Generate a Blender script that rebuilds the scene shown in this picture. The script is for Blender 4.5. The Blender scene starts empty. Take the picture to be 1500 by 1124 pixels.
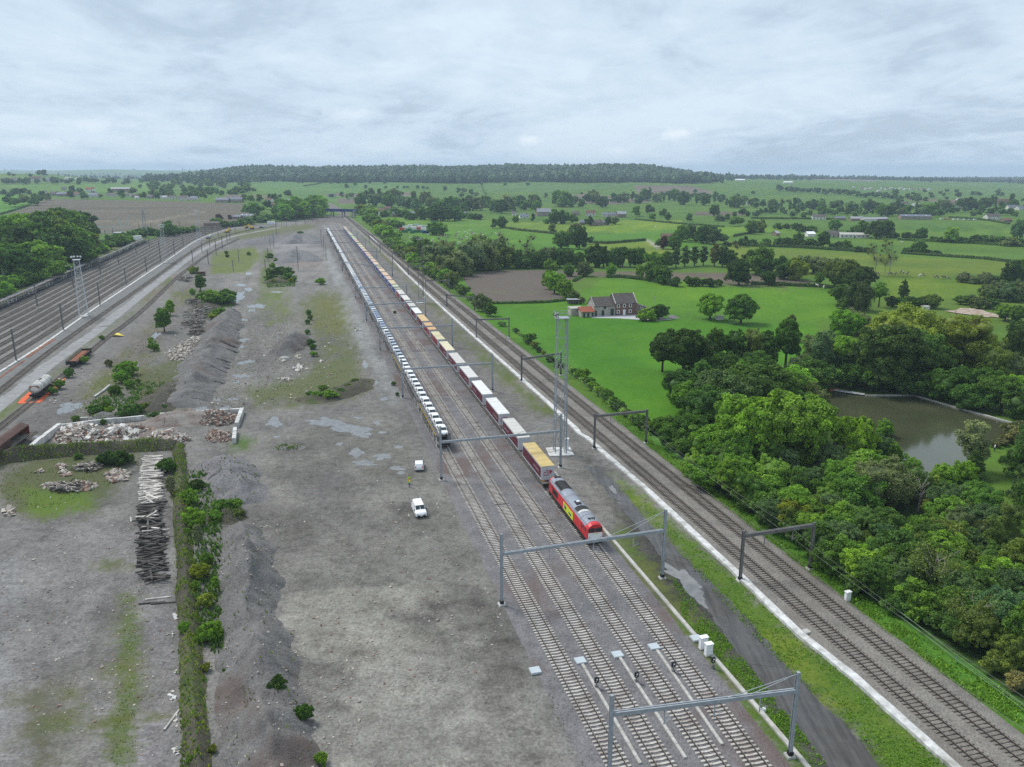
import bpy, math, random
import numpy as np
from mathutils import Vector, Matrix
R = random.Random(11)
NR = np.random.default_rng(5)
sc = bpy.context.scene
COL = sc.collection
PI = math.pi
# ---------------------------------------------------------------- camera model
FPX, CU, CV, CH = 1190.0,750.0,562.0,57.0
PIT = math.atan(312.0 / FPX)
CP, SP = math.cos(PIT), math.sin(PIT)

def S(a, b, x):
 t = np.clip((np.asarray(x, float) - a) / (b - a),0,1)
 return t * t * (3 - 2 * t)

def _h(ix, iy, seed):
 n = (ix.astype(np.int64) * 374761393 + iy.astype(np.int64) * 668265263 + seed * 69069) & 0xffffffff
 n = ((n ^ (n >> 13)) * 1274126177) & 0xffffffff
 n = n ^ (n >> 16)
 return (n & 0xffff) / 65535.0

def vnoise(x, y, seed=0):
 x = np.asarray(x, float); y = np.asarray(y, float)
 xi = np.floor(x); yi = np.floor(y); fx = x - xi; fy = y - yi
 fx = fx * fx * (3 - 2 * fx); fy = fy * fy * (3 - 2 * fy)
 a = _h(xi, yi, seed); b = _h(xi + 1, yi, seed); c = _h(xi, yi + 1, seed); d = _h(xi + 1, yi + 1, seed)
 return (a * (1 - fx) + b * fx) * (1 - fy) + (c * (1 - fx) + d * fx) * fy

def fbm(x, y, seed=0, o=4):
 s = 0; a = 0.5
 for i in range(o):
  s = s + a * (vnoise(np.asarray(x) * 2 ** i, np.asarray(y) * 2 ** i, seed + i * 17) - .5) * 2
  a *= 0.5
 return s

def terr(X, Y):
 X = np.asarray(X, float); Y = np.asarray(Y, float)
 s = X / np.maximum(Y, 60)
 top = S(-.41,-.30, s) * (1 - S(.13,.25, s))
 low = S(-.45,-.31, s) * (1 - S(.22,.70, s))
 back = 1 - S(3700,5200, Y)
 z = (24 * S(1450,2450, Y) * low + (31 + 4 * np.sin(s * 9)) * S(2450,3100, Y) * top) * back
 L = 1 - S(-.31,-.21, s)
 z = z + L * (15 * S(840,1300, Y) + 9 * S(1300,2600, Y)) * (1 - S(3300,4600, Y)) * (1 - low * S(1500,2200, Y))
 LL = 1 - S(-.58,-.46, s)
 z = z + LL * 22 * S(1500,2500, Y) * (1 - S(3000,4000, Y))
 z = z + S(.25,.5, s) * 3 * S(1100,1500, Y) * np.sin(Y / 310.0 + s * 5) * (1 - S(4000,5000, Y))
 far = 60 + (-30 - 60) * S(-.30,.38, s)
 z = z + far * S(5200,8200, Y) + (4 * np.sin(s * 23) + 3 * np.sin(s * 51 + 1)) * S(5200,8200, Y)
 z = z - 90 * S(9200,14000, Y)
 z = z + 1.2 * fbm(X / 160.0, Y / 160.0,3,3) * S(900,1500, Y)
 return z

def ray(u, v):
 a = (u - CU) / FPX; b = (v - CV) / FPX
 return np.array([a, CP - b * SP, -SP - b * CP])

def G(u, v, z=0.0):
 """ground point seen at photo pixel (u, v) on the level ground"""
 d = ray(u, v); t = (z - CH) / d[2]
 return Vector((d[0] * t, d[1] * t, z))

def T(u, v):
 """ground point seen at photo pixel (u, v) on the terrain"""
 d = ray(u, v)
 if d[2] < 0:
  t = -CH / d[2]
  if d[1] * t < 820: return Vector((d[0] * t, d[1] * t, 0.0))
 ts = np.geomspace(60,15000,1400)
 P = d[None, :] * ts[:, None]
 g = P[:, 2] + CH - terr(P[:, 0], P[:, 1])
 k = np.argmax(g < 0)
 if g[k] >= 0: k = len(ts) - 1
 a, b = (ts[k - 1], ts[k]) if k else (ts[0] * .5, ts[0])
 for _ in range(18):
  m = .5 * (a + b); p = d * m
  if p[2] + CH - float(terr(p[0], p[1])) < 0: b = m
  else: a = m
 p = d * b
 return Vector((p[0], p[1], float(terr(p[0], p[1]))))

def ztop(P, v):
 """height at which something standing at P reaches photo row v"""
 d = ray(CU, v)
 return CH + P[1] * d[2] / d[1]

def proj(X, Y, Z):
 X = np.asarray(X, float); Y = np.asarray(Y, float); Z = np.asarray(Z, float)
 zc = Y * CP + (CH - Z) * SP
 yc = (CH - Z) * CP - Y * SP
 zc = np.where(zc < 1,1, zc)
 return CU + FPX * X / zc, CV + FPX * yc / zc

def pxm(P):
 """photo pixels per metre at P"""
 return FPX / max(1.0, P[1] * CP + (CH - P[2]) * SP)

# ---------------------------------------------------------------- object helpers
def tag(o, label=None, cat=None, group=None, kind=None):
 if label: o['label'] = label
 if cat: o['category'] = cat
 if group: o['group'] = group
 if kind: o['kind'] = kind
 return o

def link(o, parent=None):
 COL.objects.link(o)
 if parent is not None: o.parent = parent
 return o

def empty(name, loc=(0,0,0), rz=0.0, linked=True):
 o = bpy.data.objects.new(name, None)
 o.location = loc; o.rotation_euler = (0,0, rz); o.empty_display_size = .3
 if linked: COL.objects.link(o)
 return o

PROTOS = []
def mkobj(name, me, parent=None, linked=True, loc=None):
 o = bpy.data.objects.new(name, me)
 if loc is not None: o.location = loc
 if parent is not None: o.parent = parent
 if linked: COL.objects.link(o)
 else: PROTOS.append(o)
 return o

def kids(o): return [c for c in bpy.data.objects if c.parent == o]
_kc = {}
def kids_cached(o):
 k = o.as_pointer()
 if k not in _kc: _kc[k] = list(o.children)
 return _kc[k]

def dup(root, loc=None, rz=None, scale=None):
 """copy of a thing together with its parts and sub-parts"""
 r = root.copy(); COL.objects.link(r)
 if loc is not None: r.location = loc
 if rz is not None: r.rotation_euler = (0,0, rz)
 if scale is not None: r.scale = scale if hasattr(scale, '__len__') else (scale,) * 3
 for ch in kids_cached(root):
  c = ch.copy(); COL.objects.link(c); c.parent = r
  for g in kids_cached(ch):
   d = g.copy(); COL.objects.link(d); d.parent = c
 return r

def npmesh(name, V, F, mats, mi=None, smooth=False, attr=None):
 """V (n,3); F (m,k) array or list of such; attr {name: per-face float}"""
 V = np.asarray(V, np.float32)
 if isinstance(F, np.ndarray): F = [F]
 F = [np.asarray(f, np.int32) for f in F if len(f)]
 me = bpy.data.meshes.new(name)
 me.vertices.add(len(V)); me.vertices.foreach_set('co', V.ravel())
 li = np.concatenate([f.ravel() for f in F]); tot = np.concatenate([np.full(len(f), f.shape[1]) for f in F])
 st = np.concatenate([[0], np.cumsum(tot)[:-1]])
 me.loops.add(len(li)); me.loops.foreach_set('vertex_index', li)
 me.polygons.add(len(tot)); me.polygons.foreach_set('loop_start', st.astype(np.int32))
 if mi is not None: me.polygons.foreach_set('material_index', np.asarray(mi, np.int32))
 me.polygons.foreach_set('use_smooth', np.full(len(tot), bool(smooth)))
 me.update(calc_edges=True)
 for m in (mats if isinstance(mats, (list, tuple)) else [mats]): me.materials.append(m)
 if attr:
  for k, a in attr.items():
   A = me.attributes.new(k, 'FLOAT','FACE'); A.data.foreach_set('value', np.asarray(a, np.float32))
 return me

class MB:
 """collects shapes; build() links them as ONE mesh object"""
 def __init__(s): s.v = []; s.f = []; s.m = []; s.cur = 0
 def mat(s, i): s.cur = i; return s
 def add(s, vs, fs):
  o = len(s.v); s.v += [tuple(p) for p in vs]
  for f in fs: s.f.append(tuple(i + o for i in f)); s.m.append(s.cur)
  return s
 def box(s, x0, x1, y0, y1, z0, z1, t=0.0):
  """t insets the top"""
  return s.add([(x0, y0, z0),(x1, y0, z0),(x1, y1, z0),(x0, y1, z0),(x0 + t, y0 + t, z1),(x1 - t, y0 + t, z1),(x1 - t, y1 - t, z1),(x0 + t, y1 - t, z1)],
                     [(3,2,1,0),(4,5,6,7),(0,1,5,4),(1,2,6,5),(2,3,7,6),(3,0,4,7)])
 def cbox(s, c, sz, rz=0.0, t=0.0):
  n = len(s.v); s.box(-sz[0] / 2, sz[0] / 2,-sz[1] / 2, sz[1] / 2,0, sz[2], t)
  ca, sa = math.cos(rz), math.sin(rz)
  for i in range(n, len(s.v)):
   x, y, z = s.v[i]; s.v[i] = (c[0] + x * ca - y * sa, c[1] + x * sa + y * ca, c[2] + z)
  return s
 def bbox(s, x0, x1, y0, y1, z0, z1, b=.04):
  """box with chamfered vertical and top edges"""
  ring = lambda ins, z: [(x0 + ins + b, y0 + ins, z),(x1 - ins - b, y0 + ins, z),(x1 - ins, y0 + ins + b, z),(x1 - ins, y1 - ins - b, z),(x1 - ins - b, y1 - ins, z),(x0 + ins + b, y1 - ins, z),(x0 + ins, y1 - ins - b, z),(x0 + ins, y0 + ins + b, z)]
  V = ring(0, z0) + ring(0, z1 - b) + ring(b, z1); F = [tuple(reversed(range(8))), tuple(range(16,24))]
  for k in (0,8):
   for i in range(8): j = (i + 1) % 8; F.append((k + i, k + j, k + 8 + j, k + 8 + i))
  return s.add(V, F)
 def beam(s, a, b, w, h=None):
  a = Vector(a); b = Vector(b); h = h or w; d = (b - a)
  if d.length < 1e-6: return s
  d.normalize(); up = Vector((0,0,1)) if abs(d.z) < .97 else Vector((1,0,0))
  x = d.cross(up).normalized() * (w / 2); y = x.cross(d).normalized() * (h / 2)
  V = [p + q for p in (a, b) for q in (-x - y, x - y, x + y, -x + y)]
  return s.add(V, [(0,1,2,3),(7,6,5,4),(0,4,5,1),(1,5,6,2),(2,6,7,3),(3,7,4,0)])
 def tube(s, pts, rad, n=8, caps=True):
  pts = [Vector(p) for p in pts]; rad = rad if hasattr(rad, '__len__') else [rad] * len(pts)
  V = []; F = []
  for i, p in enumerate(pts):
   d = (pts[min(i + 1, len(pts) - 1)] - pts[max(i - 1,0)]).normalized()
   up = Vector((0,0,1)) if abs(d.z) < .9 else Vector((1,0,0))
   x = d.cross(up).normalized(); y = x.cross(d).normalized()
   V += [p + (x * math.cos(2 * PI * k / n) + y * math.sin(2 * PI * k / n)) * rad[i] for k in range(n)]
  for i in range(len(pts) - 1):
   for k in range(n):
    a = i * n + k; b = i * n + (k + 1) % n; F.append((a, b, b + n, a + n))
  if caps: F.append(tuple(reversed(range(n)))); F.append(tuple(range((len(pts) - 1) * n, len(pts) * n)))
  return s.add(V, F)
 def loft(s, rings, caps=True):
  n = len(rings[0]); V = [p for r in rings for p in r]; F = []
  for i in range(len(rings) - 1):
   for k in range(n):
    a = i * n + k; b = i * n + (k + 1) % n; F.append((a, b, b + n, a + n))
  if caps: F.append(tuple(reversed(range(n)))); F.append(tuple(range((len(rings) - 1) * n, len(rings) * n)))
  return s.add(V, F)
 def prism(s, poly, z0, z1):
  n = len(poly); V = [(p[0], p[1], z0) for p in poly] + [(p[0], p[1], z1) for p in poly]
  F = [tuple(reversed(range(n))), tuple(range(n, 2 * n))] + [(i, (i + 1) % n, n + (i + 1) % n, n + i) for i in range(n)]
  return s.add(V, F)
 def mesh(s, name, mats, smooth=False):
  me = bpy.data.meshes.new(name); me.from_pydata(s.v, [], s.f)
  for m in (mats if isinstance(mats, (list, tuple)) else [mats]): me.materials.append(m)
  me.polygons.foreach_set('material_index', s.m)
  if smooth: me.polygons.foreach_set('use_smooth',[True] * len(s.f))
  me.update(); return me
 def build(s, name, mats, parent=None, linked=True, loc=None, smooth=False):
  return mkobj(name, s.mesh(name, mats, smooth), parent, linked, loc)

ICO = None
def ico(sub):
 import bmesh
 bm = bmesh.new(); bmesh.ops.create_icosphere(bm, subdivisions=sub, radius=1)
 V = np.array([v.co[:] for v in bm.verts]); F = np.array([[v.index for v in f.verts] for f in bm.faces]); bm.free()
 return V, F
IV1, IF1 = ico(1); IV2, IF2 = ico(2)
# ---------------------------------------------------------------- materials
def lin(r, g, b):
 f = lambda c: (c / 255 / 12.92) if c / 255 <= .04045 else ((c / 255 + .055) / 1.055) ** 2.4
 return (f(r), f(g), f(b))

class NT:
 def __init__(s, name):
  s.m = bpy.data.materials.new(name); s.m.use_nodes = True; s.t = s.m.node_tree; s.t.nodes.clear()
  s.out = s.n('ShaderNodeOutputMaterial'); s.b = s.n('ShaderNodeBsdfPrincipled'); s.l(s.b.outputs[0], s.out.inputs[0])
 def n(s, ty, **k):
  x = s.t.nodes.new(ty)
  for a, b in k.items(): setattr(x, a, b)
  return x
 def l(s, a, b): s.t.links.new(a, b)
 def mix(s, fac, a, b, mode='MIX'):
  x = s.n('ShaderNodeMix', data_type='RGBA', blend_type=mode)
  for sock, val in ((x.inputs[0], fac),(x.inputs[6], a),(x.inputs[7], b)):
   if hasattr(val, 'is_output'): s.l(val, sock)
   elif hasattr(val, '__len__'): sock.default_value = (*val[:3],1)
   else: sock.default_value = val
  return x.outputs[2]
 def math(s, op, a, b=0.0, c=None):
  x = s.n('ShaderNodeMath', operation=op)
  for i, val in enumerate((a, b) if c is None else (a, b, c)):
   if hasattr(val, 'is_output'): s.l(val, x.inputs[i])
   else: x.inputs[i].default_value = val
  return x.outputs[0]
 def ramp(s, v, lo, hi):
  x = s.n('ShaderNodeMapRange'); x.inputs[1].default_value = lo; x.inputs[2].default_value = hi; s.l(v, x.inputs[0]); return x.outputs[0]
 def noise(s, co, scale, detail=3, rough=.55, dist=0):
  x = s.n('ShaderNodeTexNoise'); x.inputs['Scale'].default_value = scale; x.inputs['Detail'].default_value = detail
  x.inputs['Roughness'].default_value = rough; x.inputs['Distortion'].default_value = dist
  s.l(co, x.inputs['Vector']); return x.outputs[0]
 def pos(s): return s.n('ShaderNodeNewGeometry').outputs['Position']
 def obj(s): return s.n('ShaderNodeTexCoord').outputs['Object']
 def bump(s, h, st, d=.1):
  x = s.n('ShaderNodeBump'); x.inputs['Strength'].default_value = st; x.inputs['Distance'].default_value = d
  s.l(h, x.inputs['Height']); s.l(x.outputs[0], s.b.inputs['Normal'])
 def base(s, c):
  if hasattr(c, 'is_output'): s.l(c, s.b.inputs['Base Color'])
  else: s.b.inputs['Base Color'].default_value = (*c, 1)
 def fin(s, rough=.8, spec=.3, metal=0.0):
  s.b.inputs['Roughness'].default_value = rough; s.b.inputs['Specular IOR Level'].default_value = spec; s.b.inputs['Metallic'].default_value = metal
  return s.m

def rough_mat(name, c, var=.35, scale=3.0, rough=.85, spec=.25, dirt=None, dscale=.6, damt=.5, bump=0.0, metal=0.0, objcol=False, world=False):
 """painted / weathered surface: base colour, fine variation and dirt patches with their own shape"""
 t = NT(name); co = t.pos() if world else t.obj()
 base = c
 if objcol: base = t.n('ShaderNodeObjectInfo').outputs['Color']
 n = t.noise(co, scale, 4,.6)
 k = t.ramp(n, .25,.75)
 lo = t.mix(1.0, base, (1 - var,) * 3,'MULTIPLY'); hi = t.mix(1.0, base, (1 + var * .6,) * 3,'MULTIPLY')
 col = t.mix(k, lo, hi)
 if dirt:
  d = t.ramp(t.noise(co, dscale, 5,.65,.4),.48,.68)
  col = t.mix(t.math('MULTIPLY', d, damt), col, dirt)
 t.base(col)
 if bump: t.bump(n, bump, .05)
 return t.fin(rough, spec, metal)

M = {}
M['galv'] = rough_mat('galvanised_steel',(.30,.33,.36),.25,2,.45,.5,(.22,.22,.21),.8,.5)
M['galv_dark'] = rough_mat('weathered_steel',(.155,.153,.155),.3,2,.6,.4,(.10,.07,.05),.8,.5)
M['galv_pale'] = rough_mat('pale_galvanised_steel',(.50,.53,.55),.2,2,.5,.4,(.3,.29,.27),.8,.4)
M['rust'] = rough_mat('rusty_rail',(.040,.027,.022),.4,5,.7,.3, world=True)
M['railhead'] = rough_mat('worn_rail_head',(.16,.14,.13),.3,4,.4,.5,(.06,.04,.03),1,.6, world=True)
M['darkmetal'] = rough_mat('dark_underframe',(.030,.028,.027),.4,2,.75,.3,(.07,.055,.045),1.2,.5)
M['concrete'] = rough_mat('concrete',(.42,.41,.38),.25,1.5,.9,.2,(.22,.21,.17),.5,.6,.2)
M['concrete_white'] = rough_mat('pale_concrete',(.56,.56,.55),.35,1.2,.9,.2,(.24,.23,.20),.45,.85,.1, world=True)
M['conc_sleeper'] = rough_mat('concrete_sleeper',(.47,.44,.40),.35,1.1,.9,.15,(.22,.17,.14),.35,.75,.2, world=True)
M['old_sleeper'] = rough_mat('old_sleeper',(.17,.15,.13),.4,1.5,.9,.15,(.27,.24,.20),.3,.6,.2, world=True)
M['glass'] = rough_mat('dark_glass',(.025,.035,.04),.2,1,.08,.6)
M['tyre'] = rough_mat('tyre_rubber',(.02,.02,.02),.2,4,.9,.2)
M['hub'] = rough_mat('wheel_hub',(.35,.36,.37),.2,4,.5,.4)
M['white'] = rough_mat('white_paint',(.78,.79,.80),.08,1,.35,.5,(.55,.54,.50),.7,.25)
M['carpaint'] = rough_mat('car_paint',(.8,.8,.8),.05,.7,.25,.5, objcol=True)
M['red'] = rough_mat('red_loco_paint',(.58,.024,.030),.18,.6,.4,.5,(.22,.03,.03),.5,.35)
M['lime'] = rough_mat('lime_panel',(.55,.66,.03),.08,1,.45,.4)
M['navytext'] = rough_mat('navy_lettering',(.03,.05,.16),.1,1,.6,.3)
M['whitetext'] = rough_mat('white_lettering',(.7,.7,.68),.1,1,.6,.3)
M['locoroof'] = rough_mat('grey_loco_roof',(.235,.26,.31),.2,.7,.55,.4,(.12,.12,.12),.5,.5)
M['black'] = rough_mat('matt_black',(.018,.018,.019),.3,2,.7,.3)
M['orange'] = rough_mat('orange_lamp',(.85,.25,.02),.1,3,.4,.4)
M['emblem'] = rough_mat('maroon_emblem',(.30,.012,.045),.1,1,.5,.3)
M['yellow'] = rough_mat('yellow_paint',(.62,.42,.03),.2,1,.6,.3,(.2,.14,.05),.5,.4)
M['blue'] = rough_mat('blue_paint',(.02,.04,.20),.2,1,.5,.4)
M['wagonred'] = rough_mat('faded_maroon_wagon',(.085,.046,.040),.3,1,.85,.2,(.13,.11,.09),.35,.7)
M['rustfloor'] = rough_mat('rusted_floor',(.24,.085,.042),.45,1.2,.9,.2,(.15,.12,.10),.35,.6)
M['bark'] = rough_mat('bark',(.075,.06,.045),.4,2,.95,.1, bump=.4)
M['bark_pale'] = rough_mat('pale_bark',(.30,.28,.24),.35,2,.95,.1,(.10,.09,.08),1.5,.6)
M['timber'] = rough_mat('weathered_timber',(.26,.235,.205),.45,1.3,.95,.1,(.10,.085,.07),.5,.6,.3, objcol=False)
M['timberc'] = rough_mat('sleeper_timber',(.3,.3,.3),.45,1.3,.95,.1,(.09,.075,.06),.7,.4,.3, objcol=True)
M['slate'] = rough_mat('slate_roof',(.100,.084,.076),.35,1.3,.8,.3,(.13,.12,.115),.3,.5,.2)
M['tile'] = rough_mat('red_tiles',(.28,.085,.05),.35,1.5,.85,.2,(.18,.12,.09),.4,.4,.2)
M['roofgrey'] = rough_mat('grey_sheet_roof',(.30,.31,.33),.25,.6,.7,.3,(.2,.18,.16),.15,.5)
M['stone'] = rough_mat('rubble_stone_wall',(.44,.41,.36),.55,1.7,.95,.1,(.20,.18,.16),.5,.5,.4)
M['render'] = rough_mat('pale_render',(.60,.58,.54),.15,.6,.9,.2,(.42,.40,.36),.3,.5)
M['green_door'] = rough_mat('dark_green_paint',(.015,.05,.035),.2,1,.5,.4)
def brick_mat(name, a, b, mortar, sc_):
 t = NT(name); co = t.obj()
 br = t.n('ShaderNodeTexBrick'); t.l(co, br.inputs['Vector']); br.inputs['Scale'].default_value = sc_
 br.inputs['Color1'].default_value = (*a, 1); br.inputs['Color2'].default_value = (*b, 1); br.inputs['Mortar'].default_value = (*mortar, 1)
 n = t.ramp(t.noise(co, .9,4),.3,.7)
 t.base(t.mix(n, t.mix(1.0, br.outputs[0],(.7,.7,.7),'MULTIPLY'), br.outputs[0])); return t.fin(.95,.1)
M['brick'] = brick_mat('dark_brick',(.23,.14,.11),(.19,.115,.095),(.26,.22,.19),3.0)
M['brick_pale'] = brick_mat('pale_brick',(.30,.20,.15),(.26,.18,.14),(.33,.30,.26),3.0)

def foliage(name):
 t = NT(name)
 oi = t.n('ShaderNodeObjectInfo'); at = t.n('ShaderNodeAttribute', attribute_name='lv')
 base = oi.outputs['Color']
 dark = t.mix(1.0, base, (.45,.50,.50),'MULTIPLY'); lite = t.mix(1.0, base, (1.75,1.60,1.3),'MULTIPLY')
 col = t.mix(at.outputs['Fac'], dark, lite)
 n = t.ramp(t.noise(t.obj(),.55,3),.3,.7)
 col = t.mix(t.math('MULTIPLY', n, .35), col, t.mix(1.0, col, (1.12,1.10,.85),'MULTIPLY'))
 t.base(col); t.fin(.65,.25)
 tr = t.n('ShaderNodeBsdfTranslucent'); t.l(t.mix(1.0, col, (1.3,1.4,.7),'MULTIPLY'), tr.inputs[0])
 mx = t.n('ShaderNodeMixShader'); mx.inputs[0].default_value = .22
 t.l(t.b.outputs[0], mx.inputs[1]); t.l(tr.outputs[0], mx.inputs[2]); t.l(mx.outputs[0], t.out.inputs[0])
 return t.m
M['leaf'] = foliage('foliage')

def gravel_mat(name, a, b, patch=None, grass=None, gth=.62, wet=0.0, scale=1.0):
 t = NT(name); p = t.pos()
 n1 = t.noise(p, 3.2 * scale, 3,.7); n2 = t.noise(p, .35,4,.6); n3 = t.noise(p, .045,4,.6,.5); v = t.n('ShaderNodeTexVoronoi'); v.inputs['Scale'].default_value = 5.5 * scale; t.l(p, v.inputs['Vector'])
 sp = t.ramp(v.outputs['Color'],.0,1.0)
 k = t.math('ADD', t.math('MULTIPLY', t.ramp(n1,.3,.7),.5), t.math('MULTIPLY', sp, .5))
 col = t.mix(k, [x * .5 for x in a],[x * 1.4 for x in a])
 col = t.mix(t.ramp(n2,.40,.68), col, t.mix(k, [x * .5 for x in b],[x * 1.2 for x in b]))
 if patch: col = t.mix(t.math('MULTIPLY', t.ramp(n3,.52,.62),.75), col, patch)
 if grass:
  g = t.ramp(t.math('ADD', t.math('MULTIPLY', n3,.6), t.math('MULTIPLY', n2,.4)), gth, gth + .06)
  col = t.mix(g, col, t.mix(t.ramp(n1,.3,.7),[x * .6 for x in grass],[x * 1.4 for x in grass]))
 t.base(col); t.bump(k, .8,.2)
 return t.fin(.92,.2)
M['ballast'] = gravel_mat('yard_ballast',(.185,.178,.182),(.150,.146,.150),(.125,.085,.075))
M['ballast_main'] = gravel_mat('main_line_ballast',(.235,.218,.195),(.19,.176,.158),(.16,.14,.12))
M['heap'] = gravel_mat('spoil_gravel',(.172,.166,.162),(.135,.128,.122),(.11,.08,.07),(.06,.085,.025),.66)
M['heap_grey'] = gravel_mat('grey_chippings',(.19,.185,.19),(.15,.145,.148))
M['bank'] = gravel_mat('grassy_bank',(.082,.074,.060),(.066,.064,.042),(.13,.128,.070),(.066,.085,.034),.56)
M['rubble'] = gravel_mat('rubble_bed',(.24,.21,.19),(.17,.13,.11),(.30,.28,.26), None, .6)
def chunk_mat():
 t = NT('rubble_chunks'); at = t.n('ShaderNodeAttribute', attribute_name='lv')
 cr = t.n('ShaderNodeValToRGB'); e = cr.color_ramp.elements
 e[0].position = 0; e[0].color = (.13,.10,.085,1); e[1].position = 1; e[1].color = (.72,.71,.69,1)
 for q, c in ((.25,(.26,.16,.12,1)),(.45,(.34,.31,.28,1)),(.75,(.44,.39,.33,1))):
  x = e.new(q); x.color = c
 t.l(at.outputs['Fac'], cr.inputs[0]); t.base(cr.outputs[0]); return t.fin(.9,.2)
M['chunk'] = chunk_mat()

# ---------------------------------------------------------------- camera, light, sky, air
cd = bpy.data.cameras.new('camera'); cam = bpy.data.objects.new('camera', cd); COL.objects.link(cam)
cd.sensor_width = 36; cd.lens = 36 * FPX / 1500; cd.clip_start = .5; cd.clip_end = 40000
cam.location = (0,0, CH); cam.rotation_euler = (PI / 2 - PIT, 0,0); sc.camera = cam
SUN_EL, SUN_AZ = math.radians(52), math.radians(-50)      # behind thin overcast, to the left
sl = bpy.data.lights.new('sun','SUN'); sl.energy = 2.6; sl.angle = math.radians(20); sl.color = (1.0,.97,.93)
so = bpy.data.objects.new('sun', sl); COL.objects.link(so); so.location = (0,0,400)
sd = Vector((math.sin(SUN_AZ) * math.cos(SUN_EL), math.cos(SUN_AZ) * math.cos(SUN_EL), math.sin(SUN_EL)))
so.rotation_euler = (-sd).to_track_quat('-Z','Y').to_euler()
w = bpy.data.worlds.new('World'); sc.world = w; w.use_nodes = True
nt = w.node_tree; nt.nodes.clear()
def wn(ty, **k):
 x = nt.nodes.new(ty)
 for a, b in k.items(): setattr(x, a, b)
 return x
wl = nt.links.new
def wmix(f, a, b, mode='MIX'):
 x = wn('ShaderNodeMix', data_type='RGBA', blend_type=mode)
 for sk, val in ((x.inputs[0], f),(x.inputs[6], a),(x.inputs[7], b)):
  if hasattr(val, 'is_output'): wl(val, sk)
  elif hasattr(val, '__len__'): sk.default_value = (*val, 1)
  else: sk.default_value = val
 return x.outputs[2]
def wmath(op, a, b=0.0, c=0.0):
 x = wn('ShaderNodeMath', operation=op)
 for i, val in enumerate((a, b, c)):
  if hasattr(val, 'is_output'): wl(val, x.inputs[i])
  else: x.inputs[i].default_value = val
 return x.outputs[0]
def wrange(v, a, b):
 x = wn('ShaderNodeMapRange'); x.interpolation_type = 'SMOOTHSTEP'; x.inputs[1].default_value = a; x.inputs[2].default_value = b; wl(v, x.inputs[0]); return x.outputs[0]
sky = wn('ShaderNodeTexSky', sky_type='NISHITA'); sky.sun_disc = False; sky.sun_elevation = SUN_EL; sky.sun_rotation = SUN_AZ
sky.air_density = 1.3; sky.dust_density = 2.0
tc = wn('ShaderNodeTexCoord'); sp = wn('ShaderNodeSeparateXYZ'); wl(tc.outputs['Generated'], sp.inputs[0])
zc = wmath('MAXIMUM', wmath('ADD', sp.outputs[2],.17),.05)
cx = wn('ShaderNodeCombineXYZ'); wl(wmath('DIVIDE', sp.outputs[0], zc), cx.inputs[0]); wl(wmath('DIVIDE', sp.outputs[1], zc), cx.inputs[1])
def wnoise(scale, det, rough, dist, loc, rot=0.0, st=(1,1,1)):
 mp = wn('ShaderNodeMapping'); mp.inputs['Location'].default_value = loc; mp.inputs['Rotation'].default_value = (0,0, rot); mp.inputs['Scale'].default_value = st
 wl(cx.outputs[0], mp.inputs['Vector'])
 x = wn('ShaderNodeTexNoise'); x.inputs['Scale'].default_value = scale; x.inputs['Detail'].default_value = det; x.inputs['Roughness'].default_value = rough
 x.inputs['Distortion'].default_value = dist; wl(mp.outputs[0], x.inputs['Vector']); return x.outputs[0]
big = wnoise(.75,6,.55,.6,(3,1,0),.5,(1,.7,1))
mid = wnoise(2.0,8,.62,.8,(9,4,2),.35,(1,.75,1))
fine = wnoise(6.0,7,.62,.6,(1,7,5),.2,(1,.75,1))
dens = wmath('ADD', wmath('MULTIPLY', big, .5), wmath('ADD', wmath('MULTIPLY', mid, .34), wmath('MULTIPLY', fine, .16)))
skyc = wmix(1.0, sky.outputs[0],(.62,.86,1.10),'MULTIPLY')
greyc = wmix(wrange(sp.outputs[2],0.0,.45),(4.6,5.65,6.75),(4.8,5.7,6.6))
whitec = wmix(wrange(sp.outputs[2],0.0,.5),(5.7,6.65,7.5),(5.9,6.75,7.5))
darkc = (3.6,4.45,5.4)
c1 = wmix(wrange(dens, .43,.60), greyc, whitec)
c2 = wmix(wmath('MULTIPLY', wrange(dens, .49,.38),.8), c1, darkc)
cover = wrange(dens, .30,.40)
final = wmix(wmath('MULTIPLY', cover, .93), wmix(.5, skyc, (5.2,6.6,7.9)), c2)
for pu, pv, rx, rz_ in ((775,205,.019,.0075),(993,196,.030,.0085),(905,221,.022,.006),(512,168,.05,.010),(140,182,.045,.010),(70,210,.05,.009)):
 d0 = ray(pu, pv); d0 = d0 / np.linalg.norm(d0)
 vm = wn('ShaderNodeVectorMath', operation='SUBTRACT'); wl(tc.outputs['Generated'], vm.inputs[0]); vm.inputs[1].default_value = tuple(d0)
 vv = wn('ShaderNodeVectorMath', operation='MULTIPLY'); wl(vm.outputs[0], vv.inputs[0]); vv.inputs[1].default_value = (1 / rx, 1 / rx, 1 / rz_)
 ln = wn('ShaderNodeVectorMath', operation='LENGTH'); wl(vv.outputs[0], ln.inputs[0])
 pn = wn('ShaderNodeTexNoise'); pn.inputs['Scale'].default_value = 90; pn.inputs['Detail'].default_value = 5; wl(tc.outputs['Generated'], pn.inputs['Vector'])
 final = wmix(wmath('MULTIPLY', wrange(wmath('ADD', ln.outputs['Value'], wmath('MULTIPLY', pn.outputs[0],1.5)),1.75,.75),.75 if pu in (775,993) else .35), final, (7.2,7.75,8.2))
final = wmix(wrange(sp.outputs[2],-.02,-.10), final, (2.0,2.5,2.6))
bg = wn('ShaderNodeBackground'); bg.inputs[1].default_value = .095; wl(final, bg.inputs[0])
wo = wn('ShaderNodeOutputWorld'); wl(bg.outputs[0], wo.inputs[0])
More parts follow.
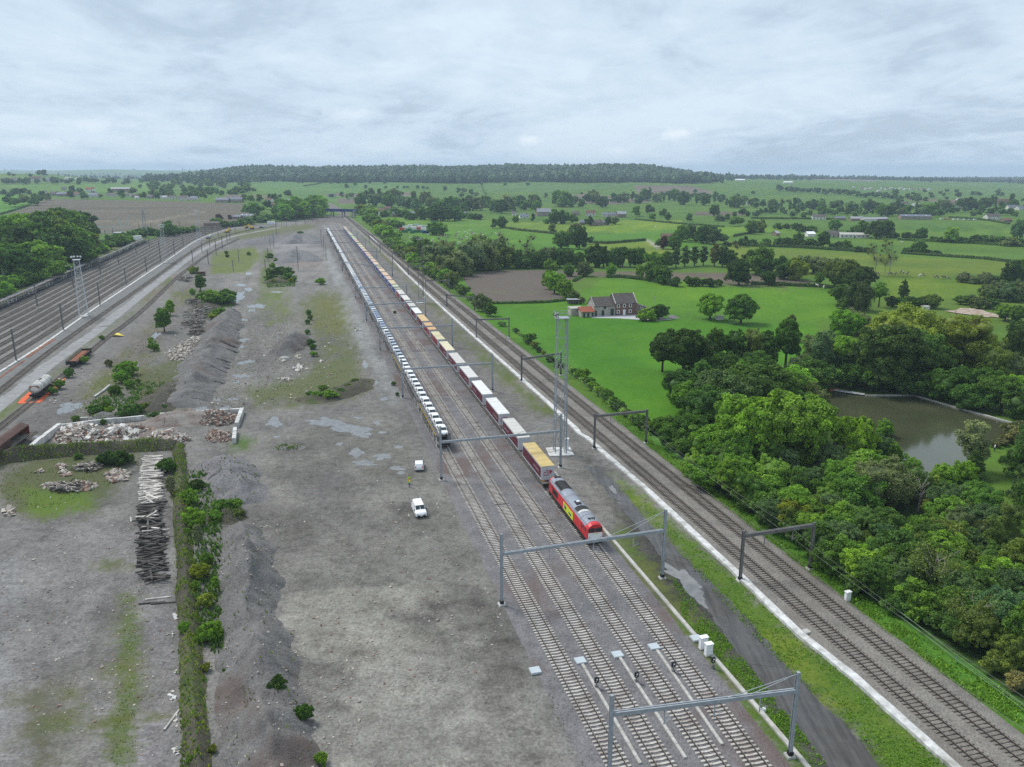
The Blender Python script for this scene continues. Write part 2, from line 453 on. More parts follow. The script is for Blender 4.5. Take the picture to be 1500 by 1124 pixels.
vs = sc.view_settings; sc.display_settings.display_device = 'sRGB'; vs.view_transform = 'Standard'; vs.look = 'None'; vs.gamma = 1; vs.exposure = 0.47; sc.render.filter_size = 1.15
sc.cycles.use_denoising = False; sc.cycles.max_bounces = 6; sc.cycles.diffuse_bounces = 3; sc.cycles.glossy_bounces = 3
sc.cycles.transmission_bounces = 3; sc.cycles.volume_bounces = 0; sc.cycles.sample_clamp_indirect = 4
hm = bpy.data.materials.new('haze'); hm.use_nodes = True; hn = hm.node_tree; hn.nodes.clear()
hv = hn.nodes.new('ShaderNodeVolumePrincipled'); ho = hn.nodes.new('ShaderNodeOutputMaterial'); hn.links.new(hv.outputs[0], ho.inputs['Volume'])
hv.inputs["Color"].default_value = (.66,.83,1.0,1); hv.inputs["Density"].default_value = 0.000115; hv.inputs["Anisotropy"].default_value = 0.1
tag(MB().box(-14000,14000,-700,15200,-160,130).build('haze', hm), kind='stuff')

# ---------------------------------------------------------------- lines of the railway, read from the picture as smooth curves
class Curve:
 """plan curve u(v) in the picture turned into a ground curve, sampled by arc length"""
 def __init__(s, pts, deg=2, v0=None, v1=None, key='v', n=260):
  a = np.array(pts, float)
  if key == 'v':
   v0 = v0 if v0 is not None else a[:, 1].max(); v1 = v1 if v1 is not None else a[:, 1].min()
   c = np.polyfit(a[:, 1] - 600, a[:, 0], deg)
   q = 1 / np.linspace(1 / (v0 - 249),1 / (v1 - 249), n) + 249
   pts2 = [(np.polyval(c, x - 600), x) for x in q]
  else:
   o = np.argsort(a[:, 0]); a = a[o]
   us = np.linspace(a[0,0], a[-1,0], n)
   m = np.gradient(a[:, 1], a[:, 0]); vs_ = []
   for u in us:
    k = min(max(np.searchsorted(a[:, 0], u) - 1,0), len(a) - 2); h = a[k + 1,0] - a[k, 0]; t = (u - a[k, 0]) / h
    vs_.append((2*t**3-3*t*t+1)*a[k,1] + (t**3-2*t*t+t)*h*m[k] + (-2*t**3+3*t*t)*a[k+1,1] + (t**3-t*t)*h*m[k+1])
   pts2 = list(zip(us, vs_))
  P = np.array([G(u, v)[:] for u, v in pts2])[:, :2]
  s.resample(P)
 def resample(s, P):
  d = np.hypot(*np.diff(P, axis=0).T); L = np.concatenate([[0], np.cumsum(d)])
  s.P = P; s.L = L; s.len = L[-1]
  return s
 def at(s, t, off=0.0):
  t = np.asarray(t, float); x = np.interp(t, s.L, s.P[:, 0]); y = np.interp(t, s.L, s.P[:, 1])
  e = 2.0; x1 = np.interp(np.clip(t + e, 0, s.len), s.L, s.P[:, 0]); x0 = np.interp(np.clip(t - e, 0, s.len), s.L, s.P[:, 0])
  y1 = np.interp(np.clip(t + e, 0, s.len), s.L, s.P[:, 1]); y0 = np.interp(np.clip(t - e, 0, s.len), s.L, s.P[:, 1])
  a = np.arctan2(y1 - y0, x1 - x0)
  return x + np.sin(a) * off, y - np.cos(a) * off, a      # off > 0: to the right when looking along the curve
 def nearest(s, P):
  t = np.linspace(0, s.len, 3000); x, y, a = s.at(t); k = np.argmin((x - P[0]) ** 2 + (y - P[1]) ** 2); return t[k]
T1 = Curve([(906,1124),(703.5,760),(653.9,665),(566,500),(478,338)],2,1200,330)
T2 = Curve([(973,1124),(747.7,760),(688,665),(613.3,540),(538.5,420),(488,338)],2,1200,330)
T3 = Curve([(1050,1124),(793.6,760),(723.7,665),(637.3,540),(548,420),(496,338)],2,1200,330)
T4 = Curve([(1110.6,1124),(991.7,960),(871,803),(812,727),(722,612),(640,509),(505,338)],2,1200,328)
M1 = Curve([(1440.6,1124),(1320,1019),(968,718.7),(829.5,600),(692,480),(607,402),(543,352),(514,326)],3,1200,318)
M2 = Curve([(1510,1124),(1320,973),(1000,712.5),(856,600),(700,469),(617,402),(549,352),(519,326)],3,1200,318)
LANE = [(0,545),(71,499.5),(121.4,464),(187,420),(250,378),(290,351.5),(330,337),(380,329),(440,322)]
WAG = [(0,452.3),(54,428),(108.8,402),(172.7,373.6),(217.5,353),(260,340),(310,331),(370,325.5),(440,320)]
def ext(p, u=-90):
 (a, b),(c, d) = p[0], p[1]; k = (d - b) / (c - a); return [(u, b + k * (u - a))] + p
LC = Curve(ext(LANE), key='u'); WC = Curve(ext(WAG), key='u')
PC = Curve(ext([(0,573),(68,519),(140,467.5),(190,433),(235,401),(268,377),(300,357),(345,342),(420,329)]), key='u')
QC = Curve(ext([(0,594),(70,537),(140,486.5),(200,438.5),(249,400),(290,370),(330,350.5),(380,339),(455,327)]), key='u')
RC = Curve(ext([(0,626),(30,602),(62,577),(118,528),(146,504),(204,459),(264,403),(310,370),(350,350)]), key='u')
SC = Curve([(-60,712),(0,671),(48,633)], key='u')
YARD = []
for k in range(1,9):
 t = k / 9.0
 f = np.linspace(0,1,240)
 a = np.array(WC.at(f * WC.len)[:2]).T; b = np.array(LC.at(f * LC.len)[:2]).T
 c = Curve.__new__(Curve); c.resample(a * (1 - t) + b * t); YARD.append(c)
KERB = Curve([(1182,1124),(1106,1036),(1002,910.5),(896,790),(810,691),(722,590),(555,395)],2,1200,372)
DUCT = [(1460,1178),(1393,1122),(1249,993),(1170.8,931),(1083.7,846),(946.7,718.7),(900,678.7),(870.7,652.5),(860,643),(849,637.5),(844,630),(830.7,618),(812,600),(766.7,558.7),(720,517),(650,453.7),(593,400),(575,380),(541,345)]

# ---------------------------------------------------------------- ground sheet
def ins(poly, u, v):
 p = np.array(poly, float); n = len(p); r = np.zeros(u.shape, bool)
 b = (u > p[:, 0].min()) & (u < p[:, 0].max()) & (v > p[:, 1].min()) & (v < p[:, 1].max())
 uu = u[b]; vv = v[b]; q = np.zeros(uu.shape, bool); j = n - 1
 for i in range(n):
  (xi, yi),(xj, yj) = p[i], p[j]
  if yi != yj: q ^= ((yi > vv) != (yj > vv)) & (uu < (xj - xi) * (vv - yi) / (yj - yi) + xi)
  j = i
 r[b] = q; return r
NS = 1050
Sg = np.linspace(-.80,.80, NS)
vrow = np.arange(1560,318,-1.55); angs = np.arctan((vrow - CV) / FPX) + PIT
Yn = CH / np.tan(angs)
Yf = np.geomspace(Yn[-1] * 1.0045,14600,330)
Yg = np.concatenate([[-160,-80,-20,10], Yn[Yn > 24], Yf])
X2 = (Sg[None, :] * (np.maximum(Yg, 20)[:, None] + 90)); Y2 = np.repeat(Yg[:, None], NS, 1)
Z2 = terr(X2, Y2)
PU, PV = proj(X2, Y2, Z2)
PV = np.where(Y2 < 12,4000, PV)
colr = np.zeros((*X2.shape, 4), np.float32)
def setc(mask, c, g=None, amt=1.0):
 for k in range(3): colr[..., k][mask] = colr[..., k][mask] * (1 - amt) + c[k] * amt
 if g is not None: colr[..., 3][mask] = g
nA = fbm(X2 / 22, Y2 / 22,1,4); nB = fbm(X2 / 5.0, Y2 / 5.0,7,4); nC = fbm(X2 / 140, Y2 / 140,21,4)
wu = PU + np.clip(18 * 3.0 * FPX / np.maximum(Y2,60) / 26,0,16) * nB; wv = PV + np.clip(9 * FPX / np.maximum(Y2,60) / 26,0,7) * fbm(X2 / 5 + 90, Y2 / 5,9,3)
def paint(poly, c, g=None, amt=1.0, warp=True):
 m = ins(poly, wu if warp else PU, wv if warp else PV); setc(m, c, g, amt)
setc(np.ones(X2.shape, bool),(.066,.135,.020),1.0)
GR = (.042,.185,.016)
FIELDS = [
 ([(330,262),(520,258),(700,262),(1000,268),(1500,300),(1500,280),(330,250)],(.050,.150,.045)),
 ([(360,266),(600,268),(600,300),(400,290)],(.052,.165,.045)),([(700,268),(930,272),(800,282),(690,280)],(.048,.15,.05)),
 ([(0,255),(70,262),(40,268),(-60,268),(-60,240)],(.065,.165,.022)),([(10,272),(230,268),(260,280),(60,284)],(.055,.175,.035)),
 ([(-60,287),(42,286),(42,301),(0,314),(-60,325)],(.050,.20,.022)),
 ([(830,324),(1000,322),(1000,336),(850,340)],(.085,.205,.025)),([(900,330),(1045,333),(1110,342),(1060,350),(900,345)],(.075,.20,.025)),
 ([(740,325),(840,327),(860,345),(735,336)],(.085,.20,.03)),([(1045,333),(1180,334),(1180,344),(1060,346)],(.075,.215,.02)),
 ([(850,345),(1000,336),(1070,352),(1000,366),(860,352)],(.047,.18,.022)),([(865,355),(950,354),(1000,372),(900,385),(865,375)],(.085,.185,.028)),
 ([(600,336),(745,336),(850,348),(860,385),(600,390)],(.052,.19,.024)),([(560,318),(720,322),(740,335),(600,340)],(.06,.185,.03)),
 ([(1080,340),(1500,335),(1500,360),(1200,358),(1060,352)],(.055,.165,.028)),([(1050,352),(1300,362),(1300,380),(1050,372)],(.055,.16,.026)),
 ([(1060,360),(1500,385),(1500,400),(1290,410),(1080,395)],(.075,.165,.030)),([(1310,370),(1500,372),(1500,384),(1310,378)],(.06,.17,.035)),
 ([(1290,405),(1440,408),(1440,432),(1300,440)],(.075,.18,.024)),([(1280,440),(1500,440),(1500,480),(1280,480)],(.06,.155,.03)),
 ([(690,450),(850,430),(890,404),(1080,419),(1220,422),(1240,470),(1180,470),(990,462),(880,462),(700,480)],(.050,.185,.017)),
 ([(720,450),(990,466),(1200,475),(1200,560),(1050,640),(960,620),(720,475)],(.040,.178,.014)),
]
for p, c in FIELDS: paint(p, (c[0] * 1.28 + .005, c[1] * .92, c[2] * .70),1.0)
BROWN = (.125,.105,.078)
for p, c in (([(6,316),(42,303),(70,291.5),(250,295),(372,299.5),(366,312),(345,330),(300,336),(200,340),(100,345),(0,345)],(.118,.105,.080)),
             ([(928,272),(1010,272),(1046,281),(1040,284.5),(935,284)],(.165,.135,.11)),([(805,290),(860,283),(900,288),(960,294),(940,298),(880,293)],(.14,.12,.09)),
             ([(470,284),(600,282),(605,287),(520,291)],(.15,.125,.095)),([(495,291),(520,292),(522,298),(495,299)],(.13,.10,.085)),([(1020,310),(1090,311),(1090,316),(1015,316)],(.13,.105,.085)),
             ([(1330,291),(1430,294),(1430,297),(1330,294)],(.15,.12,.095)),([(820,290),(930,296),(900,300),(810,296)],(.14,.12,.09)),([(1180,258),(1290,262),(1280,266),(1180,263)],(.18,.16,.13)),
             ([(330,285),(390,286),(390,291),(330,290)],(.15,.13,.10)),([(868,398),(1080,400),(1150,405),(1212,419),(1080,417.5),(985,410),(865,405)],(.118,.098,.080))):
 paint(p, c, .35)
paint([(145,337),(250,318),(300,309),(302,311),(250,321),(150,340)],(.19,.165,.125),.2,.8)
mk = (colr[..., 3] < .4)
setc(mk & (fbm(X2 / 260, Y2 / 22,77,4) > .12),(.095,.085,.062), None, .8)
setc(mk & (fbm(X2 / 180, Y2 / 9,78,4) > .28),(.155,.135,.10), None, .6)
gq = (colr[..., 3] > .9); gz_ = .22 * fbm(X2 / 60, Y2 / 14,61,4) + .16 * fbm(X2 / 9 + Y2 / 40, Y2 / 9,62,3) + .10 * np.sin((X2 * .55 + Y2 * .83) / 2.6 + 3 * fbm(X2 / 40, Y2 / 40,63,2)) * (fbm(X2 / 120, Y2 / 120,64,2) > .05)
for k, wm in enumerate((1.5,1.0,.9)): colr[..., k] *= np.where(gq, np.clip(1 + gz_ * wm, .5,1.7),1)
g_ = colr[..., 3] > .9
colr[..., 0] *= np.where(g_, 1 + .28 * nA + .2 * nC, 1); colr[..., 1] *= np.where(g_, 1 + .12 * nA + .12 * nC, 1)
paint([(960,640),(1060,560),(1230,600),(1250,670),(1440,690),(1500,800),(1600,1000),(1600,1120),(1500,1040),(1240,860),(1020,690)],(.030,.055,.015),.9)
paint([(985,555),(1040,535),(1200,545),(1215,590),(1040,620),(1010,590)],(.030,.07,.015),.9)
paint([(1580,1124),(1320,930),(1080,745),(960,650),(880,575),(720,450),(560,330),(520,318),(525,315),(640,385),(760,470),(990,650),(1290,880),(1600,1100)],(.065,.175,.022),1.0)
paint([(1530,1128),(1320,968),(1000,700),(985,690),(1320,945),(1560,1128)],(.085,.085,.035),.6,.7)
paint([(1205,574),(1222,569),(1270,576),(1340,576),(1402,594),(1500,622),(1500,640),(1190,640)],(.065,.135,.022),1.0)
paint([(1438,655),(1490,618),(1510,660),(1486,720),(1500,800),(1540,830),(1470,820),(1452,750),(1440,700)],(.072,.150,.020),1.0)
paint([(1466,660),(1482,690),(1470,740),(1490,800),(1470,780),(1456,735),(1462,700)],(.10,.135,.028),1.0,.6)
yard = [(1760,1420),(1500,1132),(1320,990),(1000,732),(856,618),(700,486),(617,416),(549,364),(513,324),(500,318),(440,322),(400,326),(330,332),(262,341),(217,353),(172,370),(100,402),(0,447),(-500,680),(-900,4100),(1900,4100)]
GRV = (.154,.150,.146)
paint(yard, GRV, 0.0)
paint([(-300,560),(0,436),(60,412),(180,362),(215,349),(215,346),(160,358),(0,420),(-300,540)],(.115,.135,.045),.8)
LIGHTG = (.190,.183,.165); DARKG = (.118,.112,.108); PURP = (.165,.158,.170); OLIVE = (.150,.148,.118)
paint([(385,640),(560,600),(640,700),(690,760),(740,860),(830,1124),(900,1400),(500,1400),(420,900),(400,760)],(.156,.153,.143),0.0)
paint([(410,870),(640,850),(670,900),(640,960),(520,990),(440,960)],(.205,.200,.182),0.0)
paint([(520,985),(680,930),(760,1020),(830,1124),(860,1300),(560,1300),(480,1124)],(.205,.200,.186),0.0)
paint([(395,700),(560,690),(600,790),(520,830),(410,830)],(.152,.148,.140),0.0)
paint([(420,705),(480,690),(520,700),(470,745)],(.115,.112,.115),0.0,.6)
paint([(-200,780),(60,760),(240,760),(250,900),(255,1200),(-300,1400)],(.165,.160,.160),0.0)
paint([(-100,860),(30,800),(45,900),(0,1124),(-100,1124)],(.20,.20,.205),0.0,.7)
paint([(60,1000),(110,960),(115,1124),(40,1124)],(.10,.10,.08),0.1,.55)
paint([(130,900),(190,880),(195,960),(120,980)],(.105,.10,.095),0.0,.45)
paint([(205,905),(250,900),(256,1124),(200,1124)],(.165,.158,.165),0.0)
paint([(560,400),(610,470),(655,560),(640,640),(585,560),(535,455),(500,385),(480,350),(487,348)],(.165,.16,.158),0.0)
paint([(474,366),(482,366),(510,420),(560,520),(585,580),(575,600),(545,545),(500,450)],(.245,.255,.262),0.0,.8)       # pale wet road left of the car train
paint([(330,395),(440,350),(480,380),(490,440),(440,420),(330,480)],(.185,.178,.172),0.0)
paint([(395,352),(470,352),(470,368),(420,372),(395,366)],(.215,.21,.215),0.0,.8)
paint([(370,345),(410,343),(405,358),(360,360)],(.13,.128,.14),0.0,.7)
paint([(430,372),(465,375),(468,392),(425,392)],(.17,.135,.125),0.0,.7)
paint([(355,408),(380,430),(345,520),(335,600),(300,610),(318,520),(335,440)],(.175,.170,.165),0.0)                      # wet lane
paint([(400,440),(445,420),(450,480),(430,500),(370,520),(360,470)],(.16,.155,.15),0.0)
paint([(100,590),(260,430),(330,370),(290,420),(220,520),(130,610)],(.145,.132,.122),0.0)
paint([(216,434),(258,404),(268,402),(232,432),(215,444)],(.15,.085,.075),0.0,.8)
paint([(60,590),(130,560),(140,610),(80,640),(0,660),(0,640)],(.135,.13,.128),0.0)
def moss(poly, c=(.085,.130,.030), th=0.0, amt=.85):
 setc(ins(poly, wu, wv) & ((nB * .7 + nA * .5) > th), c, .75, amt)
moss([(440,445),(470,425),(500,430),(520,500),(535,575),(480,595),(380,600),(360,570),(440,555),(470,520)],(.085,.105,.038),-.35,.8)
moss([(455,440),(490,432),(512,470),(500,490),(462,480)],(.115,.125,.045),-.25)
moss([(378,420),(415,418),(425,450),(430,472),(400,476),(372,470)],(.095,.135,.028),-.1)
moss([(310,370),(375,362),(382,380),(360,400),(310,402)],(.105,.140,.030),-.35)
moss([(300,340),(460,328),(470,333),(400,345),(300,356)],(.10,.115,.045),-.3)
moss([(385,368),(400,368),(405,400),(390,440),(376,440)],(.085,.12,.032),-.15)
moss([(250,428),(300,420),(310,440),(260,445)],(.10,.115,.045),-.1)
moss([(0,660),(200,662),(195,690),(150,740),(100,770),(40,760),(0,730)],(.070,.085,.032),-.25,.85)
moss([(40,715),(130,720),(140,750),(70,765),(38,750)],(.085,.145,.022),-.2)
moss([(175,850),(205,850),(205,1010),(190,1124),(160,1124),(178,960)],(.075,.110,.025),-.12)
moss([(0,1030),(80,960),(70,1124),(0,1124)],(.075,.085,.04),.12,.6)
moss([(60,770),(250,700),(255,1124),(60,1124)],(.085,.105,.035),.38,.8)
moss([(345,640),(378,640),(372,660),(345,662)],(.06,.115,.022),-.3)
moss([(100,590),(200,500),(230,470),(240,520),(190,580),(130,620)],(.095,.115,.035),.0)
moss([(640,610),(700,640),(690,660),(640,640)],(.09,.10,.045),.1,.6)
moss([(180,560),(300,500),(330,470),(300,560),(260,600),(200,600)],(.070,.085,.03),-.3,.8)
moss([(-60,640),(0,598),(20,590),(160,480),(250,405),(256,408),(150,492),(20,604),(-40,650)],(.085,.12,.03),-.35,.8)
trk = np.abs(fbm(X2 / 9 + Y2 / 70, Y2 / 60,31,3))
ym = (colr[..., 3] < .2) & (Y2 < 900) & ins([(0,700),(250,560),(330,400),(480,350),(640,600),(860,1200),(300,1200),(0,1200)], PU, PV)
setc(ym & (trk < .035) & (nA > -.2),(.105,.10,.094), None, .45)
setc(ym & (nA + nC > .42),(.12,.115,.105), None, .4)
setc(ym & (nB > .52),(.205,.20,.188), None, .35)
def rut(pts, c, amt, g=.9, wd=.28):
 global colr
 P = [G(*p) for p in pts]; P = densify2(P); A = np.array([p[:2] for p in P]); lo = A.min(0) - 3; hi = A.max(0) + 3
 idx = np.nonzero((X2 > lo[0]) & (X2 < hi[0]) & (Y2 > lo[1]) & (Y2 < hi[1])); q = np.stack([X2[idx], Y2[idx]],1); best = np.full(len(q),1e9)
 for i in range(len(A)): best = np.minimum(best, np.hypot(q[:, 0] - A[i, 0], q[:, 1] - A[i, 1]))
 m = (np.abs(best - g) < wd * (1 + .9 * nB[idx])) & (nA[idx] > -.42)
 for k in range(3): v_ = colr[..., k][idx]; v_[m] = v_[m] * (1 - amt) + c[k] * amt; colr[..., k][idx] = v_
def densify2(P):
 out = []
 for i in range(len(P) - 1):
  p0, p1, p2, p3 = P[max(i - 1,0)], P[i], P[i + 1], P[min(i + 2, len(P) - 1)]; n = max(2, int((p2 - p1).length / .35))
  for k in range(n): t_ = k / n; out.append(.5 * ((2 * p1) + (p2 - p0) * t_ + (2 * p0 - 5 * p1 + 4 * p2 - p3) * t_ ** 2 + (3 * p1 - p0 - 3 * p2 + p3) * t_ ** 3))
 return out
DK_, LT_ = (.085,.082,.078),(.225,.22,.21)
for pts, c, a_ in (([(612,765),(600,830),(640,900),(720,1010),(800,1124)], DK_, .55),([(560,640),(590,720),(650,800),(700,900),(770,1010)], DK_, .5),([(360,610),(430,640),(520,660),(590,700),(660,790)], DK_, .5),([(345,600),(420,660),(450,760),(470,860),(500,1000)], DK_, .4),([(350,620),(440,690),(540,720),(600,760)], LT_, .4),
                   ([(400,625),(480,600),(550,570),(570,540),(545,480),(515,420)], DK_, .45),([(420,640),(500,640),(580,610)], LT_, .35),([(60,1124),(80,960),(110,840),(150,770)], DK_, .4),([(-10,1000),(40,880),(100,800),(170,750)], LT_, .4),([(120,1124),(140,980),(170,850),(195,760)], DK_, .35),([(345,590),(352,540),(350,480),(362,430),(372,395),(378,372)], LT_, .45),([(338,600),(342,540),(340,480),(350,440),(366,400)], DK_, .5),([(110,620),(200,560),(250,500),(300,420)], DK_, .45),
                   ([(400,380),(440,400),(460,430),(440,480),(400,520)], LT_, .4),([(430,350),(460,380),(490,440),(510,500)], LT_, .35),([(440,372),(450,390),(470,400)], LT_, .5),([(905,720),(960,790),(1030,880),(1130,990),(1240,1110)],(.115,.11,.105),.6),([(590,420),(660,500),(740,590),(820,670),(880,740)], DK_, .45),([(600,420),(680,505),(765,600),(840,660)], LT_, .35)):
 rut(pts, c, a_)
for (u0, v0, ru, rv, c) in ((588,745,16,9,(.06,.058,.055)),(566,741,14,4,(.075,.07,.065)),(605,905,42,8,(.085,.082,.080)),(640,890,22,9,(.095,.09,.088)),(570,852,10,3,(.04,.038,.035)),(578,855,8,3,(.04,.038,.035)),(690,900,14,40,(.105,.10,.095)),(730,990,26,60,(.115,.11,.103)),(785,1112,16,10,(.055,.052,.05)),(660,670,10,4,(.07,.07,.075)),(537,960,4,9,(.11,.085,.07)),(500,797,8,4,(.09,.07,.055)),(415,805,25,5,(.075,.07,.07)),(430,655,24,9,(.085,.08,.08)),(560,690,22,8,(.10,.095,.085))):
 d = ((wu - u0) / ru) ** 2 + ((wv - v0) / rv) ** 2; setc(d < 1, c, 0.0,.75)
paint([(905,700),(985,830),(1100,980),(1190,1090),(1260,1180),(1200,1180),(1060,1000),(960,880),(900,795)],(.085,.105,.035),.75)
moss([(905,700),(985,830),(1100,980),(1190,1090),(1260,1180),(1200,1180),(1060,1000),(960,880),(900,795)],(.07,.125,.022),.05)
paint([(1400,1128),(1250,1000),(1080,852),(940,725),(905,695),(895,690),(935,745),(1010,828),(1120,950),(1260,1080),(1320,1180),(1440,1180)],(.075,.135,.022),.9)
moss([(1400,1128),(1250,1000),(1080,852),(940,725),(900,690),(935,745),(1010,828),(1120,950),(1260,1080),(1320,1180),(1440,1180)],(.12,.165,.025),.18)
paint([(690,500),(720,522),(765,563),(812,605),(800,612),(755,572),(710,535),(650,480),(628,455),(640,456)],(.085,.115,.035),.8)
paint([(592,405),(640,450),(650,462),(632,462),(600,430),(575,395),(540,350),(548,350)],(.105,.115,.045),.7)
paint([(985,815),(1020,838),(1048,862),(1100,925),(1200,1030),(1275,1110),(1340,1180),(1240,1180),(1130,1040),(1020,905),(960,830),(890,735),(860,700),(900,712)],(.056,.054,.053),0.0)
paint([(850,650),(905,700),(900,740),(870,760),(830,700),(815,660)],(.135,.130,.122),0.0)
paint([(860,655),(895,690),(912,722),(890,725),(865,690)],(.082,.078,.075),0.0,.8)
paint([(560,375),(590,405),(640,460),(720,540),(800,620),(850,680),(880,760),(840,720),(740,590),(640,470),(560,385)],(.155,.15,.145),0.0)
paint([(440,322),(505,314),(520,330),(500,336),(470,336)],(.15,.135,.125),0.0)
paint([(470,298),(486,298),(515,315),(505,318)],(.16,.145,.13),0.1)
paint([(527,309),(532,308),(548,320),(558,328),(552,329),(540,320)],(.235,.235,.235),0.0)
paint([(840,413),(868,399),(866,401),(842,416)],(.12,.09,.06),.3)
paint([(946,352),(950,351),(968,363),(962,364)],(.30,.29,.27),.1)
yk = np.clip(1 - colr[..., 3] * 1.3,0,1) * (Y2 < 950)
mot = 1 + .34 * nB + .26 * nA + .12 * nC + .30 * np.clip(fbm(X2 / 1.7, Y2 / 1.7,88,3) - .12,-1,1)
dk = S(.18,.42, fbm(X2 / 11 + 40, Y2 / 16,91,5)) * .22 + S(.25,.5, fbm(X2 / 3.2, Y2 / 5.5,93,4)) * .22
for k, wm in enumerate((1.10,1.08,1.04)): colr[..., k] *= 1 + yk * (wm * np.clip(mot, .5,1.6) * (1 - dk) * 1.12 - 1)
nr_, nc_ = X2.shape
jr = np.clip(np.arange(nr_)[:, None] + np.rint(NR.normal(0,2.6, X2.shape)).astype(int),0, nr_ - 1); jc = np.clip(np.arange(nc_)[None, :] + np.rint(NR.normal(0,3.0, X2.shape)).astype(int),0, nc_ - 1)
soft = colr[jr, jc]; soft = np.where((Y2 < 420)[..., None], soft, colr)
for _ in range(2):
 q = soft.copy(); q[1:-1,1:-1] = (soft[1:-1,1:-1] * 2 + soft[:-2,1:-1] + soft[2:, 1:-1] + soft[1:-1, :-2] + soft[1:-1,2:]) / 6; soft = np.where((Y2 < 900)[..., None], q, soft)
colr = soft.astype(np.float32)
F = lambda r, c: r * NS + c
rr, cc = np.meshgrid(np.arange(len(Yg) - 1), np.arange(NS - 1), indexing='ij')
Fq = np.stack([F(rr, cc), F(rr, cc + 1), F(rr + 1, cc + 1), F(rr + 1, cc)],-1).reshape(-1,4)
V = np.stack([X2, Y2, Z2],-1).reshape(-1,3)
t = NT('ground'); p = t.pos()
at = t.n('ShaderNodeVertexColor', layer_name='Col')
n1 = t.noise(p, 3.0,3,.75); n2 = t.noise(p, .55,4,.65); n3 = t.noise(p, .09,4,.6)
vo = t.n('ShaderNodeTexVoronoi'); vo.inputs['Scale'].default_value = 3.6; t.l(p, vo.inputs['Vector'])
peb = t.math('ADD', t.math('MULTIPLY', t.ramp(n1,.25,.75),.55), t.math('MULTIPLY', t.ramp(vo.outputs['Color'],0,1),.45))
gv = t.mix(peb, t.mix(1.0, at.outputs[0],(.40,.40,.40),'MULTIPLY'), t.mix(1.0, at.outputs[0],(1.45,1.45,1.45),'MULTIPLY'))
gv = t.mix(t.math('MULTIPLY', t.ramp(n2,.45,.66),.75), gv, t.mix(1.0, gv, (.62,.61,.60),'MULTIPLY'))
gv = t.mix(t.math('MULTIPLY', t.ramp(n3,.52,.70),.45), gv, t.mix(1.0, gv, (1.22,1.22,1.24),'MULTIPLY'))
ga = t.mix(t.ramp(n1,.3,.7), t.mix(1.0, at.outputs[0],(.72,.78,.75),'MULTIPLY'), t.mix(1.0, at.outputs[0],(1.25,1.18,1.1),'MULTIPLY'))
ga = t.mix(t.ramp(n2,.35,.7), ga, t.mix(1.0, ga, (1.28,1.10,.95),'MULTIPLY'))
ga = t.mix(t.math('MULTIPLY', t.ramp(n3,.42,.68),.6), ga, t.mix(1.0, ga, (.72,.84,.85),'MULTIPLY'))
t.base(t.mix(at.outputs['Alpha'], gv, ga)); t.bump(peb, .55,.15); t.fin(.93,.12)
gme = npmesh('ground', V, Fq, t.m, smooth=True)
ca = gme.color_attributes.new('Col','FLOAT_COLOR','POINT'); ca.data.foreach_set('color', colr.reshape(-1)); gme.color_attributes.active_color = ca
tag(mkobj('ground', gme), kind='structure')

# ---------------------------------------------------------------- sheets lying on the ground
def sheet_between(name, L, Rr, z, mat, kind='structure'):
 """strip mesh between two lists of ground points"""
 n = len(L); V = np.array([(p[0], p[1], z) for p in L] + [(p[0], p[1], z) for p in Rr])
 Fs = np.array([(i, n + i, n + i + 1, i + 1) for i in range(n - 1)])
 return tag(mkobj(name, npmesh(name, V, Fs, mat)), kind=kind)
def bed(name, cl, cr, wl_, wr_, z, mat, t0=0, t1=None, sl=.9, n=200):
 """ballast bed with sloping shoulders from curve cl (left) to curve cr (right)"""
 f = np.linspace(0,1, n); V = []
 xl, yl, a = cl.at(t0 + f * ((t1 or cl.len) - t0)); xr, yr, b = cr.at(t0 + f * ((t1 or cr.len) - t0))
 for i in range(n):
  la = (math.sin(a[i]),-math.cos(a[i])); lb = (math.sin(b[i]),-math.cos(b[i])); j = lambda: R.uniform(-.12,.12)
  e1 = wl_ + sl + j(); e2 = wr_ + sl + j()
  V += [(xl[i] - la[0] * e1, yl[i] - la[1] * e1,-.03),(xl[i] - la[0] * wl_, yl[i] - la[1] * wl_, z),(xr[i] + lb[0] * wr_, yr[i] + lb[1] * wr_, z),(xr[i] + lb[0] * e2, yr[i] + lb[1] * e2,-.03)]
 Fs = np.array([(4 * i + k, 4 * i + k + 1,4 * i + 5 + k, 4 * i + 4 + k) for i in range(n - 1) for k in range(3)])
 return tag(mkobj(name, npmesh(name, np.array(V), Fs, mat)), kind='structure')
bed('yard_ballast', T1, T4,2.6,2.4,.10, M['ballast'])
bed('main_line_ballast', M1, M2,2.3,2.4,.34, M['ballast_main'], sl=1.1)

def blob(pts, z, name, mat, wob=.35, n=56, seed=0, kind='structure'):
 """irregular patch through picture points, outline broken up with noise"""
 P = [G(u, v) for u, v in pts]; c = sum(P, Vector()) / len(P); m = len(P); V = []
 r0 = max((q - c).length for q in P)
 for i in range(n):
  f = i / n * m; k = int(f) % m; q = P[k].lerp(P[(k + 1) % m], f - int(f)); d = q - c
  a = i / n * 2 * PI; s = 1 + wob * float(fbm(math.cos(a) * 2.2 + seed * 7, math.sin(a) * 2.2 + seed * 3, seed, 4))
  V.append((c.x + d.x * s, c.y + d.y * s, z))
 V.append((c.x, c.y, z))
 Fs = np.array([(n, i, (i + 1) % n) for i in range(n)])
 return tag(mkobj(name, npmesh(name, np.array(V), Fs, mat)), kind=kind)
t = NT('puddle_water'); t.base(t.mix(t.ramp(t.noise(t.pos(),.8,3),.4,.6),(.11,.108,.10),(.165,.16,.155))); t.fin(.06,.9); t.b.inputs['IOR'].default_value = 1.6; M['puddle'] = t.m
